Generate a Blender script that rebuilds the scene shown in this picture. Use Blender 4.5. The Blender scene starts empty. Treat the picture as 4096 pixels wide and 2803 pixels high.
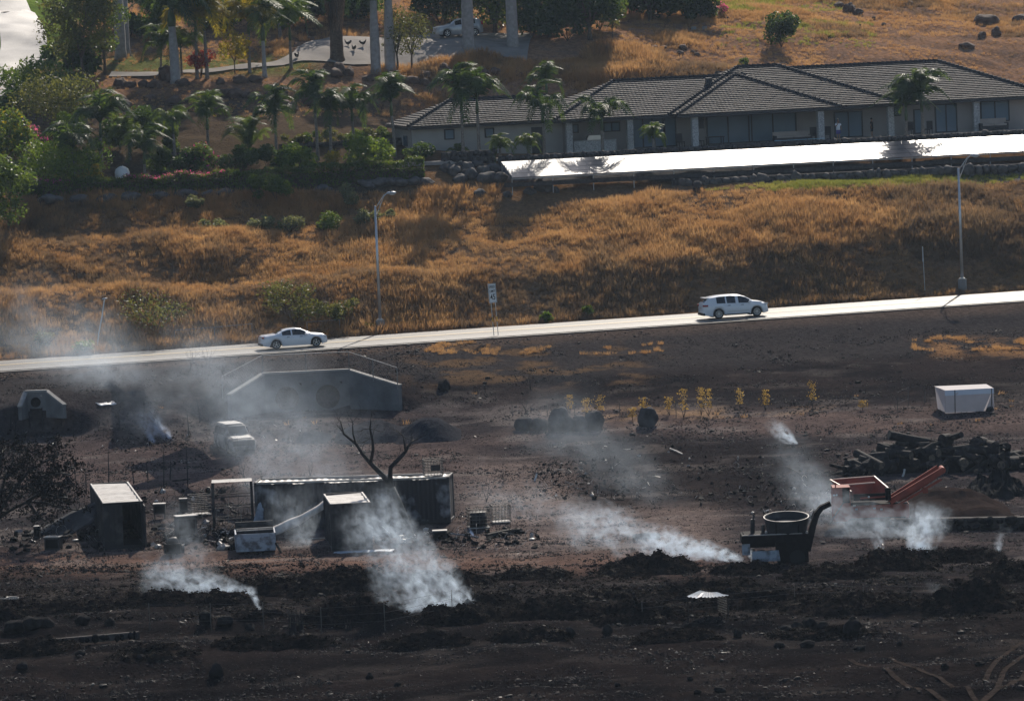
import bpy, bmesh, math, random
import numpy as np
from mathutils import Vector, Matrix, Euler, noise as mnoise
R = math.radians
rnd = random.Random(7)
nr = np.random.RandomState(11)
SC = bpy.context.scene
COL = SC.collection

# ---------------------------------------------------------------- camera, sky, sun, exposure
F, CX, CY = 19800.0, 2048.0, 1401.5          # focal length and centre in photograph pixels (4096 wide)
CAMZ, PITCH, ROLL = 35.2, R(4.6), R(2.4)
cd = bpy.data.cameras.new('camera'); cam = bpy.data.objects.new('camera', cd); COL.objects.link(cam)
CAMM = Matrix.Translation((0, 0, CAMZ)) @ Matrix.Rotation(math.pi/2 - PITCH, 4, 'X') @ Matrix.Rotation(-ROLL, 4, 'Z')
cam.matrix_world = CAMM
cd.sensor_width = 36.0; cd.lens = 36.0*F/4096.0; cd.clip_start = 1.0; cd.clip_end = 4000.0
SC.camera = cam
HAZE = .00005
SUN_EL, SUN_AZ = 35.0, 12.0                     # azimuth to the right of straight ahead
w = bpy.data.worlds.new('World'); SC.world = w; w.use_nodes = True
nt = w.node_tree; nt.nodes.clear()
sky = nt.nodes.new('ShaderNodeTexSky'); sky.sky_type = 'NISHITA'; sky.sun_disc = False
sky.sun_elevation = R(SUN_EL); sky.sun_rotation = R(SUN_AZ); sky.air_density = 1.0; sky.dust_density = 0.9; sky.ozone_density = 1.6
bg = nt.nodes.new('ShaderNodeBackground'); bg.inputs[1].default_value = 0.10
wo = nt.nodes.new('ShaderNodeOutputWorld')
nt.links.new(sky.outputs[0], bg.inputs[0]); nt.links.new(bg.outputs[0], wo.inputs[0])
sd = bpy.data.lights.new('sun', 'SUN'); sd.energy = 5.0; sd.angle = R(0.53); sd.color = (1.0, 0.91, 0.79)
sun = bpy.data.objects.new('sun', sd); COL.objects.link(sun)
SDIR = Vector((math.sin(R(SUN_AZ))*math.cos(R(SUN_EL)), math.cos(R(SUN_AZ))*math.cos(R(SUN_EL)), math.sin(R(SUN_EL))))
sun.rotation_euler = SDIR.to_track_quat('Z', 'Y').to_euler(); sun.location = SDIR*300
vs = SC.view_settings
vs.view_transform = 'Standard'; vs.look = 'None'; vs.gamma = 1.0; vs.use_curve_mapping = False
vs.exposure = 0.12
cy = SC.cycles
cy.use_denoising = True; cy.max_bounces = 6; cy.diffuse_bounces = 2; cy.glossy_bounces = 2
cy.transmission_bounces = 3; cy.volume_bounces = 1; cy.transparent_max_bounces = 6
cy.sample_clamp_indirect = 4.0; cy.sample_clamp_direct = 30.0
cy.volume_step_rate = 1.0; cy.volume_max_steps = 256

# ---------------------------------------------------------------- pixel <-> world helpers
MI = CAMM.inverted(); M3 = CAMM.to_3x3(); CPOS = Vector((0, 0, CAMZ))
def ray(px, py):
    d = M3 @ Vector(((px-CX)/F, -(py-CY)/F, -1.0))
    return d/d.y
def at(px, py, Y):
    return CPOS + ray(px, py)*Y
def proj(p):
    q = MI @ Vector(p)
    return CX - F*q.x/q.z, CY + F*q.y/q.z
A3 = np.array(MI)
def projn(X, Y, Z):
    q = [A3[i, 0]*X + A3[i, 1]*Y + A3[i, 2]*Z + A3[i, 3] for i in range(3)]
    return CX - F*q[0]/q[2], CY + F*q[1]/q[2]

# ---------------------------------------------------------------- value noise (numpy)
def vnoise(x, y, seed=0):
    xi = np.floor(x).astype(np.int64); yi = np.floor(y).astype(np.int64)
    xf = x-xi; yf = y-yi
    def h(a, b):
        n = (a*374761393 + b*668265263 + seed*1274126177) & 0xffffffff
        n = ((n ^ (n >> 13))*1274126177) & 0xffffffff
        return ((n ^ (n >> 16)) & 0xffff)/65535.0
    u = xf*xf*(3-2*xf); v = yf*yf*(3-2*yf)
    return (h(xi, yi)*(1-u)+h(xi+1, yi)*u)*(1-v) + (h(xi, yi+1)*(1-u)+h(xi+1, yi+1)*u)*v
def fbm(x, y, seed=0, oct=4):
    s = 0; a = .5
    for o in range(oct):
        s = s + a*vnoise(x*2**o, y*2**o, seed+o*17); a *= .5
    return s/(1-.5**oct)
def sstep(a, b, x):
    t = np.clip((x-a)/(b-a), 0, 1); return t*t*(3-2*t)

# ---------------------------------------------------------------- materials
MATS = {}
def mat(name, base, rough=.8, spec=.3, metal=0., var=.25, scale=1.5, col2=None, bump=0., bscale=8., trans=0., attr=None,
        trcol=None, coat=0., det=4., thr=None):
    if name in MATS: return MATS[name]
    m = bpy.data.materials.new(name); m.use_nodes = True; t = m.node_tree; N = t.nodes; K = t.links
    b = N['Principled BSDF']; out = N['Material Output']
    def inp(k, v):
        if k in b.inputs: b.inputs[k].default_value = v
    inp('Roughness', rough); inp('Specular IOR Level', spec); inp('Metallic', metal); inp('Coat Weight', coat); inp('Coat Roughness', .08)
    geo = N.new('ShaderNodeNewGeometry')
    nz = N.new('ShaderNodeTexNoise'); nz.inputs['Scale'].default_value = scale; nz.inputs['Detail'].default_value = det
    K.new(geo.outputs['Position'], nz.inputs['Vector'])
    rp = N.new('ShaderNodeValToRGB')
    lo, hi = (thr if thr else (.3, .7))
    rp.color_ramp.elements[0].position = lo; rp.color_ramp.elements[1].position = hi
    c1 = [max(0, c*(1-var)) for c in base]; c2 = [min(1, c*(1+var)) for c in base] if col2 is None else col2
    if col2 is not None: c1 = list(base)
    rp.color_ramp.elements[0].color = (*c1, 1); rp.color_ramp.elements[1].color = (*c2, 1)
    K.new(nz.outputs['Fac'], rp.inputs['Fac'])
    colout = rp.outputs['Color']
    if attr:
        a = N.new('ShaderNodeAttribute'); a.attribute_name = attr
        mx = N.new('ShaderNodeMix'); mx.data_type = 'RGBA'; mx.blend_type = 'MULTIPLY'; mx.inputs[0].default_value = 1.0
        K.new(colout, mx.inputs[6]); K.new(a.outputs['Color'], mx.inputs[7]); colout = mx.outputs[2]
    K.new(colout, b.inputs['Base Color'])
    if bump:
        bn = N.new('ShaderNodeTexNoise'); bn.inputs['Scale'].default_value = bscale; bn.inputs['Detail'].default_value = 3
        K.new(geo.outputs['Position'], bn.inputs['Vector'])
        bp = N.new('ShaderNodeBump'); bp.inputs['Strength'].default_value = bump; bp.inputs['Distance'].default_value = .1
        K.new(bn.outputs['Fac'], bp.inputs['Height']); K.new(bp.outputs['Normal'], b.inputs['Normal'])
    if trans:
        tr = N.new('ShaderNodeBsdfTranslucent'); ms = N.new('ShaderNodeMixShader'); ms.inputs[0].default_value = trans
        if trcol:
            mt = N.new('ShaderNodeMix'); mt.data_type = 'RGBA'; mt.blend_type = 'MULTIPLY'; mt.inputs[0].default_value = 1.
            K.new(colout, mt.inputs[6]); mt.inputs[7].default_value = (*trcol, 1); K.new(mt.outputs[2], tr.inputs['Color'])
        else: K.new(colout, tr.inputs['Color'])
        K.new(b.outputs[0], ms.inputs[1]); K.new(tr.outputs[0], ms.inputs[2]); K.new(ms.outputs[0], out.inputs['Surface'])
    MATS[name] = m
    return m

# ---------------------------------------------------------------- mesh builder
class MB:
    def __init__(s): s.v = []; s.f = []
    def add(s, vs_, fs_):
        o = len(s.v); s.v += [tuple(p) for p in vs_]; s.f += [tuple(i+o for i in f) for f in fs_]; return s
    def box(s, c, d, rot=None, bev=0):
        x, y, z = d[0]/2, d[1]/2, d[2]/2
        P = [Vector((i*x, j*y, k*z)) for i in (-1, 1) for j in (-1, 1) for k in (-1, 1)]
        if rot is not None:
            m = rot if isinstance(rot, Matrix) else Euler(rot).to_matrix()
            P = [m @ p for p in P]
        P = [p+Vector(c) for p in P]
        return s.add(P, [(0, 1, 3, 2), (4, 6, 7, 5), (0, 4, 5, 1), (2, 3, 7, 6), (0, 2, 6, 4), (1, 5, 7, 3)])
    def bar(s, a, b, wd, ht=None, up=(0, 0, 1)):
        a = Vector(a); b = Vector(b); d = b-a; L = d.length
        if L < 1e-6: return s
        x = d/L; u = Vector(up); 
        if abs(x.dot(u)) > .98: u = Vector((0, 1, 0))
        y = u.cross(x).normalized(); z = x.cross(y)
        m = Matrix((x, y, z)).transposed()
        return s.box((a+b)/2, (L, wd, ht or wd), m)
    def tube(s, pts, rad, n=6, cap=True):
        pts = [Vector(p) for p in pts]
        if not hasattr(rad, '__len__'): rad = [rad]*len(pts)
        vs_ = []; fs_ = []; prev = None
        for i, p in enumerate(pts):
            t = (pts[min(i+1, len(pts)-1)]-pts[max(i-1, 0)])
            if t.length < 1e-7: t = Vector((0, 0, 1))
            t.normalize()
            if prev is None:
                u = Vector((1, 0, 0)) if abs(t.x) < .9 else Vector((0, 1, 0))
                u = (u - t*u.dot(t)).normalized()
            else:
                u = prev - t*prev.dot(t)
                u = u.normalized() if u.length > 1e-6 else Vector((1, 0, 0))
            prev = u; q = t.cross(u)
            for k in range(n):
                a = 2*math.pi*k/n
                vs_.append(p + (u*math.cos(a)+q*math.sin(a))*rad[i])
        for i in range(len(pts)-1):
            for k in range(n):
                k2 = (k+1) % n
                fs_.append((i*n+k, i*n+k2, (i+1)*n+k2, (i+1)*n+k))
        if cap:
            fs_.append(tuple(range(n-1, -1, -1))); fs_.append(tuple((len(pts)-1)*n+k for k in range(n)))
        return s.add(vs_, fs_)
    def cyl(s, a, b, r0, r1=None, n=10): return s.tube([a, b], [r0, r0 if r1 is None else r1], n)
    def loft(s, secs, closed=True, cap=True):
        n = len(secs[0]); vs_ = [p for q in secs for p in q]; fs_ = []
        for i in range(len(secs)-1):
            for k in range(n if closed else n-1):
                k2 = (k+1) % n
                fs_.append((i*n+k, i*n+k2, (i+1)*n+k2, (i+1)*n+k))
        if cap: fs_.append(tuple(range(n-1, -1, -1))); fs_.append(tuple((len(secs)-1)*n+k for k in range(n)))
        return s.add(vs_, fs_)
    def prism(s, poly, a, b):            # poly: list of 2D points, a/b: functions mapping 2D -> 3D at the two ends
        n = len(poly); s.add([a(*p) for p in poly]+[b(*p) for p in poly],
            [tuple(range(n-1, -1, -1)), tuple(range(n, 2*n))]+[(i, (i+1) % n, n+(i+1) % n, n+i) for i in range(n)])
        return s
    def rock(s, c, d, seed=0, sub=2, amp=.28, freq=1.3):
        bm = bmesh.new(); bmesh.ops.create_icosphere(bm, subdivisions=sub, radius=1.0)
        off = Vector((seed*3.17, seed*1.31, seed*.77)); vs_ = []
        for v in bm.verts:
            p = v.co.normalized()
            k = 1 + amp*mnoise.noise(p*freq+off)*1.6 + amp*.5*mnoise.noise(p*freq*2.7+off)
            q = Vector((p.x*d[0]*k, p.y*d[1]*k, p.z*d[2]*k))
            vs_.append(q+Vector(c))
        fs_ = [tuple(v.index for v in f.verts) for f in bm.faces]; bm.free()
        return s.add(vs_, fs_)
    def mesh(s, name, m, smooth=False):
        me = bpy.data.meshes.new(name); me.from_pydata(s.v, [], s.f); me.update()
        if m: me.materials.append(m)
        if smooth: me.polygons.foreach_set('use_smooth', [True]*len(me.polygons))
        return me
    def build(s, name, m, parent=None, smooth=False, loc=None):
        o = bpy.data.objects.new(name, s.mesh(name, m, smooth)); COL.objects.link(o)
        if parent is not None: o.parent = parent
        if loc is not None: o.location = loc
        return o
def tag(o, label=None, cat=None, group=None, kind=None):
    if label: o['label'] = label
    if cat: o['category'] = cat
    if group: o['group'] = group
    if kind: o['kind'] = kind
    return o
def empty(name, loc, rz=0., label=None, cat=None, group=None):
    o = bpy.data.objects.new(name, None); COL.objects.link(o); o.location = loc; o.rotation_euler = (0, 0, rz)
    o.empty_display_size = .2
    return tag(o, label, cat, group)
def inst(name, me, parent, loc=(0, 0, 0), rot=(0, 0, 0), scl=(1, 1, 1)):
    o = bpy.data.objects.new(name, me); COL.objects.link(o); o.parent = parent
    o.location = loc; o.rotation_euler = rot; o.scale = scl if hasattr(scl, '__len__') else (scl,)*3
    return o
def copy_tree(o, parent=None):
    c = o.copy(); COL.objects.link(c); c.parent = parent
    for ch in list(o.children): copy_tree(ch, c)
    return c
def npmesh(name, V, Fc, m, smooth=True):
    me = bpy.data.meshes.new(name); me.from_pydata(V.tolist() if hasattr(V, 'tolist') else V, [], Fc.tolist() if hasattr(Fc, 'tolist') else Fc); me.update()
    if m: me.materials.append(m)
    if smooth: me.polygons.foreach_set('use_smooth', [True]*len(me.polygons))
    return me

# point scatter with geometry nodes: one object of kind "stuff"
def scatter(name, pts, rot, scl, idx, sources, label, cat):
    me = bpy.data.meshes.new(name); me.vertices.add(len(pts)); me.vertices.foreach_set('co', np.asarray(pts, dtype=np.float32).ravel())
    a = me.attributes.new('rot', 'FLOAT_VECTOR', 'POINT'); a.data.foreach_set('vector', np.asarray(rot, dtype=np.float32).ravel())
    a = me.attributes.new('scl', 'FLOAT_VECTOR', 'POINT'); a.data.foreach_set('vector', np.asarray(scl, dtype=np.float32).ravel())
    a = me.attributes.new('idx', 'INT', 'POINT'); a.data.foreach_set('value', np.asarray(idx, dtype=np.int32))
    o = bpy.data.objects.new(name, me); COL.objects.link(o); tag(o, label, cat, kind='stuff')
    g = bpy.data.node_groups.new(name, 'GeometryNodeTree')
    g.interface.new_socket('Geometry', in_out='INPUT', socket_type='NodeSocketGeometry')
    g.interface.new_socket('Geometry', in_out='OUTPUT', socket_type='NodeSocketGeometry')
    N = g.nodes; K = g.links; gi = N.new('NodeGroupInput'); go = N.new('NodeGroupOutput')
    jn = N.new('GeometryNodeGeometryToInstance')
    iop = N.new('GeometryNodeInstanceOnPoints'); iop.inputs['Pick Instance'].default_value = True
    for s_ in reversed(sources):
        oi = N.new('GeometryNodeObjectInfo'); oi.inputs['Object'].default_value = s_; oi.inputs['As Instance'].default_value = True
        K.new(oi.outputs['Geometry'], jn.inputs[0])
    K.new(gi.outputs[0], iop.inputs['Points']); K.new(jn.outputs[0], iop.inputs['Instance'])
    def named(n, ty):
        q = N.new('GeometryNodeInputNamedAttribute'); q.data_type = ty; q.inputs[0].default_value = n; return q.outputs[0]
    K.new(named('idx', 'INT'), iop.inputs['Instance Index'])
    er = N.new('FunctionNodeEulerToRotation'); K.new(named('rot', 'FLOAT_VECTOR'), er.inputs[0]); K.new(er.outputs[0], iop.inputs['Rotation'])
    K.new(named('scl', 'FLOAT_VECTOR'), iop.inputs['Scale']); K.new(iop.outputs[0], go.inputs[0])
    md = o.modifiers.new('scatter', 'NODES'); md.node_group = g
    return o
def source(name, mb, m):                      # an unlinked object that is only an instance source
    return bpy.data.objects.new(name, mb.mesh(name, m))
# ================================================================ terrain: feature lines from near to far
PXC = [-700, 0, 1024, 2048, 3072, 4096, 4800]
def road_y(X): return 377.0 + .24*X
def road_z(X): return 6.42 + .0085*X
def zray(px, py, Y): return at(px, py, Y).z
def line_px(vals):        # vals: (py, Y) at px 0,1024,2048,3072,4096
    P = [at(px, py, Y) for px, (py, Y) in zip([0, 1024, 2048, 3072, 4096], vals)]
    return [p.x for p in P], [p.y for p in P], [p.z for p in P]
def line_fn(fy, fz):
    xs = list(range(-70, 71, 10)); return xs, [fy(x) for x in xs], [fz(x) for x in xs]
LINES = [
    line_fn(lambda x: 150, lambda x: -.6), line_fn(lambda x: 236, lambda x: 0), line_fn(lambda x: 300, lambda x: 0.),
    line_fn(lambda x: 335, lambda x: 1.6),
    line_fn(lambda x: road_y(x)-27, lambda x: 2.4 if x < -6 else min(3.4, 2.4+(x+6)*.06)),
    line_fn(lambda x: road_y(x)-18.3, lambda x: 5.15 if x < -6 else max(4.4, 5.15-(x+6)*.12)),
    line_fn(lambda x: road_y(x)-12, lambda x: 5.6 if x < -6 else max(5.2, 5.6-(x+6)*.06)),
    line_fn(lambda x: road_y(x)-6.0, lambda x: road_z(x)-.25),
    line_fn(lambda x: road_y(x)-5.0, lambda x: road_z(x)-.06), line_fn(lambda x: road_y(x)+4.9, lambda x: road_z(x)-.06),
    line_fn(lambda x: road_y(x)+6.5, lambda x: road_z(x)),
    line_px([(1180, 381), (1130, 385.5), (1100, 389), (985, 394.2), (960, 398.6)]),
    line_px([(1172, 385.5), (1122, 389.5), (1040, 393), (930, 396.5), (880, 401)]),
    line_px([(985, 392), (930, 398), (880, 402.5), (752, 404.5), (722, 409)]),
    line_px([(967, 396.3), (911, 402.0), (835, 405), (728, 407.5), (690, 412)]),
    line_px([(922, 397.4), (872, 402.9), (800, 406.5), (722, 409), (670, 414)]),
    line_px([(805, 402), (800, 405.5), (728, 409.5), (715, 411), (640, 417.5)]),
    line_px([(660, 412), (660, 413), (628, 414.5), (603, 416.5), (556, 422)]),
    line_px([(500, 425), (560, 421), (622, 416.5), (596, 419.5), (549, 424.5)]),
    line_px([(330, 440), (330, 440), (560, 446), (535, 448), (500, 452)]),
    line_px([(230, 449), (250, 448), (300, 452), (300, 457), (380, 462)]),
    line_px([(130, 458), (190, 456), (160, 461), (150, 472), (180, 478)]),
    line_px([(-60, 480), (20, 480), (0, 490), (10, 495), (20, 505)]),
    line_fn(lambda x: 620, lambda x: 47.), line_fn(lambda x: 900, lambda x: 66.), line_fn(lambda x: 1600, lambda x: 90.)]
def seg(a, b, s): return list(np.arange(a, b, s))
GX = np.array(sorted(set([-1500, -800, -400, -200, -120, -90, -75] + seg(-66, 66.01, .5) + [75, 90, 120, 200, 400, 800, 1500])), dtype=float)
GY = np.array([-900, -400, -100, 60, 120, 160, 190, 205] + seg(215, 300, .5) + seg(300, 500, .4) + seg(500, 560, 3) + [580, 620, 680, 760, 900, 1200, 1600], dtype=float)
GZ = np.zeros((len(GX), len(GY)))
for i, X in enumerate(GX):
    xc = min(max(X, -66), 66)
    ly = [np.interp(xc, L[0], L[1]) for L in LINES]; lz = [np.interp(xc, L[0], L[2]) for L in LINES]
    GZ[i] = np.interp(GY, ly, lz)
XX, YY = np.meshgrid(GX, GY, indexing='ij')
dr = YY - (377.0+.24*np.clip(XX, -80, 80))
def smooth(Z, n):
    for _ in range(n):
        Z = Z.copy(); Z[1:-1] = .5*Z[1:-1]+.25*(Z[:-2]+Z[2:]); Z[:, 1:-1] = .5*Z[:, 1:-1]+.25*(Z[:, :-2]+Z[:, 2:])
    return Z
GZs = smooth(GZ, 5)
offroad = sstep(5.2, 8.5, np.abs(dr+.1))
GZ = GZ*(1-offroad) + GZs*offroad
dense = (np.abs(XX) < 66) & (YY > 214) & (YY < 520)
amp = np.where(dr < 0, .10, .28)*offroad
pad = sstep(-6, -2, XX)*sstep(408, 412, YY-.22*XX)*(1-sstep(440, 446, YY-.22*XX))
amp = amp*(1-.85*pad)
GZ = GZ + amp*(fbm(XX*.35, YY*.35, 3, 4)-.5)*2*dense
hump = sstep(6, 12, dr)*(1-sstep(24, 30, dr))
GZ = GZ + hump*(fbm(XX*.09, YY*.16, 9, 3)-.5)*1.5*(1-sstep(8, 20, XX)*.5)*dense      # terraced, uneven cut slope
fg = (1-sstep(262, 290, YY))*dense
GZ = GZ + fg*(fbm(XX*.05+3, YY*.33, 77, 3)-.5)*1.0 + fg*((fbm(XX*.16, YY*.22, 21, 4)-.5)*.7 + (fbm(XX*1.1, YY*.9, 5, 3)-.5)*.16)
ridge_ = sstep(276, 282, YY)*(1-sstep(345, 352, YY))*dense; GZ = GZ + ridge_*(fbm(XX*.09, YY*.3, 79, 4)-.5)*.45
back = sstep(440, 452, YY)*dense
GZ = GZ + back*(fbm(XX*.1, YY*.14, 31, 4)-.5)*1.3
def carve(cx, y0, z0, hw0, hw1, dep):
    global GZ
    k = np.clip((y0-YY)/dep, 0, 1); hwid = hw0+(hw1-hw0)*k
    m_ = (YY < y0+.15) & (YY > y0-dep-9)
    tgt = z0 - .10*np.maximum(0, y0-YY-dep)
    soft = .02+2.6*np.clip((y0-dep+.4-YY)/2.5, 0, 1); wt = 1-sstep(0, 1, (np.abs(XX-cx)-hwid)/soft)
    GZ = np.where(m_, GZ*(1-wt)+np.minimum(GZ, tgt)*wt, GZ)
carve(-14.45, 354.6, 2.95, 3.75, 7.1, 3.2); carve(-33.4, 349.2, 2.75, 1.0, 2.5, 1.4)
def zt(X, Y):
    X = np.asarray(X, dtype=float); Y = np.asarray(Y, dtype=float)
    i = np.clip(np.searchsorted(GX, X)-1, 0, len(GX)-2); j = np.clip(np.searchsorted(GY, Y)-1, 0, len(GY)-2)
    u = np.clip((X-GX[i])/(GX[i+1]-GX[i]), 0, 1); v = np.clip((Y-GY[j])/(GY[j+1]-GY[j]), 0, 1)
    return (GZ[i, j]*(1-u)+GZ[i+1, j]*u)*(1-v)+(GZ[i, j+1]*(1-u)+GZ[i+1, j+1]*u)*v
def zg(x, y): return float(zt(x, y))
_YS = np.arange(216, 640, .2)
def ground(px, py, lo=216.):
    d = ray(px, py); Ys = _YS[_YS >= lo]
    h = CAMZ + d.z*Ys - zt(d.x*Ys, Ys)
    k = np.argmax(h < 0)
    Y = Ys[k] if h[k] < 0 else 640.
    if k > 0 and h[k] < 0: Y = Ys[k-1] + .2*h[k-1]/(h[k-1]-h[k])
    return Vector((d.x*Y, Y, zg(d.x*Y, Y)))
def S(Y): return F/Y                       # photograph pixels per metre at distance Y

# ---------------------------------------------------------------- ground cover zones (albedo), as vertex colours
PX, PY = projn(XX, YY, GZ)
n1 = fbm(XX*.12, YY*.2, 41, 4); n2 = fbm(XX*.5, YY*.6, 43, 4); n3 = fbm(XX*1.6, YY*1.6, 47, 3)
def mixc(C, c, w_): return C*(1-w_[..., None]) + np.array(c)*w_[..., None]
char = np.array([.0175, .0165, .018]); C = np.ones(XX.shape+(3,))*char
C = mixc(C, [.032, .027, .027], sstep(.5, .68, n1)*.75)                          # bare red-brown soil
C = mixc(C, [.046, .038, .036], sstep(.55, .8, n2)*.5)
bl = lambda x0, x1, y0, y1, sx, sy: sstep(x0-sx, x0+sx, PX)*(1-sstep(x1-sx, x1+sx, PX))*sstep(y0-sy, y0+sy, PY)*(1-sstep(y1-sy, y1+sy, PY))
# lighter worked yard between containers and the mulch rows
C = mixc(C, [.085, .056, .044], bl(-200, 2900, 2215, 2300, 150, 40)*(.45+.5*n2))
C = mixc(C, [.105, .086, .078], bl(1850, 2900, 1850, 2200, 120, 60)*(.25+.6*n2))  # yard centre: pale dust plus smoke haze, both put into the soil colour
C = mixc(C, [.058, .045, .042], bl(200, 1900, 1750, 1960, 200, 50)*(.2+.6*n2))
C = mixc(C, [.064, .049, .044], bl(2100, 4300, 1640, 1730, 150, 30)*(.3+.6*n2))
C = mixc(C, [.013, .012, .013], bl(2300, 3300, 1760, 2030, 130, 40)*.85)         # ash and burnt debris bed
C = mixc(C, [.012, .011, .011], bl(-500, 4600, 2330, 2480, 300, 30)*.6)
C = mixc(C, [.085, .078, .074], sstep(.58, .72, fbm(XX*.22, YY*.5, 93, 4))*.45*(dr < -9))
burnb = (dr < -5.2)*sstep(-40, -36, dr)
C = mixc(C, [.044, .042, .043], burnb*sstep(-22, -17, dr)*.85)                    # grey ash slope below the road
C = mixc(C, [.085, .068, .058], burnb*sstep(-9.5, -6.5, dr-3*(n1-.5))*.85)           # road verge
C = mixc(C, [.11, .075, .045], burnb*bl(1650, 2600, 1380, 1540, 150, 40)*sstep(.52, .66, n2)*.9)
C = mixc(C, [.26, .15, .07], burnb*bl(3700, 4300, 1360, 1420, 120, 30)*sstep(.4, .6, n2)*.9)
C = mixc(C, [.12, .085, .055], burnb*bl(2300, 4300, 1630, 1680, 200, 25)*sstep(.5, .62, n2)*.8)
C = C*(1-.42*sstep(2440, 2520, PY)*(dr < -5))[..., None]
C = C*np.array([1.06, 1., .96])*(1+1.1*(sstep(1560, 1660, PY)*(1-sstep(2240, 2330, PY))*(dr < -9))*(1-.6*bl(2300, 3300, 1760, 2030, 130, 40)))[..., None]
hill = (dr > 4.9)*1.0
C = mixc(C, [.21, .125, .065], hill*(.75+.25*n2))
C = mixc(C, [.12, .085, .06], hill*sstep(.5, .7, n2)*.6)
up = hill*sstep(426, 436, YY-.22*XX)
C = mixc(C, [.27, .155, .095], up*(.5+.5*n1))
C = mixc(C, [.20, .135, .10], up*sstep(.5, .7, n3)*.7)
C = mixc(C, [.13, .10, .075], up*bl(200, 1500, 100, 300, 200, 50)*.6)
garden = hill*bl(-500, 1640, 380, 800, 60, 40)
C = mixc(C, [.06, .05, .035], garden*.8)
C = mixc(C, [.14, .20, .04], hill*bl(-400, 300, -200, 230, 20, 30))               # lawn by the curved drive
C = mixc(C, [.12, .17, .035], hill*bl(430, 1250, 220, 300, 60, 20)*.6)
C = mixc(C, [.12, .12, .125], hill*bl(1980, 4300, 655, 726, 60, 8)*(1-sstep(412, 414, YY-.22*XX)))   # gravel track in front of the panels
C = mixc(C, [.16, .20, .045], hill*bl(2750, 4300, 690, 742, 60, 6)*sstep(403.2, 404.2, YY-.12*(XX-20))*.0)
me = bpy.data.meshes.new('ground')
nX, nY = len(GX), len(GY)
V = np.stack([XX, YY, GZ], -1).reshape(-1, 3)
I = np.arange(nX*nY).reshape(nX, nY)
Fq = np.stack([I[:-1, :-1], I[1:, :-1], I[1:, 1:], I[:-1, 1:]], -1).reshape(-1, 4)
me.vertices.add(len(V)); me.vertices.foreach_set('co', V.astype(np.float32).ravel())
me.loops.add(Fq.size); me.loops.foreach_set('vertex_index', Fq.astype(np.int32).ravel())
me.polygons.add(len(Fq)); me.polygons.foreach_set('loop_start', np.arange(0, Fq.size, 4, dtype=np.int32))
me.polygons.foreach_set('use_smooth', np.ones(len(Fq), dtype=bool))
me.update(); me.validate()
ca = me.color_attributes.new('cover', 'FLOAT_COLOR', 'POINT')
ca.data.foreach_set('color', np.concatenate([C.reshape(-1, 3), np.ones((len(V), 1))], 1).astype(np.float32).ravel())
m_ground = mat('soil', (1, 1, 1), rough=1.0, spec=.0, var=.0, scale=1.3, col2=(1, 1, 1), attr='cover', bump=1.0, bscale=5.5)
# fine mottling on top of the cover colour
t_ = m_ground.node_tree; r_ = [n for n in t_.nodes if n.type == 'VALTORGB'][0]
r_.color_ramp.elements[0].color = (.5, .5, .52, 1); r_.color_ramp.elements[1].color = (1.5, 1.45, 1.4, 1)
n_ = [n for n in t_.nodes if n.type == 'TEX_NOISE'][0]; n_.inputs['Scale'].default_value = 2.6; n_.inputs['Detail'].default_value = 8; n_.inputs['Roughness'].default_value = .75
me.materials.append(m_ground)
ground_o = bpy.data.objects.new('ground', me); COL.objects.link(ground_o); tag(ground_o, kind='structure')

# ---------------------------------------------------------------- highway
def strip(name, o0, o1, dz, m, x0=-75, x1=75, step=1.0, kind='structure', parent=None, th=.0):
    mb = MB(); xs = np.arange(x0, x1+.01, step); vs_ = []; fs_ = []
    for X in xs:
        for o in (o0, o1):
            vs_.append((X - .24*o*.945, road_y(X)+o*.97, road_z(X)+dz - abs(o)*.015))
    for i in range(len(xs)-1): fs_.append((2*i, 2*i+2, 2*i+3, 2*i+1))
    mb.add(vs_, fs_); o = mb.build(name, m, parent)
    if kind and parent is None: tag(o, kind=kind)
    return o
m_asph = mat('asphalt', (.075, .073, .072), rough=.42, spec=.55, var=.2, scale=.9, bump=.12, bscale=14)
m_shoul = mat('worn_shoulder', (.16, .145, .13), rough=.75, spec=.3, var=.2, scale=1.2, bump=.3, bscale=12)
m_line = mat('road_paint', (.75, .74, .70), rough=.45, spec=.5, var=.12, scale=5)
m_yel = mat('yellow_road_paint', (.70, .45, .06), rough=.5, spec=.4, var=.12, scale=5)
strip('highway', -4.55, 4.55, .02, m_asph)
tag(strip('highway_shoulder', -5.35, -4.55, .012, m_shoul), kind='structure'); tag(strip('highway_shoulder', 4.55, 5.1, .012, m_shoul), kind='structure')
strip('edge_line', -3.55, -3.42, .026, m_line); strip('edge_line', 3.42, 3.55, .026, m_line)
strip('centre_line', -.22, -.10, .026, m_yel); strip('centre_line', .10, .22, .026, m_yel)
# ================================================================ hillside house, terrace wall, solar array
PSI = R(13.0); HO = at(2800, 560, 419.0); HO.z = 0
HDX = Vector((math.cos(PSI), math.sin(PSI), 0)); HDN = Vector((-math.sin(PSI), math.cos(PSI), 0))
FLZ = 18.05; EAVE = 20.86
def fac(px, py, dep=0.):                    # photograph pixel -> (local x, world z) on the facade plane at that depth
    d = ray(px, py); t = (dep-(CPOS-HO).dot(HDN))/d.dot(HDN); p = CPOS+d*t
    return (p-HO).dot(HDX), p.z
house = empty('ranch_house', HO + Vector((0, 0, FLZ)), PSI, 'long single storey house with grey tiled hip roofs above the solar panels', 'house')
m_stucco = mat('taupe_stucco', (.30, .27, .25), rough=.9, spec=.2, var=.08, scale=.8, bump=.1, bscale=30)
m_pale = mat('pale_stucco', (.37, .35, .33), rough=.9, spec=.2, var=.08, scale=.8, bump=.1, bscale=30)
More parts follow.
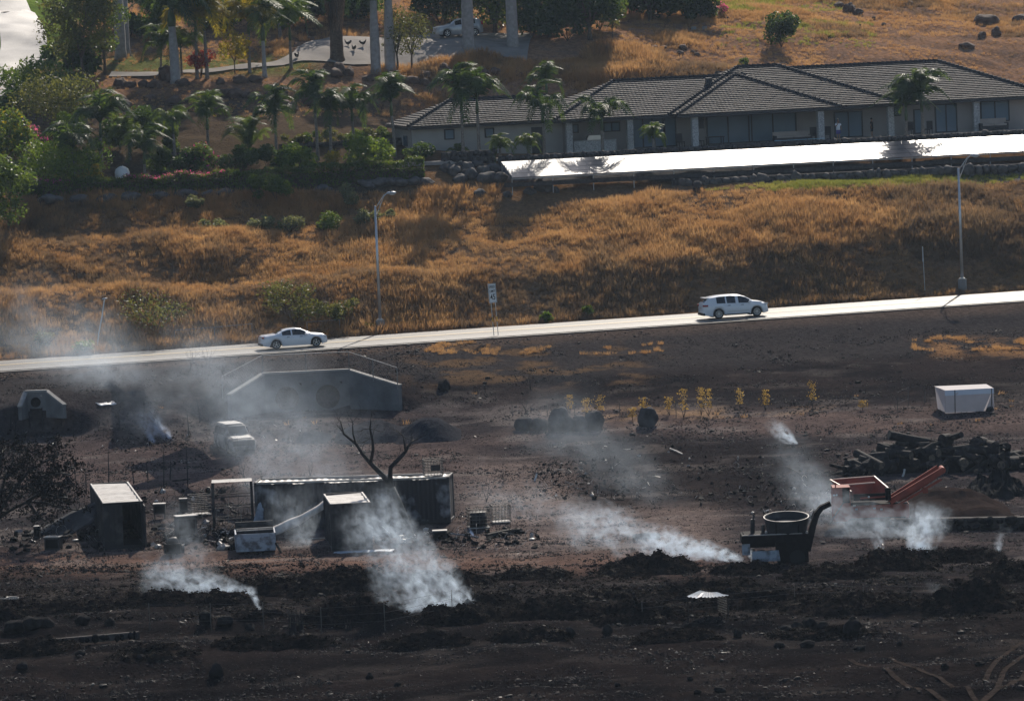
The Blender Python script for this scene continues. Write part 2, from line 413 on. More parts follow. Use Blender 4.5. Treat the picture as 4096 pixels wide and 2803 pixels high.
m_clad = mat('ledge_stone', (.42, .41, .40), rough=.85, spec=.3, var=.4, scale=9, bump=.8, bscale=11)
m_tile = mat('roof_tile', (.074, .065, .061), rough=.75, spec=.15, var=.28, scale=2.4, bump=.25, bscale=16)
m_tile2 = mat('ridge_tile', (.050, .047, .048), rough=.85, spec=.12, var=.2, scale=2.4)
m_fascia = mat('dark_fascia', (.045, .042, .042), rough=.6, spec=.4, var=.15)
m_glass = mat('window_glass_sky_tint', (.15, .205, .25), rough=.06, spec=.6, var=.15, scale=.3)  # bluish base colour paints in the reflected sky
m_frame = mat('bronze_frame', (.025, .024, .024), rough=.45, spec=.4, var=.1)
m_paver = mat('terrace_paver', (.33, .29, .26), rough=.8, var=.2, scale=2)
PIT = math.tan(R(22.3))
def hz(z): return z-FLZ
def lerp(a, b, t): return a+(b-a)*t
roof = MB().box((3, 12, hz(EAVE)+.02), (3, 3, .05)).build('roof', m_fascia, house)
def tiles(eL, eR, tR, tL, n=None, flat=False):
    """stepped tile courses on one roof face; every course is one piece"""
    eL, eR, tR, tL = map(Vector, (eL, eR, tR, tL))
    up = ((tL+tR)-(eL+eR))/2; along = (eR-eL).normalized()
    nn = along.cross(up - along*up.dot(along)).normalized()
    if nn.z < 0: nn = -nn
    slope = abs((up-along*up.dot(along)).length); n = n or max(3, int(slope/.38))
    for k in range(n):
        t0, t1 = k/n, (k+1)/n
        a0, b0, a1, b1 = lerp(eL, tL, t0), lerp(eR, tR, t0), lerp(eL, tL, t1), lerp(eR, tR, t1)
        L = (b0-a0).length; seg_ = max(1, int(L/.34)); vs_ = []; fs_ = []
        sag = rnd.uniform(-.006, .006)
        for i in range(seg_):
            u0, u1 = i/seg_, (i+1)/seg_
            h = .085 + rnd.uniform(-.010, .010) + sag; g = .005/L if L > .1 else 0
            q0, q1 = lerp(a0, b0, u0+g), lerp(a0, b0, u1-g); r0, r1 = lerp(a1, b1, min(u0+g, 1)), lerp(a1, b1, max(u1-g, 0))
            qm = (q0+q1)/2; rm = (r0+r1)/2; o = len(vs_)
            vs_ += [q0+nn*h, qm+nn*(h+.014), q1+nn*h, r0+nn*.006, rm+nn*.016, r1+nn*.006, q0, q1]
            fs_ += [(o, o+1, o+4, o+3), (o+1, o+2, o+5, o+4), (o+6, o+7, o+2, o+1, o)]
        MB().add(vs_, fs_).build('tile_course', m_tile, roof)
def caps(a, b, r=.12, n=None):
    a, b = Vector(a), Vector(b); L = (b-a).length; n = n or int(L/.42); mb = MB(); d = (b-a)/L
    for i in range(n):
        p = a + d*(L*i/n); q = a + d*(L*(i+1)/n+.05)
        mb.tube([p+Vector((0, 0, .10)), q+Vector((0, 0, .05))], [r*1.25, r*.95], 6)
    mb.build('ridge_cap', m_tile2, roof)
def hip(x0, x1, dep, h, depth_ridge=False, faces='flr', back=None):
    e = hz(EAVE); zt_ = e + h*PIT; o = Vector
    if depth_ridge:                       # ridge runs away from the front
        xm = (x0+x1)/2; yb = back; A_ = (xm, dep+h, zt_); Bk = (xm, yb, zt_)
        tiles((x0, dep, e), (x1, dep, e), A_, A_)
        tiles((x0, yb, e), (x0, dep, e), A_, Bk); tiles((x1, dep, e), (x1, yb, e), Bk, A_)
        caps((x0, dep, e), A_); caps((x1, dep, e), A_); caps(A_, Bk)
        MB().box(((x0+x1)/2, dep+.02, e-.14), (x1-x0, .05, .24)).build('fascia', m_fascia, roof)
        MB().add([(x0+.05, dep+.05, e-.02), (x1-.05, dep+.05, e-.02), (x1-.05, dep+5, e-.02), (x0+.05, dep+5, e-.02)], [(0, 1, 2, 3)]).build('soffit', m_fascia, roof)
        return
    y1 = dep+2*h; Lr = (x0+h, dep+h, zt_); Rr = (x1-h, dep+h, zt_)
    tiles((x0, dep, e), (x1, dep, e), Rr, Lr)
    if 'l' in faces: tiles((x0, y1, e), (x0, dep, e), Lr, Lr); caps((x0, dep, e), Lr)
    if 'r' in faces: tiles((x1, dep, e), (x1, y1, e), Rr, Rr); caps((x1, dep, e), Rr)
    MB().add([(x1, y1, e), (x0, y1, e), Lr, Rr], [(0, 1, 2, 3)]).build('rear_slope', m_tile, roof)
    caps(Lr, Rr)
    MB().box(((x0+x1)/2, dep+.02, e-.14), (x1-x0, .05, .24)).build('fascia', m_fascia, roof)
    if 'l' in faces: MB().box((x0+.02, (dep+y1)/2, e-.14), (.05, 2*h-.1, .24)).build('fascia', m_fascia, roof)
    MB().add([(x0+.05, dep+.05, e-.02), (x1-.05, dep+.05, e-.02), (x1-.05, y1-.05, e-.02), (x0+.05, y1-.05, e-.02)], [(0, 1, 2, 3)]).build('soffit', m_fascia, roof)
xA = fac(1632, 517, 3.)[0]; xB = fac(2218, 487, 1.5)[0]; xC0 = fac(2710, 463, 0)[0]; xC1 = fac(3365, 424, 0)[0]
xD1 = fac(3612, 411, 1.5)[0]; xE1 = 32.6
hip(xA, xB+5.5, 3.0, 4.7, faces='l')
hip(xB, xC0+15.5, 1.5, 7.0, faces='l')
hip(xC0, xC1, 0.0, (xC1-xC0)/2, depth_ridge=True, back=13.5)
hip(xD1-20.8, xD1, 1.5, 8.6, faces='lr')
hip(xD1-19.5, xE1, 3.0, 7.8, faces='r')
MB().box((fac(2835, 322, 7)[0], 7.0, hz(EAVE)+5.2*PIT+.42), (.5, .5, .5)).build('vent', m_fascia, roof)
# floor and walls
MB().box((3.5, 7.5, -.15), (60, 17.6, .3)).build('terrace_floor', m_paver, house)
WD = 4.2
MB().box(((xB+xE1)/2, WD+.12, 1.4), (xE1-xB-2.2, .24, 2.8)).build('wall', m_stucco, house)
MB().box((xE1-1.2, WD+5, 1.4), (.24, 10, 2.8)).build('wall', m_stucco, house)
MB().box(((xA+.43+xB+1.42)/2, 3.75, 1.4), (xB+1.42-xA-.43, .24, 2.8)).build('wall', m_pale, house)
MB().box((xA+.55, 7.7, 1.4), (.24, 8.1, 2.8)).build('wall', m_pale, house)
MB().box((xB+1.3, 3.1, 1.4), (.24, 2.4, 2.8)).build('wall', m_stucco, house)
# stone clad columns along the eave line
for px, dp in ((2275, 2.0), (2519, 2.0), (2779, .55), (3283, .55), (3563, 2.0), (3906, 3.5)):
    MB().box((fac(px, 520, dp)[0], dp, 1.4), (.52, .52, 2.8)).build('column', m_clad, house)
def window(px0, px1, py0, py1, n, dep, divs=None):
    x0, z1 = fac(px0, py0, dep); x1, z0 = fac(px1, py1, dep); z0 = hz(z0); z1 = hz(z1); z0 = max(z0, .05)
    f = MB(); t = .09
    f.box(((x0+x1)/2, dep-.03, z1), (x1-x0+t, .1, t)).box(((x0+x1)/2, dep-.03, z0), (x1-x0+t, .1, t))
    xs = [lerp(x0, x1, u) for u in (divs or [i/n for i in range(n+1)])]
    for x in xs: f.box((x, dep-.03, (z0+z1)/2), (t*1.15, .098, z1-z0))
    fr = f.build('window', m_frame, house)
    for a, b in zip(xs[:-1], xs[1:]):
        MB().box(((a+b)/2, dep-.01, (z0+z1)/2), (b-a-t, .03, z1-z0-t)).build('pane', m_glass, fr)
W_ = WD-.01
window(2414, 2478, 493, 524, 2, W_); window(2290, 2312, 500, 530, 1, W_)
window(2530, 2705, 478, 592, 5, W_, [0, .23, .45, .72, .74, 1])
window(2826, 3186, 468, 585, 5, W_, [0, .235, .47, .50, .74, 1])
window(3337, 3450, 450, 560, 2, W_); window(3575, 3602, 432, 462, 1, W_)
window(3655, 3690, 440, 540, 1, W_); window(3740, 3828, 420, 530, 2, W_); window(3922, 4036, 408, 482, 2, W_)
window(1778, 1816, 520, 556, 1, 3.62); window(1940, 1975, 515, 548, 1, 3.62)
sw = MB(); zc = 1.55
sw.box((xA+.41, 6.2, zc), (.06, 1.5, .9)); so = sw.build('window', m_frame, house)
for k in (-.36, .36): MB().box((xA+.38, 6.2+k, zc), (.03, .62, .78)).build('pane', m_glass, so)
MB().box((fac(2150, 560, 3.6)[0], 3.60, 1.15), (1.0, .06, 2.2)).build('door', m_frame, house)
MB().box((fac(2838, 500, 4.1)[0]-.9, 4.12, 1.95), (.8, .1, 1.1)).build('shutter', m_frame, house)

# terrace furniture
m_cush = mat('beige_cushion', (.36, .30, .26), rough=.95, var=.1)
m_wick = mat('dark_wicker', (.05, .045, .045), rough=.8, var=.3, scale=20)
m_chrome = mat('steel', (.5, .5, .5), rough=.3, metal=1., var=.1)
def hw(x, dep, z=0.): return HO + HDX*x + HDN*dep + Vector((0, 0, FLZ+z))
def sofa(px, dep, wd, label):
    x = fac(px, 560, dep)[0]; s = empty('outdoor_sofa', hw(x, dep), PSI, label, 'sofa')
    MB().box((0, 0, .22), (wd, .85, .30)).build('base', m_wick, s); MB().box((0, .36, .62), (wd, .18, .5)).build('backrest', m_cush, s)
    for k in range(2): MB().box(((k-.5)*wd*.46, -.05, .44), (wd*.44, .7, .14)).build('cushion', m_cush, s)
    for sx in (-1, 1): MB().box((sx*(wd/2-.08), 0, .45), (.16, .85, .22)).build('armrest', m_wick, s)
    return s
sofa(3170, 1.6, 3.3, 'long beige outdoor sofa under the big picture window of the house')
sofa(3975, 3.0, 2.5, 'short beige outdoor sofa below the rightmost double window of the house').scale = (1, 1, 1.2)
x = fac(2377, 590, 2.6)[0]; bc = empty('barbecue_counter', hw(x, 2.6), PSI, 'pale stone barbecue counter with a steel grill lid on the terrace', 'counter')
MB().box((0, 0, .45), (3.7, .7, .9)).build('counter', m_clad, bc); MB().box((0, 0, .93), (3.8, .78, .06)).build('counter_top', m_pale, bc)
MB().prism([(-.65, .97), (.65, .97), (.65, 1.15), (.5, 1.36), (-.5, 1.36), (-.65, 1.15)], lambda a, b: (a, -.28, b), lambda a, b: (a, .28, b)).build('grill_lid', m_chrome, bc)
def chair(px, dep, rz, label):
    x = fac(px, 560, dep)[0]; s = empty('patio_chair', hw(x, dep), PSI+rz, label, 'chair')
    MB().box((0, 0, .42), (.55, .55, .08)).build('seat', m_wick, s); MB().box((0, .26, .78), (.55, .07, .7)).build('backrest', m_wick, s)
    for i in (-1, 1):
        for j in (-1, 1): MB().box((i*.24, j*.24, .19), (.05, .05, .38)).build('leg', m_wick, s)
G_ = 'dark wicker chairs on the house terrace'
for px, dp in ((2722, 2.6), (2800, 2.6), (3252, 1.8), (3310, 2.2), (3640, 2.8), (3715, 2.6)):
    chair(px, dp, rnd.uniform(-1, 1), 'dark wicker patio chair on the house terrace')
for o in list(COL.objects):
    if o.name.startswith('patio_chair'): o['group'] = G_
tb = empty('patio_table', hw(fac(2860, 570, 2.6)[0], 2.6), PSI, 'dark low patio table left of the picture window', 'table')
MB().box((0, 0, .7), (1.5, .9, .06)).build('table_top', m_wick, tb)
for i in (-1, 1):
    for j in (-1, 1): MB().box((i*.65, j*.36, .34), (.07, .07, .66)).build('leg', m_wick, tb)

# lava rock terrace wall: mortared core with stones
m_lava = mat('lava_stone', (.075, .066, .062), rough=.9, spec=.3, var=.5, scale=3.5, bump=.6, bscale=14)
m_core = mat('wall_mortar', (.07, .062, .058), rough=.95, spec=.1, var=.3, scale=4)
def rockwall(name, p0, p1, hgt, thick, stone, label, m, base_z, top_z, n_max=300, cap=True, seed=1, seg_len=None):
    L = (Vector(p1)-Vector(p0)).length; d = (Vector(p1)-Vector(p0)); rz = math.atan2(d.y, d.x)
    w_ = empty(name, (p0[0], p0[1], base_z), rz, label, 'wall')
    MB().box((L/2, thick/2, (top_z-base_z)/2), (L, thick*.8, top_z-base_z-.06)).build('core', m_core, w_)
    protos = [MB().rock((0, 0, 0), (1, 1, 1), seed*7+k, 2 if stone > .5 else 1, .30).mesh('stone', m, True) for k in range(6)]
    rows = max(1, int(round((top_z-base_z)/stone))); cols = int(L/(stone*1.25))
    while rows*cols > n_max: cols = int(cols*.97)
    q = random.Random(seed)
    for r in range(rows):
        x = 0.
        for c_ in range(cols):
            wd = L/cols
            inst('stone', q.choice(protos), w_, ((c_+.5+.35*(r % 2)+q.uniform(-.35, .35))*wd, thick*.06+q.uniform(-.03, .04)*stone, (r+.5+q.uniform(-.1, .1))*(top_z-base_z)/rows),
                 (q.uniform(-.4, .4), q.uniform(-.3, .3), q.uniform(-.3, .3)),
                 (wd*q.uniform(.34, .78), thick*q.uniform(.36, .5), (top_z-base_z)/rows*q.uniform(.36, .78)))
    return w_
pL = hw(fac(1995, 620, -2.2)[0], -2.4); pR = hw(33, -2.4)
rockwall('lava_rock_wall', pL, pR, 1, .55, .42, 'low dark lava rock wall between the house terrace and the solar panels', m_lava, FLZ-1.1, FLZ+.2, 290, seed=2)
pL2 = hw(fac(1770, 610, -1.6)[0], -1.2); pM2 = hw(fac(1990, 620, -2.2)[0], -1.6)
rockwall('lava_rock_wall', pL2, pM2, 1, .5, .45, 'short lava rock garden wall beside the left wing of the house', m_lava, FLZ-1.0, FLZ+.75, 40, seed=3)

# pool net resting on the wall
pn = empty('pool_skimmer', hw(fac(3110, 565, -2.2)[0], -2.2, .26), PSI, 'pale blue pool skimmer net with a long pole lying on the lava wall', 'pool net')
MB().tube([(.25, 0, .02), (4.2, .05, .05)], .022, 6).build('pole', mat('blue_pole', (.35, .55, .65), rough=.4), pn)
MB().tube([(.28*math.cos(a)*1.0, .2*math.sin(a), .03) for a in np.linspace(0, 2*math.pi, 13)], .025, 5).build('net_rim', mat('net_blue', (.25, .45, .6), rough=.5), pn)

# ---------------------------------------------------------------- solar array
m_pv = mat('solar_glass', (.03, .035, .05), rough=.33, spec=1.0, var=.05, scale=1, coat=0.)
m_alu = mat('array_metal', (.35, .35, .36), rough=.4, metal=.8, var=.1)
m_conc = mat('concrete', (.26, .25, .235), rough=.9, var=.22, scale=1.2, bump=.2, bscale=9)
xs0 = -18.5; ncol = 29; pw = 1.72; TOPD, BOTD, TZ, BZ = -5.0, -9.0, 17.9, 16.72
arr = empty('solar_array', HO + HDX*xs0 + HDN*BOTD + Vector((0, 0, 15.9)), PSI, 'long row of glaring white solar panels below the house', 'solar array')
ta = math.atan2(TZ-BZ, TOPD-BOTD); Ls = math.hypot(TZ-BZ, TOPD-BOTD); ph = Ls/4
pm = MB().box((0, 0, 0), (pw-.05, ph-.05, .02)).mesh('panel', m_pv); fm = MB().box((0, 0, -.025), (pw-.012, ph-.012, .035)).mesh('panel_frame', m_alu)
for c_ in range(ncol):
    for r in range(4):
        u = (r+.5)*ph
        p = inst('panel', pm, arr, ((c_+.5)*pw, u*math.cos(ta), BZ-15.9+u*math.sin(ta)), (ta+rnd.uniform(-.006, .006), rnd.uniform(-.004, .004), 0))
        inst('panel_frame', fm, p)
rl = MB()
for r in range(5):
    u = r*ph; rl.bar((0, u*math.cos(ta), BZ-15.9+u*math.sin(ta)-.11), (ncol*pw, u*math.cos(ta), BZ-15.9+u*math.sin(ta)-.11), .05, .07)
rl.build('rail', m_alu, arr)
for c_ in range(0, ncol+1, 2):
    x = c_*pw
    MB().bar((x, .25, -.6), (x, .25, BZ-15.9+.0), .07).build('post', m_alu, arr); MB().bar((x, 3.7, -.2), (x, 3.7, TZ-15.9-.2), .07).build('post', m_alu, arr)
MB().box((ncol*pw/2, .35, .22), (ncol*pw+1.2, .35, .35)).build('footing', m_core, arr)  # dark mortar colour on the footing paints in the shade under the panels

# ---------------------------------------------------------------- terrace people
m_skin = mat('skin', (.30, .17, .11), rough=.6, spec=.3, var=.08)
m_white = mat('white_cloth', (.78, .78, .80), rough=.9, spec=.1, var=.04)
m_navy = mat('purple_shorts', (.10, .09, .28), rough=.9, spec=.1, var=.1)
m_black = mat('black_cloth', (.015, .015, .016), rough=.9, spec=.1, var=.1)
m_hair = mat('dark_hair', (.015, .012, .01), rough=.6, var=.2)
def skin_mesh(name, verts, edges, radii, m, parent, root=0, sub=1):
    me_ = bpy.data.meshes.new(name); me_.from_pydata(verts, edges, []); me_.update(); me_.materials.append(m)
    o = bpy.data.objects.new(name, me_); COL.objects.link(o); o.parent = parent
    o.modifiers.new('skin', 'SKIN'); 
    lay = me_.skin_vertices[0].data
    for i, r in enumerate(radii):
        lay[i].radius = (r, r) if not hasattr(r, '__len__') else r
        lay[i].use_root = (i == root)
    s = o.modifiers.new('sub', 'SUBSURF'); s.levels = sub; s.render_levels = sub
    return o
def person(loc, rz, label, top, bottom, arm_up, scale=1.):
    p = empty('person', loc, rz, label, 'person'); p.scale = (scale,)*3
    V_ = [(0, 0, .95), (0, 0, 1.18), (0, -.01, 1.38), (0, -.01, 1.50), (0, -.02, 1.62), (0, -.02, 1.74)]
    E_ = [(0, 1), (1, 2), (2, 3), (3, 4), (4, 5)]; Rr_ = [(.15, .11), (.14, .10), (.17, .10), .055, .095, .07]
    def chain(start, pts, rs):
        a = start
        for q, r in zip(pts, rs): V_.append(q); Rr_.append(r); E_.append((a, len(V_)-1)); a = len(V_)-1
        return a
    for s in (-1, 1):
        e = chain(0, [(s*.09, 0, .88), (s*.10, -.02, .48), (s*.10, .01, .09), (s*.11, -.10, .035)], [.095, .065, .042, .04])
        if s*arm_up > 0:
            h = chain(2, [(s*.20, 0, 1.40), (s*.27, -.10, 1.16), (s*.10, -.24, 1.40)], [.06, .045, .032])
            base = Vector((s*.10, -.24, 1.40)); dirs = [(-s*.01, -.02, .05)]*4
            for k in range(4): chain(h, [tuple(base+Vector((-s*.03+k*s*.02, -.01, .05))), tuple(base+Vector((-s*.04+k*s*.015, -.03, .09-abs(k-1.5)*.008)))], [.010, .008])
            chain(h, [tuple(base+Vector((s*.035, -.03, .03)))], [.011])
        else:
            h = chain(2, [(s*.20, 0, 1.40), (s*.27, .03, 1.14), (s*.28, -.05, .90)], [.06, .045, .03])
            base = Vector((s*.28, -.05, .90))
            for k in range(4): chain(h, [tuple(base+Vector((0, -.03+k*.02, -.07))), tuple(base+Vector((-s*.02, -.03+k*.018, -.12+abs(k-1.5)*.01)))], [.010, .008])
            chain(h, [tuple(base+Vector((-s*.01, -.05, -.05)))], [.011])
    skin_mesh('body', V_, E_, Rr_, m_skin, p, 0, 1)
    def ring(z, rx, ry, y=0.): return [(rx*math.cos(a), y+ry*math.sin(a), z) for a in np.linspace(0, 2*math.pi, 12, endpoint=False)]
    sh = MB().loft([ring(.86, .185, .135), ring(1.05, .175, .13), ring(1.25, .195, .135), ring(1.40, .205, .12), ring(1.47, .11, .08)], cap=True)
    for s in (-1, 1):
        sh.tube([(s*.17, 0, 1.40), (s*.245, -.01 if s*arm_up <= 0 else -.04, 1.24)], [.075, .078], 8)
    sh.build('shirt', top, p, True)
    st = MB().loft([ring(.93, .175, .13), ring(.80, .185, .135)], cap=True)
    for s in (-1, 1): st.tube([(s*.085, 0, .85), (s*.105, -.01, .52)], [.10, .105], 8)
    st.build('shorts', bottom, p, True)
    MB().rock((0, .012, 1.715), (.098, .108, .095), 3, 2, .05).build('hair', m_hair, p, True)
    f = MB()
    for s in (-1, 1): f.rock((s*.034, -.105, 1.665), (.014, .008, .008), 1, 1, 0.)
    f.build('eyes', m_black, p); MB().rock((0, -.118, 1.635), (.014, .02, .022), 2, 1, .0).build('nose', m_skin, p)
    return p
person(hw(fac(3349, 530, .2)[0], -.1), PSI+.15, 'person in a white shirt and purple shorts, hand raised to the face', m_white, m_navy, -1)
person(hw(fac(3484, 510, 2.8)[0], 2.6), PSI+1.0, 'person in dark clothing standing by the house wall', m_black, m_black, 0, .92)
# ================================================================ plants
def leafset(P, size, flat=0., asp=.42, rs=None, droop=0.):
    """leaf-sized rhombs at points P (n,3)"""
    rs = rs or nr; n = len(P)
    a = rs.normal(size=(n, 3)); a[:, 2] = a[:, 2]*(1-flat) - droop; a /= np.linalg.norm(a, axis=1)[:, None]
    b = np.cross(a, rs.normal(size=(n, 3))); b /= np.linalg.norm(b, axis=1)[:, None]+1e-9
    s = size*rs.uniform(.6, 1.35, size=(n, 1))
    V_ = np.stack([P-a*s, P+b*s*asp, P+a*s, P-b*s*asp], 1).reshape(-1, 3)
    return V_, np.arange(4*n).reshape(n, 4)
def clump_points(clumps, n, rs, inner=.55):
    rs = rs or nr; w_ = np.array([c[3]**2 for c in clumps]); k = rs.choice(len(clumps), n, p=w_/w_.sum())
    c = np.array(clumps)[k]; d = rs.normal(size=(n, 3)); d /= np.linalg.norm(d, axis=1)[:, None]
    r = c[:, 3:4]*rs.uniform(inner, 1.08, size=(n, 1)); zs = c[:, 4:5] if c.shape[1] > 4 else .8
    return c[:, :3] + d*r*np.concatenate([np.ones((n, 2)), np.ones((n, 1))*zs], 1)
def leafmat(name, c, c2, trans=.5, spec=.3, rough=.5, scale=1.1): return mat(name, c, rough=rough, spec=spec, col2=c2, scale=scale, trans=trans, trcol=(1.6, 1.5, .75), thr=(.35, .65))
L_dark = leafmat('leaf_dark', (.030, .060, .020), (.075, .115, .034))
L_mid = leafmat('leaf_mid', (.050, .088, .022), (.12, .165, .038))
L_olive = leafmat('leaf_olive', (.06, .075, .030), (.13, .13, .050))
L_bright = leafmat('leaf_bright', (.06, .11, .02), (.15, .21, .035))
L_yellow = leafmat('leaf_yellow', (.14, .15, .02), (.34, .26, .03))
L_sage = leafmat('leaf_sage', (.10, .115, .075), (.18, .19, .12), spec=.3)
L_pink = leafmat('bract_pink', (.40, .05, .26), (.60, .12, .42), spec=.2)
L_red = leafmat('leaf_red', (.14, .02, .03), (.30, .05, .04), spec=.3)
L_dry = leafmat('leaf_scorched', (.19, .125, .045), (.36, .25, .10), spec=.3)
L_burnt = leafmat('leaf_burnt', (.008, .008, .008), (.022, .018, .014), trans=.03, spec=.0)
m_bark = mat('bark', (.10, .075, .055), rough=.9, var=.35, scale=6, bump=.5, bscale=16)
m_royal = mat('royal_palm_bark', (.30, .285, .275), rough=.85, var=.18, scale=3, bump=.2, bscale=9)
m_palmt = mat('palm_bark', (.20, .175, .15), rough=.9, var=.3, scale=7, bump=.5, bscale=12)
m_shaft = mat('crownshaft', (.07, .10, .035), rough=.5, spec=.4, var=.2)
m_charb = mat('charred_bark', (.014, .013, .013), rough=.75, spec=.4, var=.4, scale=9, bump=.6, bscale=20)
m_skirt = mat('dead_fronds', (.22, .14, .09), rough=.9, var=.4, scale=8, trans=.2)

# ---- palm fronds (shared meshes), frond grows along +X from the crown
def frond_mesh(name, m, L=2.4, rise=.55, fall=1.5, leaf=.62, n=30, hang=.6, seed=0, wid=.075):
    q = random.Random(seed); V_ = []; F_ = []
    def path(t): return Vector((L*(t*.98-.30*t*t*fall/1.5), 0, rise*math.sin(t*2.2)*1.25 - fall*t**2.4))
    pts = [path(i/9) for i in range(10)]
    mb = MB(); mb.tube(pts, [.035*(1-.8*i/9)+.006 for i in range(10)], 4, False)
    for i in range(n):
        t = .10+.88*i/(n-1); p = path(t); tg = (path(min(t+.02, 1))-path(t-.02)).normalized()
        ll = leaf*(.45+.75*math.sin(math.pi*min(1, t*.9+.12)))*q.uniform(.85, 1.15)
        for s in (-1, 1):
            for e in range(2):
                d = (Vector((0, s, 0))*q.uniform(.6, 1.)+tg*q.uniform(.35, .75)+Vector((0, 0, -hang*q.uniform(.3, 1.2)+(.4 if e else -.05)))).normalized()
                w_ = tg*wid*.5; m1 = p+d*ll*.5; e1 = p+d*ll+Vector((0, 0, -hang*ll*.45))
                o = len(V_); V_ += [p-w_*.4, p+w_*.4, m1+w_, m1-w_, e1]; F_ += [(o, o+1, o+2, o+3), (o+3, o+2, o+4)]
    mb.add(V_, F_); return mb.mesh(name, m)
FR = {}
for key, m in (('dark', L_dark), ('mid', L_mid), ('yellow', L_yellow), ('bright', L_bright)):
    FR[key] = [frond_mesh('frond', m, rise=r_, fall=f_, seed=k, L=l_) for k, (r_, f_, l_) in enumerate(((1.2, 1.2, 3.0), (.9, 1.9, 3.3), (.55, 2.3, 3.2), (1.0, 1.5, 3.6)))]
LONG = [frond_mesh('frond', L_mid, L=3.2, rise=1.3, fall=.7, leaf=.5, n=32, hang=.15, seed=k, wid=.05) for k in range(3)]
def trunk_mesh(h, r0, r1, m, lean=(0, 0), n=8, seg=7, swell=0., rings=True):
    mb = MB(); k = seg*2 if rings else seg; pts = []; rs = []
    for i in range(k+1):
        t = i/k; pts.append((lean[0]*t*t, lean[1]*t*t, h*t-.15*(i == 0)))
        rs.append((r0+(r1-r0)*t)*(1+swell*math.sin(math.pi*min(1, t*1.15)))*(1.04 if i % 2 and rings else 1.)*(1.3 if i == 0 else 1.))
    return mb.tube(pts, rs, n).mesh('trunk', m, True)
def palm(loc, h, key='dark', n=10, fl=1., label='', group=None, r=.13, up=.5, seed=0, shaft=True, tm=None, long=False, name='palm_tree', rz0=None, royal=False):
    q = random.Random(seed*31+5); p = empty(name, loc, q.uniform(0, 6.28), label, 'palm', group)
    ln = (q.uniform(-.25, .25)*h*.12, q.uniform(-.25, .25)*h*.12)
    inst('trunk', trunk_mesh(h, r*1.15, r*.8, tm or m_palmt, ln, swell=.12 if royal else 0), p)
    top = Vector((ln[0], ln[1], h))
    if shaft: MB().tube([top-Vector((0, 0, .05)), top+Vector((0, 0, .35*fl)), top+Vector((0, 0, .95*fl))], [r*.95, r*1.05, r*.45], 7).build('crownshaft', m_shaft, p, True); top = top+Vector((0, 0, .85*fl))
    ms = LONG if long else FR[key]
    for i in range(n):
        a = 2*math.pi*i/n*1.0 + q.uniform(-.25, .25); el = q.uniform(-1.0, .1) if not long else q.uniform(-.75, .1)
        inst('frond', ms[i % len(ms)] if not long else q.choice(ms), p, top, (q.uniform(-.15, .15), el-(1-up)*.15, a), fl*q.uniform(.88, 1.12))
    if shaft: MB().tube([top, top+Vector((.05, .03, 1.3*fl))], [.03, .006], 4).build('spear_leaf', m_shaft, p)
    return p
def pbase(px, py): return ground(px, py, 395.)
GA = 'arching palms along the house terrace'; k_ = 0
TLAB = {1578: 'arching palm standing off the pale left end wall of the house', 1851: 'tall arching palm of a pair before the left wing', 1915: 'full arching palm of a pair before the left wing',
        2177: 'arching palm beside the recessed doorway of the left wing', 2409: 'arching palm in front of the barbecue counter', 3626: 'shorter palm of the pair before the right wing of the house', 3693: 'taller palm of the pair before the right wing of the house'}
for px, pc, wd in ((1578, 425, 1.0), (1851, 402, 1.15), (1915, 418, 1.15), (2177, 455, 1.0), (2409, 485, .95), (3626, 445, 1.0), (3693, 410, 1.1)):
    dep = -.9 if px > 2000 else (-.6 if px > 1600 else 2.0)
    b = hw(fac(px, 560, dep)[0], dep, -.2); zc_ = at(px, pc, b.y).z; k_ += 1
    palm(b, max(1.5, zc_-b.z-.75), 'dark', 9, wd*1.2, TLAB[px], GA, .14, seed=k_)
b = hw(fac(2190, 480, 17)[0], 17, 0); palm(b, at(2180, 345, b.y).z-b.z-.6, 'dark', 9, 1.0, 'palm crown rising behind the left wing roof', GA, .14, seed=77)
b = hw(fac(2617, 590, -1.0)[0], -1.0, 0); palm(b, 1.0, 'bright', 16, .62, 'short bushy date palm in front of the sliding doors', None, .16, seed=12, shaft=False, name='pygmy_palm')
b = hw(fac(2000, 610, -.9)[0], -.9, -.1); palm(b, .9, 'mid', 16, .62, 'short bushy palm left of the palm by the recessed doorway', None, .12, seed=13, shaft=False, name='pygmy_palm')
b = hw(fac(2112, 600, -.9)[0], -.9, -.1); palm(b, 1.0, 'mid', 16, .6, 'short bushy palm directly beside the recessed doorway palm', None, .12, seed=14, shaft=False, name='pygmy_palm')
b = hw(fac(1832, 625, 1.5)[0], 1.5, -.4); palm(b, .45, 'mid', 18, .55, 'cycad rosette of stiff shiny fronds under the left wing window', None, .2, seed=15, shaft=False, name='cycad')
GB = 'arching palms in the hedged garden'
for i, (px, py, pc, wd, key, lab) in enumerate((
        (406, 660, 520, 1.15, 'dark', 'tall arching palm standing behind the white tank'), (299, 735, 615, 1.0, 'dark', 'arching palm rising from the sloping shrub mass'),
        (581, 722, 625, .95, 'dark', 'stout arching palm just right of the white tank'), (834, 610, 490, .95, 'mid', 'slim palm left of the big date palm'),
        (1107, 640, 480, 1.0, 'dark', 'arching palm right of the big date palm'), (1272, 640, 420, 1.0, 'dark', 'tallest arching palm by the red boulder'),
        (1325, 640, 470, .9, 'dark', 'drooping palm close beside the tallest garden palm'), (1418, 610, 455, .95, 'dark', 'narrow palm between the red boulder and the house'),
        (700, 640, 505, .75, 'mid', 'small palm behind the stone garden bench'), (520, 640, 560, .8, 'mid', 'small bright palm behind the white tank'))):
    b = pbase(px, py); palm(b, max(.8, at(px, pc, b.y).z-b.z-.6), key, 11, wd*1.2, lab, GB, .13, seed=40+i)
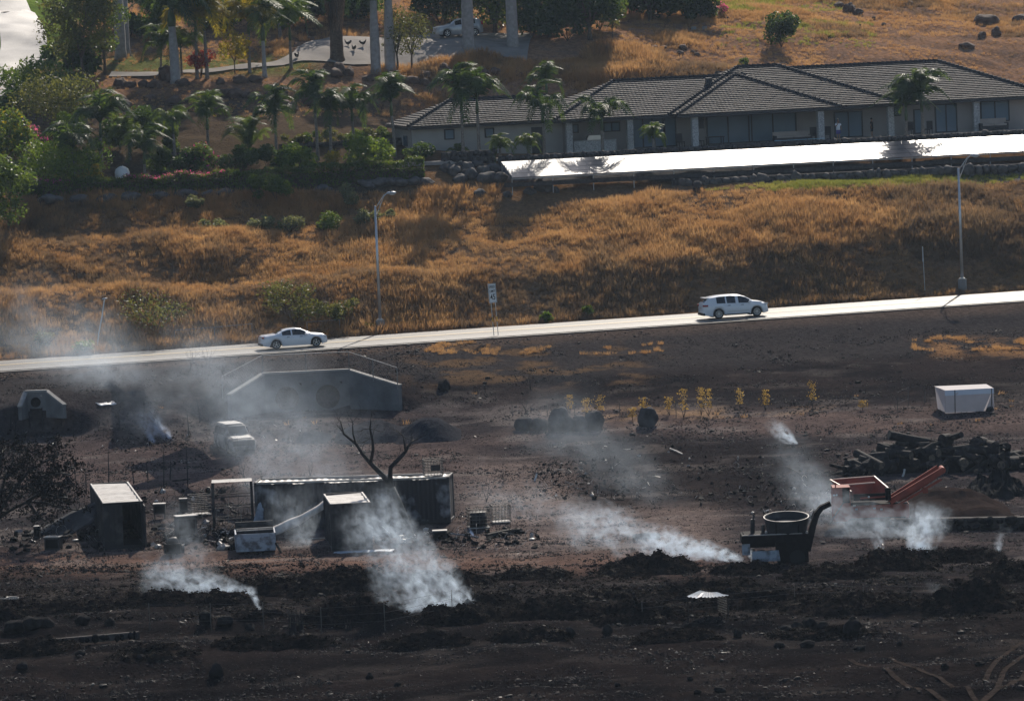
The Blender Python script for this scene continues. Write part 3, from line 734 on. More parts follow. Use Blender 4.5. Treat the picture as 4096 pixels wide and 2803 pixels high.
b = pbase(1000, 640); palm(b, .9, 'mid', 22, 1.05, 'big date palm with long upright spreading fronds', None, .3, seed=60, shaft=False, long=True, name='date_palm')
# upper terrace palms
GC = 'yellow green palms by the upper driveway'
for i, (px, py, pc, wd, key, r, lab) in enumerate((
        (789, 315, 110, 1.15, 'yellow', .15, 'yellow palm with golden fronds left of the purple shrub'), (829, 315, 90, 1.25, 'yellow', .16, 'larger yellow palm right behind the purple shrub'),
        (999, 292, 110, 1.1, 'yellow', .14, 'yellow green palm left of the pale ringed palm'), (1059, 306, 130, 1.15, 'mid', .2, 'palm with a pale ringed trunk by the driveway edge'),
        (1165, 276, 130, 1.05, 'bright', .14, 'bright green palm leaning over the driveway'), (645, 295, 190, .8, 'mid', .1, 'small palm on the upper lawn behind the tall royal palm'),
        (727, 300, 200, .8, 'mid', .1, 'small palm right of the tall royal palm trunk'), (1120, 150, 60, 1.2, 'mid', .16, 'green palm beyond the driveway shade'))):
    b = pbase(px, py); palm(b, max(1.2, at(px, pc, b.y).z-b.z-.7), key, 12, wd*1.25, lab, GC, r, seed=80+i, tm=m_royal if px == 1059 else None)
GD = 'tall royal palms with white trunks'
for i, (px, py, hh, r, lab) in enumerate(((703, 330, 5.0, .42, 'royal palm with a white trunk in front of the yellow palms'), (484, 235, 9.5, .46, 'tall royal palm beside the lawn with a scarred trunk'), (503, 222, 9.5, .38, 'tall royal palm close behind the scarred one'),
        (1504, 292, 6.6, .42, 'left royal palm of the pair beside the boulders'), (1562, 286, 6.6, .46, 'right royal palm of the pair beside the boulders'),
        (1875, 200, 8, .52, 'royal palm in front of the silver car'), (2052, 190, 8, .5, 'royal palm right of the silver car'))):
    b = pbase(px, py); palm(b, hh, 'dark', 12, 1.55, lab, GD, r*.92, seed=120+i, tm=m_royal, royal=True, name='royal_palm')
# fan palm with a skirt of dead fronds
b = pbase(1349, 245); fp = empty('fan_palm', b, 0, 'thick fan palm with a shaggy skirt of dead brown fronds', 'palm')
inst('trunk', trunk_mesh(6.5, .62, .50, m_bark), fp)
q = random.Random(4); sk = MB()
for i in range(420):
    a = q.uniform(0, 6.28); z = q.uniform(3.0, 6.4); rr = .45+.55*(z-2.6)/3.8*q.uniform(.6, 1.1)
    p0 = Vector((.4*math.cos(a), .4*math.sin(a), z+.6)); p1 = Vector((rr*math.cos(a), rr*math.sin(a), z-.5)); t = Vector((-math.sin(a), math.cos(a), 0))*.05
    sk.add([p0, p1+t, p1-t+Vector((0, 0, -.5))], [(0, 1, 2)])
sk.build('frond_skirt', m_skirt, fp)
for i in range(14): inst('frond', FR['dark'][i % 4], fp, (0, 0, 6.6), (0, q.uniform(-.6, .5), 2*math.pi*i/14), 1.0)

# ---- broadleaf trees and shrubs
def limbs(mb, h, spread, n, r, q, z0=.0, levels=2):
    """forked limbs from the top of a trunk; returns tips"""
    tips = []
    for i in range(n):
        a = 2*math.pi*i/n+q.uniform(-.4, .4); o = Vector((0, 0, z0)); d = Vector((math.cos(a)*spread, math.sin(a)*spread, h))
        p1 = o+d*.5+Vector((q.uniform(-.1, .1), q.uniform(-.1, .1), .08*h)); p2 = o+d
        mb.tube([o, p1, p2], [r, r*.6, r*.3], 5); tips.append(p2)
        for j in range(levels):
            e = p1+(Vector((q.uniform(-1, 1), q.uniform(-1, 1), q.uniform(.2, 1.)))*.45*max(spread, h*.6))
            mb.tube([p1, (p1+e)/2+Vector((0, 0, .05)), e], [r*.5, r*.32, r*.14], 4); tips.append(e)
    return tips
def shrub(name, loc, rx, ry, h, leaf, n, mats, label, cat='shrub', group=None, seed=0, trunk=.0, k=9, inner=.5, flat=0., frac=(.0,), r=.06, droop=0., low=.5, rz=0.):
    """trunk and limbs plus a crown of leaves in uneven clumps; mats[1:] are extra leaf sets with fractions frac"""
    q = random.Random(seed*13+3); rs = np.random.RandomState(seed*7+1); p = empty(name, loc, rz, label, cat, group)
    mb = MB()
    if trunk > 0: mb.tube([(0, 0, -.15), (q.uniform(-.05, .05), q.uniform(-.05, .05), trunk*.6), (0, 0, trunk)], [r*1.35, r, r*.85], 7)
    limbs(mb, max(.2, (h-trunk)*.55), (rx+ry)*.25, 5, r*.7, q, trunk*.95)
    mb.build('trunk' if trunk > .5 else 'stem', m_bark, p, True)
    cl = []; z0 = trunk*.55; ch = h-z0; g = (rx*ry*ch*.5)**(1/3)
    for i in range(k):
        d = Vector((q.gauss(0, 1), q.gauss(0, 1), q.gauss(0, 1))).normalized()*(q.uniform(.15, 1)**.45)*.70
        cl.append((d.x*rx, d.y*ry, z0+ch*.5*(1+d.z), g*.42*q.uniform(.65, 1.25), .85))
    for i, m in enumerate(mats):
        nn = int(n*(1-sum(frac)) if i == 0 else n*frac[i-1])
        P = clump_points(cl, nn, rs, inner if i == 0 else .88)
        if i > 0: P[:, 2] += .04
        P[:, 2] = np.maximum(P[:, 2], .04)
        V_, F_ = leafset(P, leaf*1.35, flat, rs=rs, droop=droop)
        o = bpy.data.objects.new('crown' if i == 0 else 'blossom', npmesh('crown', V_, F_, m, False)); COL.objects.link(o); o.parent = p
    return p
def sh(px, py, wpx, hpx, leaf, n, mats, label, name='shrub', cat='shrub', dy=1., lo=395., **kw):
    b = ground(px, py, lo); s_ = S(b.y)/1.18; return shrub(name, b, wpx/2/s_, wpx/2/s_*dy, hpx/s_, leaf, n, mats, label, cat, seed=int(px*7+py), **kw)
# left garden mass
sh(330, 330, 330, 420, .13, 5200, [L_olive], 'tall feathery acacia beside the green lawn', 'acacia_tree', 'tree', trunk=2.2, k=16, r=.14, low=.35)
sh(420, 300, 170, 330, .12, 3000, [L_mid], 'leafy tree between the acacia and the royal palm', 'leafy_tree', 'tree', trunk=1.8, k=10, r=.12, low=.3)
sh(255, 150, 110, 170, .05, 260, [L_olive], 'nearly bare young tree casting its shadow across the drive', 'young_tree', 'tree', trunk=1.0, k=8, r=.07)
sh(290, 300, 260, 130, .26, 1500, [L_dark], 'dark shaggy palm thicket at the edge of the drive', 'palm_thicket', droop=.2)
sh(170, 400, 430, 140, .15, 3600, [L_mid], 'flat topped green shrub in front of the curved drive', k=14)
sh(230, 540, 400, 230, .11, 5200, [L_olive], 'large feathery grey green shrub above the bougainvillea', 'feathery_shrub', k=16)
sh(60, 480, 150, 110, .16, 1200, [L_dark], 'dark palm like shrub above the ficus', k=7)
sh(285, 610, 170, 150, .08, 3600, [L_bright], 'rounded clipped glossy green bush', 'clipped_bush', k=6, inner=.8)
sh(25, 690, 220, 230, .13, 3200, [L_mid, L_yellow], 'dense ficus tree with yellowing leaves above the boulders', 'ficus_tree', 'tree', frac=(.12,), trunk=.6, k=10, r=.12)
sh(140, 640, 140, 130, .09, 2200, [L_olive, L_pink], 'rounded bougainvillea with pink bracts', 'bougainvillea', frac=(.28,), k=7)
sh(225, 735, 420, 130, .10, 6000, [L_bright], 'low spreading glossy shrub sloping down to the hedge', k=18, inner=.8)
sh(365, 665, 110, 90, .08, 1900, [L_dark], 'small rounded dark bush behind the white tank', k=5)
sh(590, 600, 170, 170, .10, 2900, [L_dark], 'big dark glossy bush in the middle of the garden', k=8)
sh(480, 600, 130, 150, .10, 2000, [L_dark], 'dark bush left of the big glossy bush', k=7)
sh(690, 620, 140, 90, .16, 1300, [L_mid], 'pale fountain like shrub behind the garden wall', droop=.4, k=6)
sh(640, 705, 130, 100, .10, 1700, [L_mid], 'leafy green shrub beside the stout palm', k=6)
sh(735, 715, 140, 110, .10, 2000, [L_dark], 'dark shrub growing against the hedge', k=7)
sh(835, 700, 150, 110, .10, 2100, [L_mid, L_pink], 'green shrub with a few pink blossoms', frac=(.05,), k=7)
sh(960, 700, 170, 110, .10, 2400, [L_dark], 'broad dark shrub below the big date palm', k=7)
sh(1090, 700, 160, 95, .10, 2200, [L_dark], 'dark shrub right of the date palm', k=7)
sh(1190, 700, 190, 110, .11, 2600, [L_bright], 'light green shrub with upright leaves behind the hedge', k=8)
sh(1330, 690, 110, 80, .09, 900, [L_yellow], 'small yellow leaved shrub behind the hedge', k=5)
sh(1475, 665, 230, 110, .12, 3000, [L_bright], 'broad light green shrub near the end wall of the house', k=9)
sh(390, 740, 110, 80, .09, 1100, [L_yellow], 'yellow green shrub left of the white tank', k=5)
sh(1660, 640, 170, 55, .09, 1500, [L_dark], 'low clipped dark hedge at the foot of the house wall', k=6, inner=.8)
for i, px in enumerate(range(1170, 1560, 75)):
    sh(px, 585+(-4*i), 110, 50, .08, 1100, [L_mid if i % 2 else L_olive], 'low shrub in the planted bed behind the garden wall', group='low shrubs in the planted bed', k=5)
sh(805, 312, 90, 120, .10, 1100, [L_red], 'purple leaved shrub at the foot of the yellow palms', k=6)
sh(940, 300, 130, 170, .10, 1300, [L_yellow], 'thin yellow green small tree between the palms', 'small_tree', 'tree', trunk=1.2, k=8, r=.05)
sh(1650, 285, 200, 250, .09, 2300, [L_olive], 'small tree with fine shiny leaves left of the silver car', 'small_tree', 'tree', trunk=1.5, k=10, r=.09, low=.35)
sh(1590, 290, 130, 240, .09, 900, [L_olive], 'sparse forked small tree between the royal palms', 'small_tree', 'tree', trunk=1.6, k=7, r=.10)
# dark trees along the top
for i, (px, py, wp, hp, lab) in enumerate(((1980, 135, 300, 260, 'dark broad tree directly behind the silver car'), (2200, 150, 330, 300, 'dark broad tree right of the last royal palm'), (2360, 160, 250, 260, 'dark tree with drooping foliage uphill of the lamp lawn'), (1250, 90, 330, 260, 'dark tree in the shade beyond the driveway'),
        (1420, 60, 260, 240, 'dark tree behind the shaggy fan palm'), (2600, 90, 300, 200, 'dark tree at the end of the shaded row'), (2760, 70, 260, 160, 'olive tree beside the pink bougainvillea uphill'), (620, 110, 260, 260, 'dark tree uphill of the small lawn palms'), (950, 60, 240, 200, 'dark tree uphill of the yellow palms'), (1750, 60, 300, 240, 'dark tree above the roof of the silver car'))):
    sh(px, py, wp*1.25, hp*1.25, .20, 5200, [L_dark if i % 3 else L_mid], lab, 'shade_tree', 'tree', trunk=1.2, k=16, r=.2, lo=430.)
sh(2450, 155, 90, 200, .10, 900, [L_olive], 'slender shrubby tree casting a long shadow uphill', 'small_tree', 'tree', trunk=.8, k=7, r=.05, lo=430.)
sh(2520, 60, 120, 90, .12, 700, [L_red], 'shrub with orange red flowers under the trees', k=6, lo=430.)
sh(2885, 60, 80, 50, .08, 500, [L_olive, L_pink], 'small pink bougainvillea on the upper slope', frac=(.5,), k=5, lo=430.)
sh(3125, 190, 150, 140, .13, 2300, [L_dark], 'lone dark green bush on the dry upper slope', k=8, lo=440.)
sh(2970, 275, 70, 40, .10, 500, [L_mid], 'small green tuft just behind the roof ridge', k=4, lo=440.)
for i, (px, py, wp, hp, lab) in enumerate(((1760, 95, 260, 150, 'dark thicket behind the windscreen of the silver car'), (1980, 90, 240, 170, 'dark thicket behind the tail of the silver car'), (2130, 150, 230, 150, 'dark thicket just right of the last royal palm'), (2270, 165, 260, 150, 'dark palm like thicket on the shaded bank'), (2400, 120, 240, 150, 'dark thicket behind the slender shrubby tree'), (2620, 70, 260, 110, 'dark thicket under the red flowered shrub'), (2800, 75, 200, 80, 'brown green thicket beside the pink bougainvillea'),
        (1130, 130, 220, 170, 'dark thicket in the deep shade left of the driveway'), (1260, 95, 240, 170, 'dark thicket behind the driveway chickens'), (1420, 80, 240, 150, 'dark thicket between fan palm and royal palms'), (620, 170, 200, 170, 'dark thicket behind the royal palm of the lawn'), (900, 130, 240, 150, 'dark thicket behind the thin yellow tree'), (520, 150, 140, 110, 'dark thicket at the foot of the scarred royal palm'))):
    sh(px, py, wp, hp, .17, 2600, [(L_dark, L_mid, L_dark)[i % 3]], lab, 'thicket', 'thicket', k=9, lo=430.)
# left edge tree below the hedge
sh(40, 945, 250, 300, .13, 3400, [L_mid], 'leafy tree at the slope edge below the hedge', 'leafy_tree', 'tree', trunk=1.0, k=12, r=.1, lo=380.)
# slope shrubs
sh(1110, 815, 140, 110, .10, 1900, [L_mid], 'rounded green bush below the hedge', k=7, lo=385.)
sh(1025, 805, 90, 90, .10, 900, [L_mid], 'smaller green bush left of the rounded one', k=5, lo=385.)
for i, (px, py, wp, hp) in enumerate(((1040, 925, 150, 50), (1160, 930, 150, 55), (1290, 925, 170, 60), (1480, 905, 110, 60), (1400, 815, 150, 60), (860, 925, 120, 40), (780, 835, 100, 45), (1560, 890, 90, 45))):
    sh(px, py, wp, hp, .09, 1100, [L_sage if i != 2 else L_mid], ('spreading' if wp > 140 else 'small' if wp < 105 else 'rounded')+(' low grey green shrub' if i != 2 else ' low leafy green shrub')+' on the dry slope', group='sage shrubs on the dry slope', k=6, lo=380.)
for i, (px, py, wp, hp, mm) in enumerate(((620, 1335, 330, 170, L_olive), (1180, 1300, 260, 190, L_olive), (340, 1425, 120, 50, L_bright), (190, 1390, 110, 60, L_olive), (1470, 1330, 70, 30, L_bright), (2180, 1290, 70, 40, L_bright), (2360, 1265, 60, 45, L_mid), (1340, 1290, 200, 120, L_olive))):
    sh(px, py, wp, hp, .09, 1500 if wp > 150 else 500, [mm], ['straggly olive thicket left of the chain link rail', 'straggly olive thicket behind the white sedan', 'small green weed at the far left of the road verge', 'olive weed patch below the grass bank', 'green weed at the foot of the left lamp post', 'green weed past the speed sign', 'tall thin weed at the verge', 'dry thicket beside the left lamp post'][i], 'weed_thicket', 'weeds', k=8, lo=375., inner=.3)
# ================================================================ driveways, hedge, boulders, garden things
def ribbon(name, pts, width, m, dz=.05, kind='structure'):
    """a paved sheet draped over the ground along world points"""
    vs_ = []; fs_ = []; P = [Vector(p) for p in pts]; n = 5
    W_ = width if hasattr(width, '__len__') else [width]*len(P)
    for i, p in enumerate(P):
        t = P[min(i+1, len(P)-1)]-P[max(i-1, 0)]; t.z = 0; t.normalize(); s_ = Vector((t.y, -t.x, 0))
        for j in range(n+1):
            q_ = p + s_*W_[i]*(j/n-.5); vs_.append((q_.x, q_.y, max(zg(q_.x, q_.y), zg(q_.x, q_.y+.2))+dz))
    for i in range(len(P)-1):
        for j in range(n): a = i*(n+1)+j; fs_.append((a, a+1, a+n+2, a+n+1))
    o = MB().add(vs_, fs_).build(name, m, None, True); tag(o, kind=kind); return o
def spline(P, step=.8):
    out = []
    for i in range(len(P)-1):
        p0, p1, p2, p3 = [Vector(P[min(max(k, 0), len(P)-1)]) for k in (i-1, i, i+1, i+2)]
        n = max(1, int((p2-p1).length/step))
        for k in range(n):
            t = k/n; out.append(.5*((2*p1)+(p2-p0)*t+(2*p0-5*p1+4*p2-p3)*t*t+(3*p1-p0-3*p2+p3)*t**3))
    out.append(Vector(P[-1])); return out
m_drive = mat('pale_concrete_drive', (.28, .26, .245), rough=.6, spec=.3, var=.16, scale=.7, bump=.15, bscale=7)
m_slab = mat('driveway_slab', (.25, .225, .205), rough=.9, spec=.1, var=.16, scale=.8, bump=.15, bscale=7)
c_ = spline([ground(px, py, 425.) for px, py in ((-60, 430), (30, 330), (88, 230), (92, 140), (60, 60), (20, 10))] + [Vector((-52, 500, 0)), Vector((-64, 520, 0))])
ribbon('curved_drive', c_, 4.2, m_drive, .09)
c_ = spline([ground(px, py, 430.) for px, py in ((440, 305), (640, 300), (880, 283), (1060, 262), (1230, 232), (1420, 200), (1640, 172), (1850, 162), (2120, 172))])
DRV = c_; DRW = [1.4+9.6*float(sstep(.38, .60, i/len(c_))) for i in range(len(c_))]; ribbon('driveway', c_, DRW, m_slab, .10)

# hedge along the garden edge
hp = spline([ground(px, py, 398.) for px, py in ((90, 800), (350, 798), (700, 785), (1060, 770), (1400, 748), (1700, 735))], 1.0)
hd = empty('hedge', hp[len(hp)//2], 0, 'long clipped dark hedge with patches of magenta bougainvillea', 'hedge')
rs = np.random.RandomState(3); Pts = []; Pk = []
for i in range(len(hp)-1):
    a, b = hp[i], hp[i+1]; t0 = i/(len(hp)-1); hh = 1.65+.5*t0+.14*math.sin(i*1.7); n = 520
    u = rs.uniform(0, 1, n); v = rs.uniform(0, 1, n); face = rs.uniform(0, 1, n)
    bump_ = .12*np.sin(i*2.1+u*3)+.12*rs.normal(size=n)
    yo = np.where(face < .55, -.6+np.abs(rs.normal(size=n))*.10, rs.uniform(-.65, .75, n)); zo = np.where(face < .55, v*hh, hh-np.abs(rs.normal(size=n))*.12)
    Pts.append(np.stack([a.x+(b.x-a.x)*u, a.y+(b.y-a.y)*u+yo+bump_*.6+.9, a.z+(b.z-a.z)*u+zo+bump_*.5-.1], 1))
    if any(abs(t0-c0) < w0 for c0, w0 in ((.07, .05), (.30, .07), (.38, .03), (.46, .03), (.20, .01))):
        n = 60; u = rs.uniform(0, 1, n); Pk.append(np.stack([a.x+(b.x-a.x)*u, a.y+(b.y-a.y)*u+rs.uniform(.1, .9, n), a.z+(b.z-a.z)*u+hh+rs.normal(size=n)*.10-.12], 1))
V_, F_ = leafset(np.concatenate(Pts)-np.array(hd.location), .12, rs=rs); o = bpy.data.objects.new('foliage', npmesh('foliage', V_, F_, L_mid, False)); COL.objects.link(o); o.parent = hd
V_, F_ = leafset(np.concatenate(Pk)-np.array(hd.location), .08, rs=rs); o = bpy.data.objects.new('blossom', npmesh('blossom', V_, F_, L_pink, False)); COL.objects.link(o); o.parent = hd
tp_ = np.concatenate(Pts); tp_ = tp_[rs.uniform(size=len(tp_)) < .35]; tp_[:, 2] += .08; V_, F_ = leafset(tp_-np.array(hd.location), .085, rs=rs); o = bpy.data.objects.new('new_growth', npmesh('new_growth', V_, F_, L_olive, False)); COL.objects.link(o); o.parent = hd  # extra olive leaves paint in the light caught along the hedge top
core = MB(); vs_ = []; 
for p in hp: vs_ += [tuple(p-hd.location+Vector((0, .55, -.3))), tuple(p-hd.location+Vector((0, .55, 1.3))), tuple(p-hd.location+Vector((0, 1.25, 1.3))), tuple(p-hd.location+Vector((0, 1.25, -.3)))]
core.add(vs_, [(4*i+a, 4*i+b, 4*i+4+b, 4*i+4+a) for i in range(len(hp)-1) for a, b in ((0, 1), (1, 2), (2, 3))]).build('branches', m_bark, hd)

# boulders
m_rock = mat('red_brown_boulder', (.11, .072, .055), rough=.9, spec=.25, var=.4, scale=2.2, bump=.5, bscale=6)
m_grey = mat('grey_boulder', (.105, .093, .085), rough=.9, spec=.25, var=.4, scale=2.2, bump=.5, bscale=6)
m_burnrock = mat('sooty_boulder', (.019, .018, .018), rough=1., spec=.03, var=.5, scale=2., bump=.5, bscale=6)
RP = {m.name: [MB().rock((0, 0, 0), (1, 1, 1), 11+k, 3, .26).mesh('boulder', m, True) for k in range(7)] for m in (m_rock, m_grey, m_burnrock)}
def boulder(px, py, wpx, hpx, m, label, group=None, lo=216., seed=0, cat='boulder', sink=.25):
    b = ground(px, py, lo); s_ = S(b.y); q = random.Random(int(px*3+py*5+seed))
    o = bpy.data.objects.new('boulder', q.choice(RP[m.name])); COL.objects.link(o)
    w_ = wpx/2/s_; h_ = hpx/2/s_
    o.scale = (w_, w_*q.uniform(.75, 1.05), h_*1.15); o.location = (b.x, b.y+w_*.6, b.z+h_*(1-sink)); o.rotation_euler = (q.uniform(-.2, .2), q.uniform(-.2, .2), q.uniform(0, 6))
    if group: label = ('%s %s' % ('big' if wpx >= 62 else 'small' if wpx < 38 else 'medium', 'flat' if hpx < .55*wpx else 'upright' if hpx > .8*wpx else 'rounded')) + ' ' + label
    return tag(o, label, cat, group)
GR = 'scattered boulders on the dry slope behind the garden'
q = random.Random(21)
for px, py, wp, hp_ in ((480, 345, 50, 35), (520, 352, 55, 28), (575, 350, 45, 30), (660, 320, 70, 60), (690, 330, 60, 45), (620, 355, 60, 35), (730, 345, 60, 30), (880, 340, 40, 30), (480, 425, 60, 50), (500, 440, 60, 40), (600, 400, 50, 20), (695, 420, 60, 35),
        (765, 410, 50, 28), (830, 405, 50, 25), (900, 392, 60, 40), (940, 395, 60, 45), (985, 395, 45, 30), (1020, 400, 55, 35), (1070, 395, 40, 25), (1125, 388, 55, 30), (1055, 425, 50, 25), (1090, 430, 50, 30), (1130, 425, 55, 30), (1240, 425, 60, 55), (1170, 445, 50, 40), (960, 335, 70, 35), (1020, 330, 60, 30)):
    boulder(px, py, wp, hp_, m_rock, 'rough red brown boulder lying on the dry slope above the garden', GR, 425.)
GR2 = 'boulders in a line below the upper driveway'
for px, py, wp, hp_ in ((1360, 298, 60, 50), (1395, 305, 50, 40), (1340, 312, 60, 40), (1590, 335, 50, 45), (1700, 312, 70, 30), (1775, 300, 60, 45), (1830, 300, 60, 25), (1920, 308, 70, 40), (1980, 305, 50, 35), (2080, 310, 30, 20), (1480, 325, 60, 28), (1640, 340, 80, 40), (1700, 345, 50, 30)):
    boulder(px, py, wp, hp_, m_rock, 'brown boulder at the edge of the tall grass below the driveway', GR2, 425.)
for i, (px, py, wp, hp_) in enumerate(((3355, 32, 40, 25), (3400, 50, 50, 40), (3435, 62, 40, 28), (3495, 80, 18, 16), (3535, 105, 24, 14), (3950, 100, 100, 45), (4080, 95, 60, 40), (3930, 152, 40, 26), (3985, 146, 40, 38), (3870, 195, 60, 25), (3640, 25, 40, 22))):
    boulder(px, py, wp, hp_, m_rock, 'weathered boulder on the bare upper slope behind the house', 'boulders on the bare upper slope', 440.)
for i in range(14):
    boulder(2480+q.uniform(-60, 340), 205+q.uniform(-12, 25), q.uniform(18, 36), q.uniform(12, 24), m_rock, 'small lava rock in the heap behind the house roof', 'lava rock heap on the upper slope', 440.)
GR3 = 'pale boulders lining the foot of the hedge'
for px, py, wp, hp_ in ((60, 685, 110, 40), (110, 670, 70, 30), (200, 820, 110, 45), (310, 815, 100, 40), (420, 812, 100, 36), (520, 808, 90, 40), (640, 800, 90, 34), (740, 795, 100, 38), (830, 790, 70, 30), (900, 790, 80, 36), (1290, 770, 80, 30), (1480, 755, 90, 36), (1530, 750, 90, 40), (1600, 745, 80, 36), (1650, 742, 70, 34), (1700, 740, 70, 30), (1560, 735, 50, 26)):
    boulder(px, py, wp, hp_, m_grey, 'pale grey boulder at the foot of the hedge', GR3, 395.)
GR4 = 'boulders piled at the left end of the solar panels'
for px, py, wp, hp_ in ((1820, 705, 60, 45), (1870, 690, 60, 45), (1880, 720, 70, 50), (1935, 705, 60, 45), (1950, 735, 80, 50), (2000, 730, 60, 40), (1790, 690, 60, 36), (1910, 670, 60, 30), (1975, 690, 60, 36), (1840, 735, 60, 40), (2160, 765, 60, 45), (2190, 770, 50, 40), (2225, 775, 30, 30), (2030, 790, 40, 26), (2120, 780, 50, 30), (1920, 790, 60, 34)):
    boulder(px, py, wp, hp_, m_grey, 'boulder piled beside the left end of the solar panels', GR4, 395.)
# retaining wall of boulders below the gravel track
p0 = ground(2690, 746, 395.); p1 = ground(4200, 702, 395.)
rockwall('boulder_retaining_wall', p0, p1, 1, .7, .6, 'dry stacked boulder retaining wall between the gravel track and green strip', m_grey, min(p0.z, p1.z)-.35, max(p0.z, p1.z)+.55, 150, seed=5)
tk = empty('concrete_pillar', ground(2790, 765, 395.), 0, 'dark round topped concrete pillar beside the green strip', 'pillar')
MB().tube([(0, 0, -.1), (0, 0, .55), (0, 0, .75), (0, 0, .84)], [.40, .40, .32, .12], 14).build('pillar', m_core, tk, True)
# white tank
b = ground(490, 722, 398.); tn = empty('water_tank', b, 0, 'small white spherical tank among the garden shrubs', 'tank')
m_tank = mat('white_tank', (.72, .73, .74), rough=.4, spec=.4, var=.05)
MB().tube([(0, 0, .05), (0, 0, .12), (0, 0, .35), (0, 0, .65), (0, 0, .95), (0, 0, 1.12), (0, 0, 1.2)], [.35, .5, .6, .62, .52, .28, .08], 18).build('shell', m_tank, tn, True)
MB().cyl((0, 0, 1.15), (0, 0, 1.28), .1, .1, 10).build('cap', m_frame, tn)
p0 = ground(1120, 606, 405.); p1 = ground(1640, 578, 405.)
rockwall('garden_wall', p0, p1, 1, .4, .5, 'low dark garden wall behind the planted shrubs', m_lava, p0.z-.3, p0.z+.6, 60, seed=8)
p0 = ground(580, 640, 405.); p1 = ground(800, 630, 405.)
rockwall('garden_wall', p0, p1, 1, .4, .5, 'short low stone wall in the middle of the hedged garden', m_lava, p0.z-.3, p0.z+.5, 30, seed=9)
# garden lamps on the upper lawn
for px, py, lab in ((2912, 100, 'slim path lamp standing higher up the dry slope'), (2909, 175, 'slim path lamp near the green grass patch'), (3442, 130, 'thin stake in the grass of the upper slope')):
    b = ground(px, py, 440.); g_ = empty('path_lamp', b, 0, lab, 'lamp'); MB().cyl((0, 0, -.1), (0, 0, .65), .02, .02, 6).build('stake', m_frame, g_); MB().cyl((0, 0, .62), (0, 0, .78), .06, .09, 8).build('lamp_head', m_frame, g_)
for px, py, lab in ((2775, 120, 'pale concrete block lying in the grass'), (2818, 118, 'dark concrete block beside the pale one')):
    b = ground(px, py, 440.); o = MB().box((0, 0, .14), (.5, .3, .3)).box((0, 0, .30), (.36, .2, .02)).build('concrete_block', m_conc, None, loc=b); tag(o, lab, 'block')
# chickens on the driveway
m_hen = mat('dark_feathers', (.02, .016, .014), rough=.6, spec=.4, var=.4, scale=20); m_comb = mat('red_comb', (.4, .03, .03), rough=.6)
for i, (px, py, rz, lab) in enumerate(((1394, 190, 2.9, 'dark chicken standing nearest the fan palm'), (1451, 190, .1, 'dark chicken pecking right of the others'), (1417, 210, 2.2, 'dark chicken standing at the driveway edge'), (1187, 240, 1.0, 'dark chicken in the shade of the driveway'))):
    b = ground(px, py, 430.); c0 = empty('chicken', b + Vector((0, 0, .10)), rz, lab, 'chicken'); c0.scale = (1.35,)*3
    skin_mesh('body', [(0, 0, .22), (.12, 0, .24), (.20, 0, .34), (.23, 0, .42), (.28, 0, .41), (-.12, 0, .26), (-.22, 0, .40), (.02, .05, .12), (.02, .05, .01), (.02, -.05, .12), (.02, -.05, .01), (.07, .05, .0), (.07, -.05, .0)],
              [(0, 1), (1, 2), (2, 3), (3, 4), (0, 5), (5, 6), (0, 7), (7, 8), (0, 9), (9, 10), (8, 11), (10, 12)], [(.11, .12), (.10, .11), .05, .035, .012, .09, (.02, .06), .02, .010, .02, .010, .008, .008], m_hen, c0)
    MB().box((.23, 0, .47), (.06, .012, .04)).build('comb', m_comb, c0); 

# ================================================================ street furniture
m_galv = mat('galvanised_steel', (.55, .55, .55), rough=.38, metal=.7, var=.12, scale=2)
m_lamp = mat('lamp_housing', (.42, .44, .46), rough=.4, metal=.3, var=.1)
m_lens = mat('lamp_lens', (.6, .62, .62), rough=.15, spec=.6, var=.05)
def lamp(px, py, label):
    b = ground(px, py, 375.); g_ = empty('street_lamp', b, 0, label, 'street lamp', 'street lamps along the highway')
    MB().tube([(0, 0, -.3), (0, 0, .75)], [.36, .34], 12).build('concrete_base', m_conc, g_)
    MB().cyl((0, 0, .75), (0, 0, 9.55), .13, .075, 10).build('pole', m_galv, g_, True)
    MB().cyl((0, 0, .76), (0, 0, .84), .22, .22, 10).build('base_plate', m_galv, g_)
    for dz in (0, .75): MB().tube([(0, 0, 9.35-dz), (.35, -.1, 9.85-dz*.55), (.72, -.2, 10.38-dz*.12), (1.0, -.28, 10.52)], [.035, .035, .03, .03], 6).build('arm', m_galv, g_, True)
    MB().bar((.36, -.1, 9.44), (.40, -.1, 9.88), .03).build('arm_brace', m_galv, g_)
    hd_ = MB().loft([[(x_, -.3+w_*math.cos(a), 10.52+h_*math.sin(a)) for a in np.linspace(0, 2*math.pi, 10, endpoint=False)] for x_, w_, h_ in ((.92, .06, .05), (1.08, .15, .11), (1.42, .19, .13), (1.62, .13, .08), (1.68, .05, .03))]).build('lamp_head', m_lamp, g_, True)
    MB().rock((1.36, -.3, 10.43), (.24, .14, .08), 2, 2, 0).build('lens', m_lens, hd_, True); MB().cyl((1.25, -.3, 10.62), (1.25, -.3, 10.77), .045, .045, 8).build('photocell', m_frame, hd_)
lamp(1522, 1318, 'tall galvanised street lamp with a truss arm behind the white sedan'); lamp(3850, 1153, 'tall galvanised street lamp with a truss arm past the white station wagon')
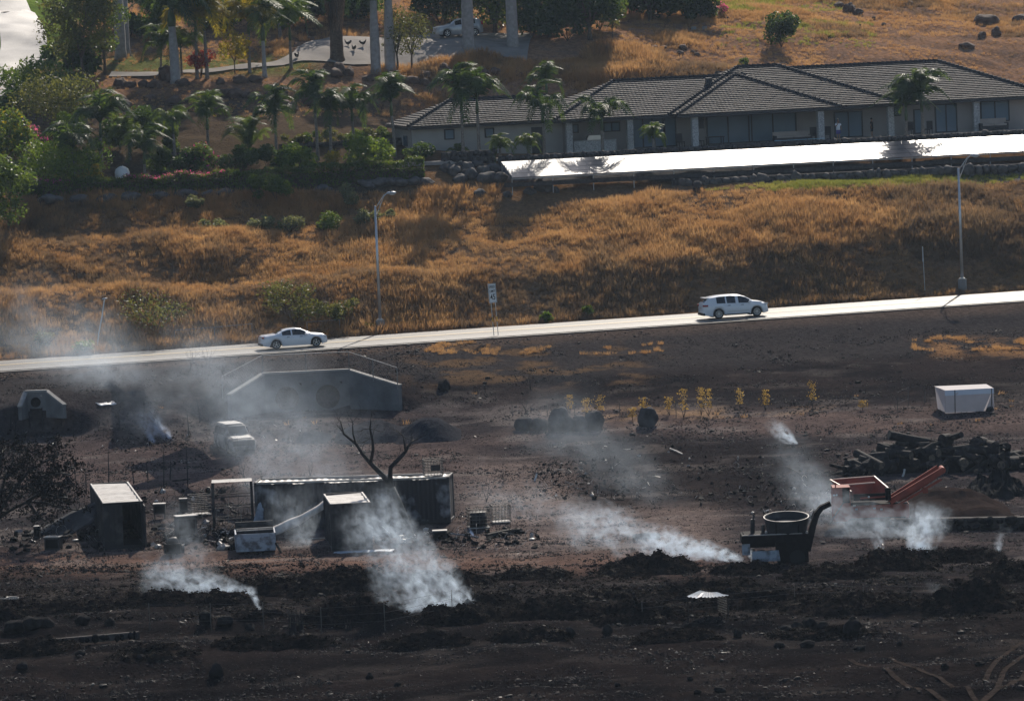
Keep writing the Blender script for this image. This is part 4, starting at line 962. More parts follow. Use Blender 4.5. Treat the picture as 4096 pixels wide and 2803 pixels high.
# leaning pole, blank sign posts
b = ground(385, 1405, 372.); g_ = empty('leaning_pole', b, 0, 'thin grey pole leaning over the grass bank', 'pole')
MB().tube([(0, 0, -.2), (.25, .2, 1.4), (.55, .4, 2.7), (.78, .5, 3.9)], [.05, .05, .05, .05], 7).build('pole', m_galv, g_); MB().rock((.82, .5, 3.95), (.2, .1, .08), 3, 1).build('broken_head', m_lamp, g_)
b = ground(3700, 1162, 380.); g_ = empty('sign_post', b, 0, 'slim unlit sign seen edge on beside the right lamp', 'sign')
MB().cyl((0, 0, -.2), (-.08, 0, 3.5), .03, .03, 6).build('post', m_galv, g_); MB().box((-.07, 0, 2.85), (.30, .02, 1.1), (0, -.02, 1.25)).build('sign_plate', m_galv, g_)
# speed limit sign
m_signw = mat('sign_white', (.80, .80, .78), rough=.4, spec=.4, var=.03); m_signb = mat('sign_black', (.01, .01, .01), rough=.5, var=.05); m_refl = mat('amber_reflector', (.75, .40, .04), rough=.35, var=.05)
b = ground(1985, 1342, 360.); sg = empty('speed_limit_sign', b, .12, 'white speed limit sign on twin posts with amber reflectors', 'sign'); sg.rotation_euler = (0, -.05, .30)
for x_ in (-.17, .17):
    pt = MB().cyl((x_, .03, -.3), (x_, .03, 2.6), .03, .03, 6).build('post', m_galv, sg); MB().box((x_, -.01, 1.25), (.075, .015, .36)).build('reflector', m_refl, pt)
PLW, PLZ0, PLZ1 = .62, 2.5, 3.95
pl = MB().box((0, 0, (PLZ0+PLZ1)/2), (PLW, .02, PLZ1-PLZ0)).build('sign_plate', m_signw, sg)
bd = MB(); zc = (PLZ0+PLZ1)/2; hw_ = PLW/2-.035; hh_ = (PLZ1-PLZ0)/2-.035
for s_ in (-1, 1): bd.box((s_*hw_, -.014, zc), (.018, .006, 2*hh_)).box((0, -.0145, zc+s_*hh_), (2*hw_, .006, .018))
bd.build('border', m_signb, pl)
def text(body, size, loc, parent, m, sx=1.):
    cu = bpy.data.curves.new('lettering', 'FONT'); cu.body = body; cu.size = size; cu.align_x = 'CENTER'; cu.align_y = 'CENTER'; cu.extrude = .002; cu.offset = size*.012
    tmp = bpy.data.objects.new('lettering', cu); COL.objects.link(tmp)
    dg = bpy.context.evaluated_depsgraph_get(); me_ = bpy.data.meshes.new_from_object(tmp.evaluated_get(dg)); bpy.data.objects.remove(tmp)
    me_.materials.clear(); me_.materials.append(m); o = bpy.data.objects.new('lettering', me_); COL.objects.link(o); o.parent = parent
    o.location = loc; o.rotation_euler = (math.pi/2, 0, 0); o.scale = (sx, 1, 1); return o
text('SPEED', .27, (0, -.016, PLZ1-.25), pl, m_signb, .62); text('LIMIT', .27, (0, -.016, PLZ1-.58), pl, m_signb, .68); text('45', .62, (0, -.016, PLZ0+.42), pl, m_signb, .66)
# chain link rail fence beyond the road
m_wire = mat('fence_wire', (.22, .22, .22), rough=.4, metal=.6, var=.1)
def railfence(name, pts, hgt, label, post_every=2.6, mesh_=True):
    P = [Vector(p) for p in pts]; o0 = P[0].copy(); g_ = empty(name, o0, 0, label, 'fence'); L = 0; 
    top = [p-o0+Vector((0, 0, hgt)) for p in P]; MB().tube(top, .028, 6).build('top_rail', m_wire, g_)
    for i in range(len(P)-1):
        n = max(1, int(round((P[i+1]-P[i]).length/post_every)))
        for k in range(n+(i == len(P)-2)):
            p = P[i].lerp(P[i+1], k/n)-o0; MB().cyl(p+Vector((0, 0, -.2)), p+Vector((0, 0, hgt)), .032, .032, 6).build('post', m_wire, g_)
        if mesh_:
            mb = MB(); L = (P[i+1]-P[i]).length; a, b = P[i]-o0, P[i+1]-o0
            for d_ in (-1, 1):
                for k in range(int(L/.28)+4):
                    u0 = k*.28; u1 = u0+d_*hgt
                    def pt(u, z): return a.lerp(b, min(max(u/L, 0), 1))+Vector((0, 0, z))
                    if 0 <= u1 <= L and u0 <= L: mb.bar(pt(u0, .05), pt(u1, hgt), .005)
            mb.build('wire_mesh', m_wire, g_)
    return g_
railfence('chain_link_fence', [ground(px, py, 374.) for px, py in ((700, 1378), (860, 1366), (1010, 1352))], 1.1, 'chain link fence behind the road, left of the white sedan')
railfence('chain_link_fence', [ground(px, py, 374.) for px, py in ((1230, 1345), (1360, 1335))], 1.1, 'short chain link fence behind the hood of the white sedan')

# ================================================================ culverts
m_cwall = mat('culvert_concrete', (.16, .157, .155), rough=.9, var=.28, scale=.8, bump=.25, bscale=6)
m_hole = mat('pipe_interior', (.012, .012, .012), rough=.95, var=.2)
def culvert(name, c, rz, xs, zb, zt_, pipes, pr, wings, label, th=.35):
    """headwall standing on c; xs = straight wall extent, wings = ((x_end, y_end, z_end), ...)"""
    g_ = empty(name, c, rz, label, 'culvert')
    # wall front with round openings
    N_ = 28; bm = bmesh.new(); outer = [(xs[0], zb), (xs[1], zb), (xs[1], zt_), (xs[0], zt_)]
    mb = MB(); edges = sorted([xs[0]] + [x_ for p in pipes for x_ in (p-pr*1.25, p+pr*1.25)] + [xs[1]])
    zc0 = zb + .25 + pr; z1 = zc0+pr*1.25; z0_ = zb
    for i in range(0, len(edges), 2): mb.box(((edges[i]+edges[i+1])/2, 0, (zb+zt_)/2), (edges[i+1]-edges[i], th, zt_-zb))
    for p in pipes:
        mb.box((p, 0, (z1+zt_)/2), (2.5*pr, th, zt_-z1))
        for sgn in (-th/2,):
            vs_ = []; fs_ = []
            for k in range(N_):
                a = 2*math.pi*k/N_; c_, s_ = math.cos(a), math.sin(a); m_ = max(abs(c_), abs(s_))
                zz = zc0+pr*1.25*s_/m_; vs_ += [(p+pr*c_, sgn, zc0+pr*s_), (p+pr*1.25*c_/m_, sgn, max(zz, zb))]
            fs_ = [(2*k, 2*k+1, (2*k+3) % (2*N_), (2*k+2) % (2*N_)) for k in range(N_)]
            mb.add(vs_, fs_)
    mb.build('headwall', m_cwall, g_)
    MB().box(((xs[0]+xs[1])/2, 0, zt_+.06), (xs[1]-xs[0]+.1, th+.12, .14)).build('coping', m_conc, g_)
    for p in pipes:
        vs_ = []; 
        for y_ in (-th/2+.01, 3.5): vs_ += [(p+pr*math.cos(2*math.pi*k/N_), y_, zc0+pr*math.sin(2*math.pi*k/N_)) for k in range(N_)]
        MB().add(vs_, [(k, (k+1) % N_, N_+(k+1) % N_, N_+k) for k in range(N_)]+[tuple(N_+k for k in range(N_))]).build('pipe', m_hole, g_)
    for (x0_, (xe, ye, ze)) in zip((xs[0], xs[1]), wings):
        d = Vector((xe-x0_, ye, 0)).normalized(); n_ = Vector((-d.y, d.x, 0))*th*.5
        a, b = Vector((x0_, 0, 0)), Vector((xe, ye, 0)); Z = lambda v, z: (v.x, v.y, z)
        MB().add([Z(a-n_, zb-.5), Z(b-n_, zb-.5), Z(b-n_, ze), Z(a-n_, zt_), Z(a+n_, zb-.5), Z(b+n_, zb-.5), Z(b+n_, ze), Z(a+n_, zt_)],
                 [(0, 1, 2, 3), (5, 4, 7, 6), (3, 2, 6, 7), (1, 5, 6, 2), (0, 3, 7, 4)]).build('wing_wall', m_cwall, g_)
        MB().bar((a.x, a.y, zt_+.05), (b.x, b.y, ze+.05), th+.10, .12).build('coping', m_conc, g_)
    return g_
b = at(1250, 1630, 354.5); cz = b.z
def cl_(px, py, Y=354.5): p = at(px, py, Y)-b; return p.x, p.z
x0_, zt0 = cl_(1052, 1497); x1_, zt1 = cl_(1397, 1482); ztop = (zt0+zt1)/2
wl = at(905, 1590, 350.5)-b; wr = at(1590, 1555, 350.5)-b
culvert('culvert_headwall', b, R(3), (x0_, x1_), -.35, ztop, [cl_(1148, 1580)[0], cl_(1311, 1577)[0]], .86, ((wl.x, -3.2, wl.z+.1), (wr.x, -3.2, wr.z+.1)), 'wide concrete culvert headwall with two round pipe openings')
b2 = at(155, 1625, 349.0)
def c2_(px, py): p = at(px, py, 349.0)-b2; return p.x, p.z
xa, za = c2_(104, 1568); xb, zb_ = c2_(186, 1566)
culvert('culvert_headwall', b2, 0, (xa, xb), -.3, (za+zb_)/2, [c2_(143, 1605)[0]], .36, ((c2_(86, 1615)[0], -1.4, .1), (c2_(265, 1608)[0], -1.4, .1)), 'small concrete culvert with one pipe and sloping wings', .25)
# fence over the headwall
fz = [b+Vector((wl.x-.3, -3.2, wl.z+.1)), b+Vector((x0_, .1, ztop)), b+Vector((x1_, .1, ztop)), b+Vector((wr.x, -3.2, wr.z+.1))]
railfence('chain_link_fence', fz, 1.35, 'chain link fence standing on top of the wide culvert headwall', 3.0)
# ================================================================ cars
m_paint = mat('white_paint', (.76, .77, .79), rough=.28, spec=.5, var=.02, coat=.6)
m_silver = mat('silver_paint', (.42, .44, .46), rough=.3, spec=.5, metal=.3, var=.03, coat=.6)
m_cglass = mat('car_glass', (.012, .014, .017), rough=.05, spec=.8, var=.05)
m_tyre = mat('tyre_rubber', (.014, .014, .014), rough=.85, spec=.25, var=.2)
m_rim = mat('alloy_rim', (.55, .56, .57), rough=.3, metal=.85, var=.08)
m_trim = mat('black_trim', (.02, .02, .02), rough=.5, spec=.4, var=.1)
m_tail = mat('tail_lamp', (.30, .02, .025), rough=.25, spec=.6, var=.1)
m_head = mat('head_lamp', (.6, .62, .64), rough=.15, spec=.8, var=.1)
def car(name, loc, rz, label, cat, spec, m_body, burnt=False, pitch=0., group=None):
    """spec: L, W, clearance, wheel radius, axle x positions (rear, front), upper outline [(x, ztop)], belt [(x, z)], roof half width, glass station ranges"""
    L, W, cl, wr, ax = spec['L'], spec['W'], spec['cl'], spec['wr'], spec['ax']
    g_ = empty(name, loc, rz, label, cat, group); g_.rotation_euler = (0, pitch, rz)
    up = spec['up']; bl_ = spec['belt']; f = lambda pts, x: float(np.interp(x, [p[0] for p in pts], [p[1] for p in pts]))
    xs = sorted(set([round(v, 3) for v in np.linspace(0, L, 46)] + [round(p[0], 3) for p in up] + [round(a+s*wr*k, 3) for a in ax for s in (-1, 1) for k in (1.15, 1.0, .7)]))
    secs = []; info = []
    for x in xs:
        t = min(x, L-x); w0 = W/2*(1-.26*math.exp(-t/.16)-.05*math.exp(-t/.6))       # plan taper at the ends
        zl = cl + .10*math.exp(-t/.25)
        for a in ax:
            if abs(x-a) < wr*1.16: zl = max(zl, wr+math.sqrt(max(0, (wr*1.16)**2-(x-a)**2))*1.0-.02)
        zt_ = f(up, x); zb = min(f(bl_, x), zt_-.02); cab = sstep(.06, .30, zt_-zb)
        wr_ = w0*(1-cab) + spec['rw']*cab; zl = min(zl, zb-.10)
        zsh = zl+(zb-zl)*.72
        half = [(w0*.93, zl), (w0*.995, zl+(zb-zl)*.25), (w0, zl+(zb-zl)*.5), (w0*.985, zsh), (w0*(.93 if cab < .5 else .945), zb), (wr_*(.99 if cab > .4 else .82), zt_-.05*(cab)-.015), (wr_*.72 if cab > .4 else w0*.5, zt_-.008), (0, zt_)]
        ring = [(x-L/2, -y, z) for y, z in half] + [(x-L/2, y, z) for y, z in reversed(half[:-1])]
        secs.append(ring); info.append((x, cab, zt_, zb))
    n = len(secs[0]); mb = MB().loft(secs, closed=True, cap=True)
    body = mb.build('body', m_body, g_, True)
    md = body.modifiers.new('edge', 'EDGE_SPLIT'); md.split_angle = R(38)
    # glazing: faces between belt (4) and cant rail (5) on the cabin, and the raked screens
    def glass(nm, sel, out=.012, inset=.06):
        for rng, rows, sides in sel:
            for s_ in sides:
                vs_ = []; ii = [i for i, x in enumerate(xs) if rng[0]-1e-6 <= x <= rng[1]+1e-6]
                if len(ii) < 2: continue
                for i in ii:
                    r_ = secs[i]
                    for k in rows:
                        a = r_[k] if s_ < 0 else r_[n-1-k+0] if k < 7 else r_[7]
                        vs_.append(a)
                nrw = len(rows); P = [Vector(v) for v in vs_]; c = sum(P, Vector())/len(P)
                # shrink slightly inside the pillar lines and push outwards
                for j in range(len(ii)):
                    col = P[j*nrw:(j+1)*nrw]
                    if nrw == 2:
                        a, b = col; P[j*nrw] = a.lerp(b, .03); P[j*nrw+1] = a.lerp(b, .93)
                nv = []
                for p in P:
                    if nrw == 2: d = Vector((0, -1 if s_ < 0 else 1, .25)).normalized()
                    else: d = Vector((-.6 if rng[0] < L/2 else .6, 0, .8)).normalized()
                    nv.append(p+d*out)
                MB().add(nv, [(j*nrw+k, j*nrw+k+1, (j+1)*nrw+k+1, (j+1)*nrw+k) for j in range(len(ii)-1) for k in range(nrw-1)]).build(nm, m_cglass, g_, True)
    if not burnt:
        glass('side_window', [(r_, (4, 5), (-1, 1)) for r_ in spec['side']])
        for r_ in spec['screens']:
            ii = [i for i, x in enumerate(xs) if r_[0]-1e-6 <= x <= r_[1]+1e-6]; vs_ = []; rows = [5, 6, 7, 8, 9]
            for i in ii:
                for k in rows:
                    p = Vector(secs[i][k]); d = Vector((-.6 if r_[0] < L/2 else .6, 0, .8)).normalized(); vs_.append(Vector((p.x, p.y*.90, p.z))+d*.014)
            MB().add(vs_, [(j*5+k, j*5+k+1, (j+1)*5+k+1, (j+1)*5+k) for j in range(len(ii)-1) for k in range(4)]).build('windscreen' if r_[0] > L/2 else 'rear_window', m_cglass, g_, True)
    # wheels
    for a in ax:
        for s_ in (-1, 1):
            w_ = empty('wheel', (a-L/2, s_*(W/2-.13), wr)); w_.parent = g_
            ty = MB().tube([(0, -.11, 0), (0, -.10, 0), (0, .10, 0), (0, .11, 0)], [wr*.90, wr, wr, wr*.90], 22).build('tyre', m_tyre, w_, True)
            ty.modifiers.new('edge', 'EDGE_SPLIT').split_angle = R(40)
            rm = MB(); y0 = s_*.115
            rm.tube([(0, y0*.9, 0), (0, y0, 0)], [wr*.20, wr*.16], 10)
            for k in range(spec.get('spokes', 5)):
                an = 2*math.pi*k/spec.get('spokes', 5)+.3
                for da in (-.13, .13): rm.bar((wr*.14*math.cos(an), y0*.97, wr*.14*math.sin(an)), (wr*.64*math.cos(an+da), y0*.93, wr*.64*math.sin(an+da)), .03, .022)
            tor = [(wr*.66*math.cos(t), y0*.9, wr*.66*math.sin(t)) for t in np.linspace(0, 2*math.pi, 21)]
            rm.tube(tor, .018, 5, False); rm.build('rim', m_rim if not burnt else m_tyre, w_)
            MB().cyl((0, y0*.80, 0), (0, y0*.84, 0), wr*.62, wr*.62, 16).build('brake_disc', m_trim, w_)
    # arch liners, sills and underside
    MB().box((0, 0, cl+.17), (L*.90, W*.78, .22)).build('underbody', m_trim, g_)
    return g_, f, secs, xs
def deco(g_, L, W, parts):
    for nm, c, d, m in parts:
        MB().box((c[0]-L/2, c[1], c[2]), d).build(nm, m, g_)
SEDAN = dict(L=5.04, W=1.90, cl=.20, wr=.355, ax=(1.08, 4.13), rw=.60, spokes=5,
    up=[(0, .86), (.05, 1.00), (.25, 1.06), (.85, 1.08), (1.0, 1.10), (1.75, 1.38), (2.15, 1.46), (2.65, 1.475), (3.05, 1.42), (3.45, 1.24), (3.80, 1.06), (4.4, .99), (4.8, .90), (4.98, .78), (5.04, .55)],
    belt=[(0, .84), (.9, 1.02), (2.0, .98), (3.6, .93), (4.8, .80), (5.04, .52)],
    side=[(1.50, 2.30), (2.34, 3.42)], screens=[(1.05, 1.72), (3.12, 3.74)])
WAGON = dict(L=5.19, W=2.0, cl=.22, wr=.385, ax=(1.16, 4.19), rw=.68, spokes=10,
    up=[(0, .92), (.06, 1.20), (.12, 1.30), (.42, 1.60), (.70, 1.68), (1.4, 1.755), (2.3, 1.775), (2.9, 1.74), (3.35, 1.60), (3.75, 1.38), (4.02, 1.22), (4.6, 1.14), (4.95, 1.02), (5.12, .85), (5.19, .55)],
    belt=[(0, .90), (.3, 1.20), (1.3, 1.15), (3.6, 1.08), (4.8, .95), (5.19, .52)],
    side=[(.95, 1.77), (1.80, 2.64), (2.68, 3.72)], screens=[(.12, .40), (3.42, 3.96)])
def sit(px, py, lo=360.):
    return ground(px, py, lo)
RYAW = math.atan(.24)
def onroad(px, off):                        # point on the highway at lateral offset
    for X in np.arange(-45, 45, .02):
        Y = road_y(X)+off*.97; Xo = X-.24*off*.945
        if proj((Xo, Y, road_z(X)))[0] >= px: return Vector((Xo, Y, road_z(X)+.022-abs(off)*.015))
p = onroad(1172, -1.8); g_, f_, _, _ = car('sedan', p, RYAW, 'white four door sedan driving on the highway past the culvert', 'car', SEDAN, m_paint, pitch=-.008)
L, W = 5.04, 1.90
deco(g_, L, W, [('tail_lamp', (.10, s*.62, .90), (.14, .52, .14), m_tail) for s in (-1, 1)] + [('head_lamp', (4.86, s*.66, .72), (.20, .36, .13), m_head) for s in (-1, 1)] +
     [('door_handle', (x_, s*.945, .86), (.20, .03, .03), m_trim) for x_ in (2.0, 3.0) for s in (-1, 1)] + [('mirror', (3.36, s*1.0, 1.0), (.16, .20, .14), m_paint) for s in (-1, 1)] +
     [('rear_bumper_insert', (.06, 0, .36), (.16, 1.5, .18), m_trim), ('front_grille', (4.97, 0, .52), (.16, 1.1, .2), m_trim), ('number_plate', (.0, 0, .70), (.05, .34, .16), m_rim)])
p = onroad(2934, -1.8); g_, f_, _, _ = car('station_wagon', p, RYAW, 'white tall wagon with chrome trim driving on the highway', 'car', WAGON, m_paint, pitch=-.008)
L, W = 5.19, 2.0
deco(g_, L, W, [('tail_lamp', (.16, s*.78, 1.04), (.34, .34, .13), m_tail) for s in (-1, 1)] + [('head_lamp', (4.97, s*.72, .92), (.26, .34, .13), m_head) for s in (-1, 1)] +
     [('door_handle', (x_, s*.995, .98), (.22, .03, .035), m_trim) for x_ in (2.0, 3.05) for s in (-1, 1)] + [('mirror', (3.62, s*1.08, 1.16), (.16, .22, .17), m_paint) for s in (-1, 1)] +
     [('side_moulding', (2.7, s*1.0, .52), (1.75, .03, .04), m_rim) for s in (-1, 1)] + [('rear_bumper_insert', (.05, 0, .38), (.16, 1.6, .2), m_trim), ('roof_spoiler', (.34, 0, 1.60), (.36, 1.25, .05), m_paint), ('number_plate', (.0, 0, .85), (.06, .34, .16), m_rim), ('lower_trim', (2.6, -.985, .28), (2.0, .04, .10), m_trim), ('front_grille', (5.10, 0, .62), (.14, 1.2, .26), m_trim)])
SUV = dict(L=4.6, W=1.86, cl=.22, wr=.35, ax=(.86, 3.56), rw=.64, spokes=5,
    up=[(0, .95), (.08, 1.25), (.30, 1.55), (.6, 1.64), (1.4, 1.68), (2.2, 1.66), (2.7, 1.52), (3.2, 1.22), (3.45, 1.12), (4.2, 1.02), (4.5, .85), (4.6, .55)],
    belt=[(0, .93), (.4, 1.15), (3.0, 1.05), (4.3, .9), (4.6, .52)], side=[(.75, 1.25), (1.3, 2.0), (2.05, 2.85)], screens=[(.10, .42), (2.66, 3.2)])
b = ground(1832, 152, 440.); g_, f_, _, _ = car('parked_car', b+Vector((0, 0, .14)), math.pi+.28, 'silver compact off roader parked on the shaded driveway', 'car', SUV, m_silver)
deco(g_, 4.6, 1.86, [('tail_lamp', (.14, s*.70, 1.18), (.20, .3, .34), m_tail) for s in (-1, 1)] + [('head_lamp', (4.42, s*.66, .88), (.2, .34, .13), m_head) for s in (-1, 1)] + [('mirror', (2.95, s*1.0, 1.12), (.14, .2, .14), m_silver) for s in (-1, 1)])
# burnt out van, front towards the camera
m_burnt = mat('burnt_bodywork', (.20, .185, .17), rough=.7, spec=.35, col2=(.05, .045, .042), scale=1.6, thr=(.42, .62), bump=.2, bscale=5)
m_ash = mat('ash_roof', (.50, .48, .45), rough=.6, spec=.4, col2=(.24, .22, .20), scale=2.5)
VAN = dict(L=5.0, W=1.95, cl=.18, wr=.34, ax=(1.0, 4.0), rw=.72, spokes=4,
    up=[(0, 1.0), (.06, 1.5), (.25, 1.78), (.6, 1.84), (2.0, 1.86), (2.75, 1.80), (3.15, 1.55), (3.5, 1.2), (3.7, 1.12), (4.5, 1.04), (4.85, .95), (5.0, .6)],
    belt=[(0, .98), (.4, 1.12), (3.4, 1.06), (4.6, .95), (5.0, .55)], side=[], screens=[])
b = ground(938, 1800, 300.); g_, f_, secs_, xs_ = car('burnt_car', b+Vector((0, .9, -.12)), R(-72), 'burnt out tall car with an ash white roof and missing windows', 'car', VAN, m_burnt, burnt=True)
L = 5.0
MB().box((1.5-L/2, 0, 1.865), (2.3, 1.26, .02)).build('roof_panel', m_ash, g_); MB().box((4.15-L/2, 0, 1.085), (.95, 1.30, .02), (0, .10, 0)).build('hood', m_ash, g_)
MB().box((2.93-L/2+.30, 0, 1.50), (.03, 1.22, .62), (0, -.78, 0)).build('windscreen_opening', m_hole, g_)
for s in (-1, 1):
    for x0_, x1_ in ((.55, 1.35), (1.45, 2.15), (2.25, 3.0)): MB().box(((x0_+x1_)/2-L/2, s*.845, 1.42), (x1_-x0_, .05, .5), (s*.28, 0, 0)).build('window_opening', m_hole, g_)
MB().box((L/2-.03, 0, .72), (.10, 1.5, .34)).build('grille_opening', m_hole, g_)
# ================================================================ burnt yard
m_soot = mat('sooty_steel', (.024, .023, .024), rough=.65, spec=.3, col2=(.085, .076, .072), scale=1.3, thr=(.5, .72), bump=.15, bscale=6)
m_rustp = mat('burnt_container_wall', (.030, .027, .028), rough=.65, spec=.35, col2=(.30, .30, .31), scale=.9, thr=(.55, .72), det=8, bump=.1, bscale=5)
m_croof = mat('scorched_tin_roof', (.42, .39, .36), rough=.5, spec=.4, col2=(.22, .19, .17), scale=1.8, thr=(.4, .7))
m_black = mat('black_cloth', (.015, .015, .016)); m_dark = mat('charred_matter', (.010, .009, .009), rough=.9, spec=.12, var=.5, scale=4)
m_wood = mat('charred_log', (.022, .019, .018), rough=.85, spec=.2, col2=(.095, .075, .062), scale=2.5, thr=(.52, .75), bump=.5, bscale=12)
m_cut = mat('log_end', (.16, .12, .085), rough=.85, col2=(.05, .04, .035), scale=5, var=.3)
m_sheet = mat('bare_metal_sheet', (.55, .56, .58), rough=.35, metal=.5, col2=(.35, .33, .31), scale=2)
m_bluew = mat('pale_blue_paint', (.30, .34, .40), rough=.6, spec=.4, col2=(.10, .10, .11), scale=2.2, thr=(.45, .65))
m_orange = mat('orange_paint', (.36, .080, .050), rough=.7, spec=.15, col2=(.20, .055, .040), scale=1.5)
m_gravel = mat('grey_gravel', (.040, .040, .045), rough=1., spec=.0, var=.3, scale=6, bump=.4, bscale=14)
m_mulch = mat('burnt_mulch', (.009, .008, .008), rough=1., spec=.0, col2=(.030, .022, .018), scale=2.4, thr=(.45, .7), bump=1.0, bscale=7)
def corr(mb, p0, ux, uy, lx, ly, pitch=.28, dep=.035):
    """corrugated panel: waves run along ux, extruded along uy"""
    p0, ux, uy = Vector(p0), Vector(ux), Vector(uy); nn = ux.cross(uy); n = max(2, int(lx/pitch*4)); n -= n % 4; vs_ = []
    for i in range(n+1):
        o = nn*(dep if i % 4 in (1, 2) else 0); x = lx*(i - (.0))/n
        vs_ += [p0+ux*x+o, p0+ux*x+uy*ly+o]
    vs_ = [v+nn*.10*mnoise.noise(Vector((v.x*.9, v.y*.9, v.z*1.1)))+uy*.03*mnoise.noise(v*.7) for v in vs_]; mb.add(vs_, [(2*i, 2*i+2, 2*i+3, 2*i+1) for i in range(n)]); return mb
def container(loc, rz, L, label, open_front=True, wall=None, H=2.85, W=2.44, sag=0., name='shipping_container', roofm=None):
    g_ = empty(name, loc, rz, label, 'container'); wall = wall or m_soot
    for s_ in (-1, 1): corr(MB(), (s_*(W/2-.03), .1, .16), (0, 1, 0), (0, 0, 1), L-.2, H-.3).build('side_wall', wall, g_)
    rf = corr(MB(), (-W/2+.06, .06, H-.07), (0, 1, 0), (1, 0, 0), L-.12, W-.12, .45, .03)
    if sag: rf.v = [(x, y, z - sag*math.sin(math.pi*y/L)*(.6+.4*math.sin(y*1.3))) for x, y, z in rf.v]
    rf.build('roof', roofm or m_croof, g_)
    for x_ in (-W/2+.07, W/2-.07):
        for y_ in (.07, L-.07): MB().box((x_, y_, H/2), (.16, .16, H)).build('corner_post', wall, g_)
        MB().box((x_, L/2, H-.05), (.10, L-.3, .12)).build('top_rail', m_croof, g_); MB().box((x_, L/2, .10), (.12, L-.3, .16)).build('bottom_rail', wall, g_)
    for y_ in (.05, L-.05): MB().box((0, y_, H-.05), (W-.3, .10, .12)).build('header', wall, g_); MB().box((0, y_, .10), (W-.3, .1, .18)).build('sill', wall, g_)
    MB().box((0, L/2, .17), (W-.2, L-.2, .06)).build('floor', m_dark, g_); MB().box((0, L-.06, H/2), (W-.3, .04, H-.3)).build('end_wall', wall, g_)
    if open_front:
        d1 = MB().box((-W/4, .03, H/2), (W/2-.12, .05, H-.35)).build('door', wall, g_)
        for x_ in (-W/4-.28, -W/4+.05, -W/4+.32): MB().cyl((x_, -.03, .3), (x_, -.03, H-.25), .025, .025, 6).build('lock_bar', m_soot, d1)
        for z_ in (.7, 1.5, 2.2): MB().box((-W/4, -.008, z_), (W/2-.3, .012, .04)).build('door_rib', m_soot, d1)
        MB().box((W/2+.02, -.62, H/2), (.05, 1.16, H-.35)).build('door', wall, g_)
    else: corr(MB(), (-W/2+.14, .03, .2), (1, 0, 0), (0, 0, 1), W-.28, H-.32).build('end_wall', wall, g_)
    return g_
b = ground(500, 2194); container(b, R(8.4), 12.1, 'tall sooty shipping container with one door standing open', True, m_soot)
a_ = ground(1032, 2113); c_ = ground(1829, 2091); d_ = c_-a_; L_ = 12.15
container(a_+Vector((0, 1.22, 0)), math.atan2(d_.y, d_.x)-math.pi/2, L_, 'long burnt shipping container lying side on with a buckled pale roof', False, m_rustp, sag=.10)
b = ground(1410, 2200); container(b+Vector((0, 0, -.02)), R(6), 6.0, 'small burnt container end on with a torn tin roof, half hidden in smoke', False, m_soot)
# open steel rack with a tin roof between the containers
b = ground(935, 2108); g_ = empty('steel_rack', b, R(3), 'open burnt steel frame with a strip of pale tin roof', 'frame')
for x_ in (-1.2, 1.2):
    for y_ in (0, 1.6): MB().box((x_, y_, 1.4), (.16, .16, 2.8)).build('post', m_soot, g_)
corr(MB(), (-1.25, -.05, 2.82), (0, 1, 0), (1, 0, 0), 1.7, 2.5, .45, .03).build('roof', m_croof, g_)
for z_ in (.5, 1.2, 1.9):
    for y_ in (.0, 1.6): MB().bar((-1.2, y_, z_), (1.2, y_, z_+.03), .05).build('cross_bar', m_soot, g_)
for k in range(12): MB().bar((-1.1+k*.2, .8, .1), (-1.1+k*.2+rnd.uniform(-.1, .1), .8, rnd.uniform(1., 2.0)), .025).build('bar', m_wire if k % 4 == 0 else m_soot, g_)
# cage totes
m_cage = mat('burnt_cage_wire', (.10, .095, .09), rough=.45, metal=.6, var=.3)
def cage(loc, rz, label, w_=1.15, d_=1.0, h_=1.05, plate=False, tank=False):
    g_ = empty('cage_tote', loc, rz, label, 'cage', 'wire cage totes')
    for z_ in np.linspace(.14, h_, 6):
        MB().tube([(-w_/2, -d_/2, z_), (w_/2, -d_/2, z_), (w_/2, d_/2, z_), (-w_/2, d_/2, z_), (-w_/2, -d_/2, z_)], .016, 5, False).build('hoop', m_cage, g_)
    for x_ in np.linspace(-w_/2, w_/2, 7):
        for y_ in (-d_/2, d_/2): MB().cyl((x_, y_, .1), (x_, y_, h_), .012, .012, 4).build('bar', m_cage, g_)
    for y_ in np.linspace(-d_/2, d_/2, 5)[1:-1]:
        for x_ in (-w_/2, w_/2): MB().cyl((x_, y_, .1), (x_, y_, h_), .012, .012, 4).build('bar', m_cage, g_)
    MB().box((0, 0, .08), (w_, d_, .05)).build('pallet', m_croof, g_)
    if plate: MB().box((.1, -d_/2-.02, .55), (.6, .01, .38)).build('plate', m_soot, g_)
    if tank: MB().tube([(0, 0, .1), (0, 0, h_*.8)], [w_*.42, w_*.42], 14).build('tank', m_soot, g_, True)
    return g_
dv = d_ if False else (c_-a_).normalized(); p = a_.lerp(c_, (1740-1032)/(1829-1032)); cage(p+Vector((0, 1.4, 2.80)), R(8), 'wire cage tote standing on the roof of the long container', plate=True)
cage(ground(1915, 2112), R(8), 'wire cage tote with a burnt tank inside, beside the long container', 1.3, 1.15, 1.25, tank=True); cage(ground(2003, 2090), R(8), 'empty wire cage tote beside the tanked one', 1.15, 1.0, 1.15)
cage(ground(800, 2060), R(15), 'crushed wire cage tote among the scrap by the tin roofed frame', 1.3, 1.1, 1.3)
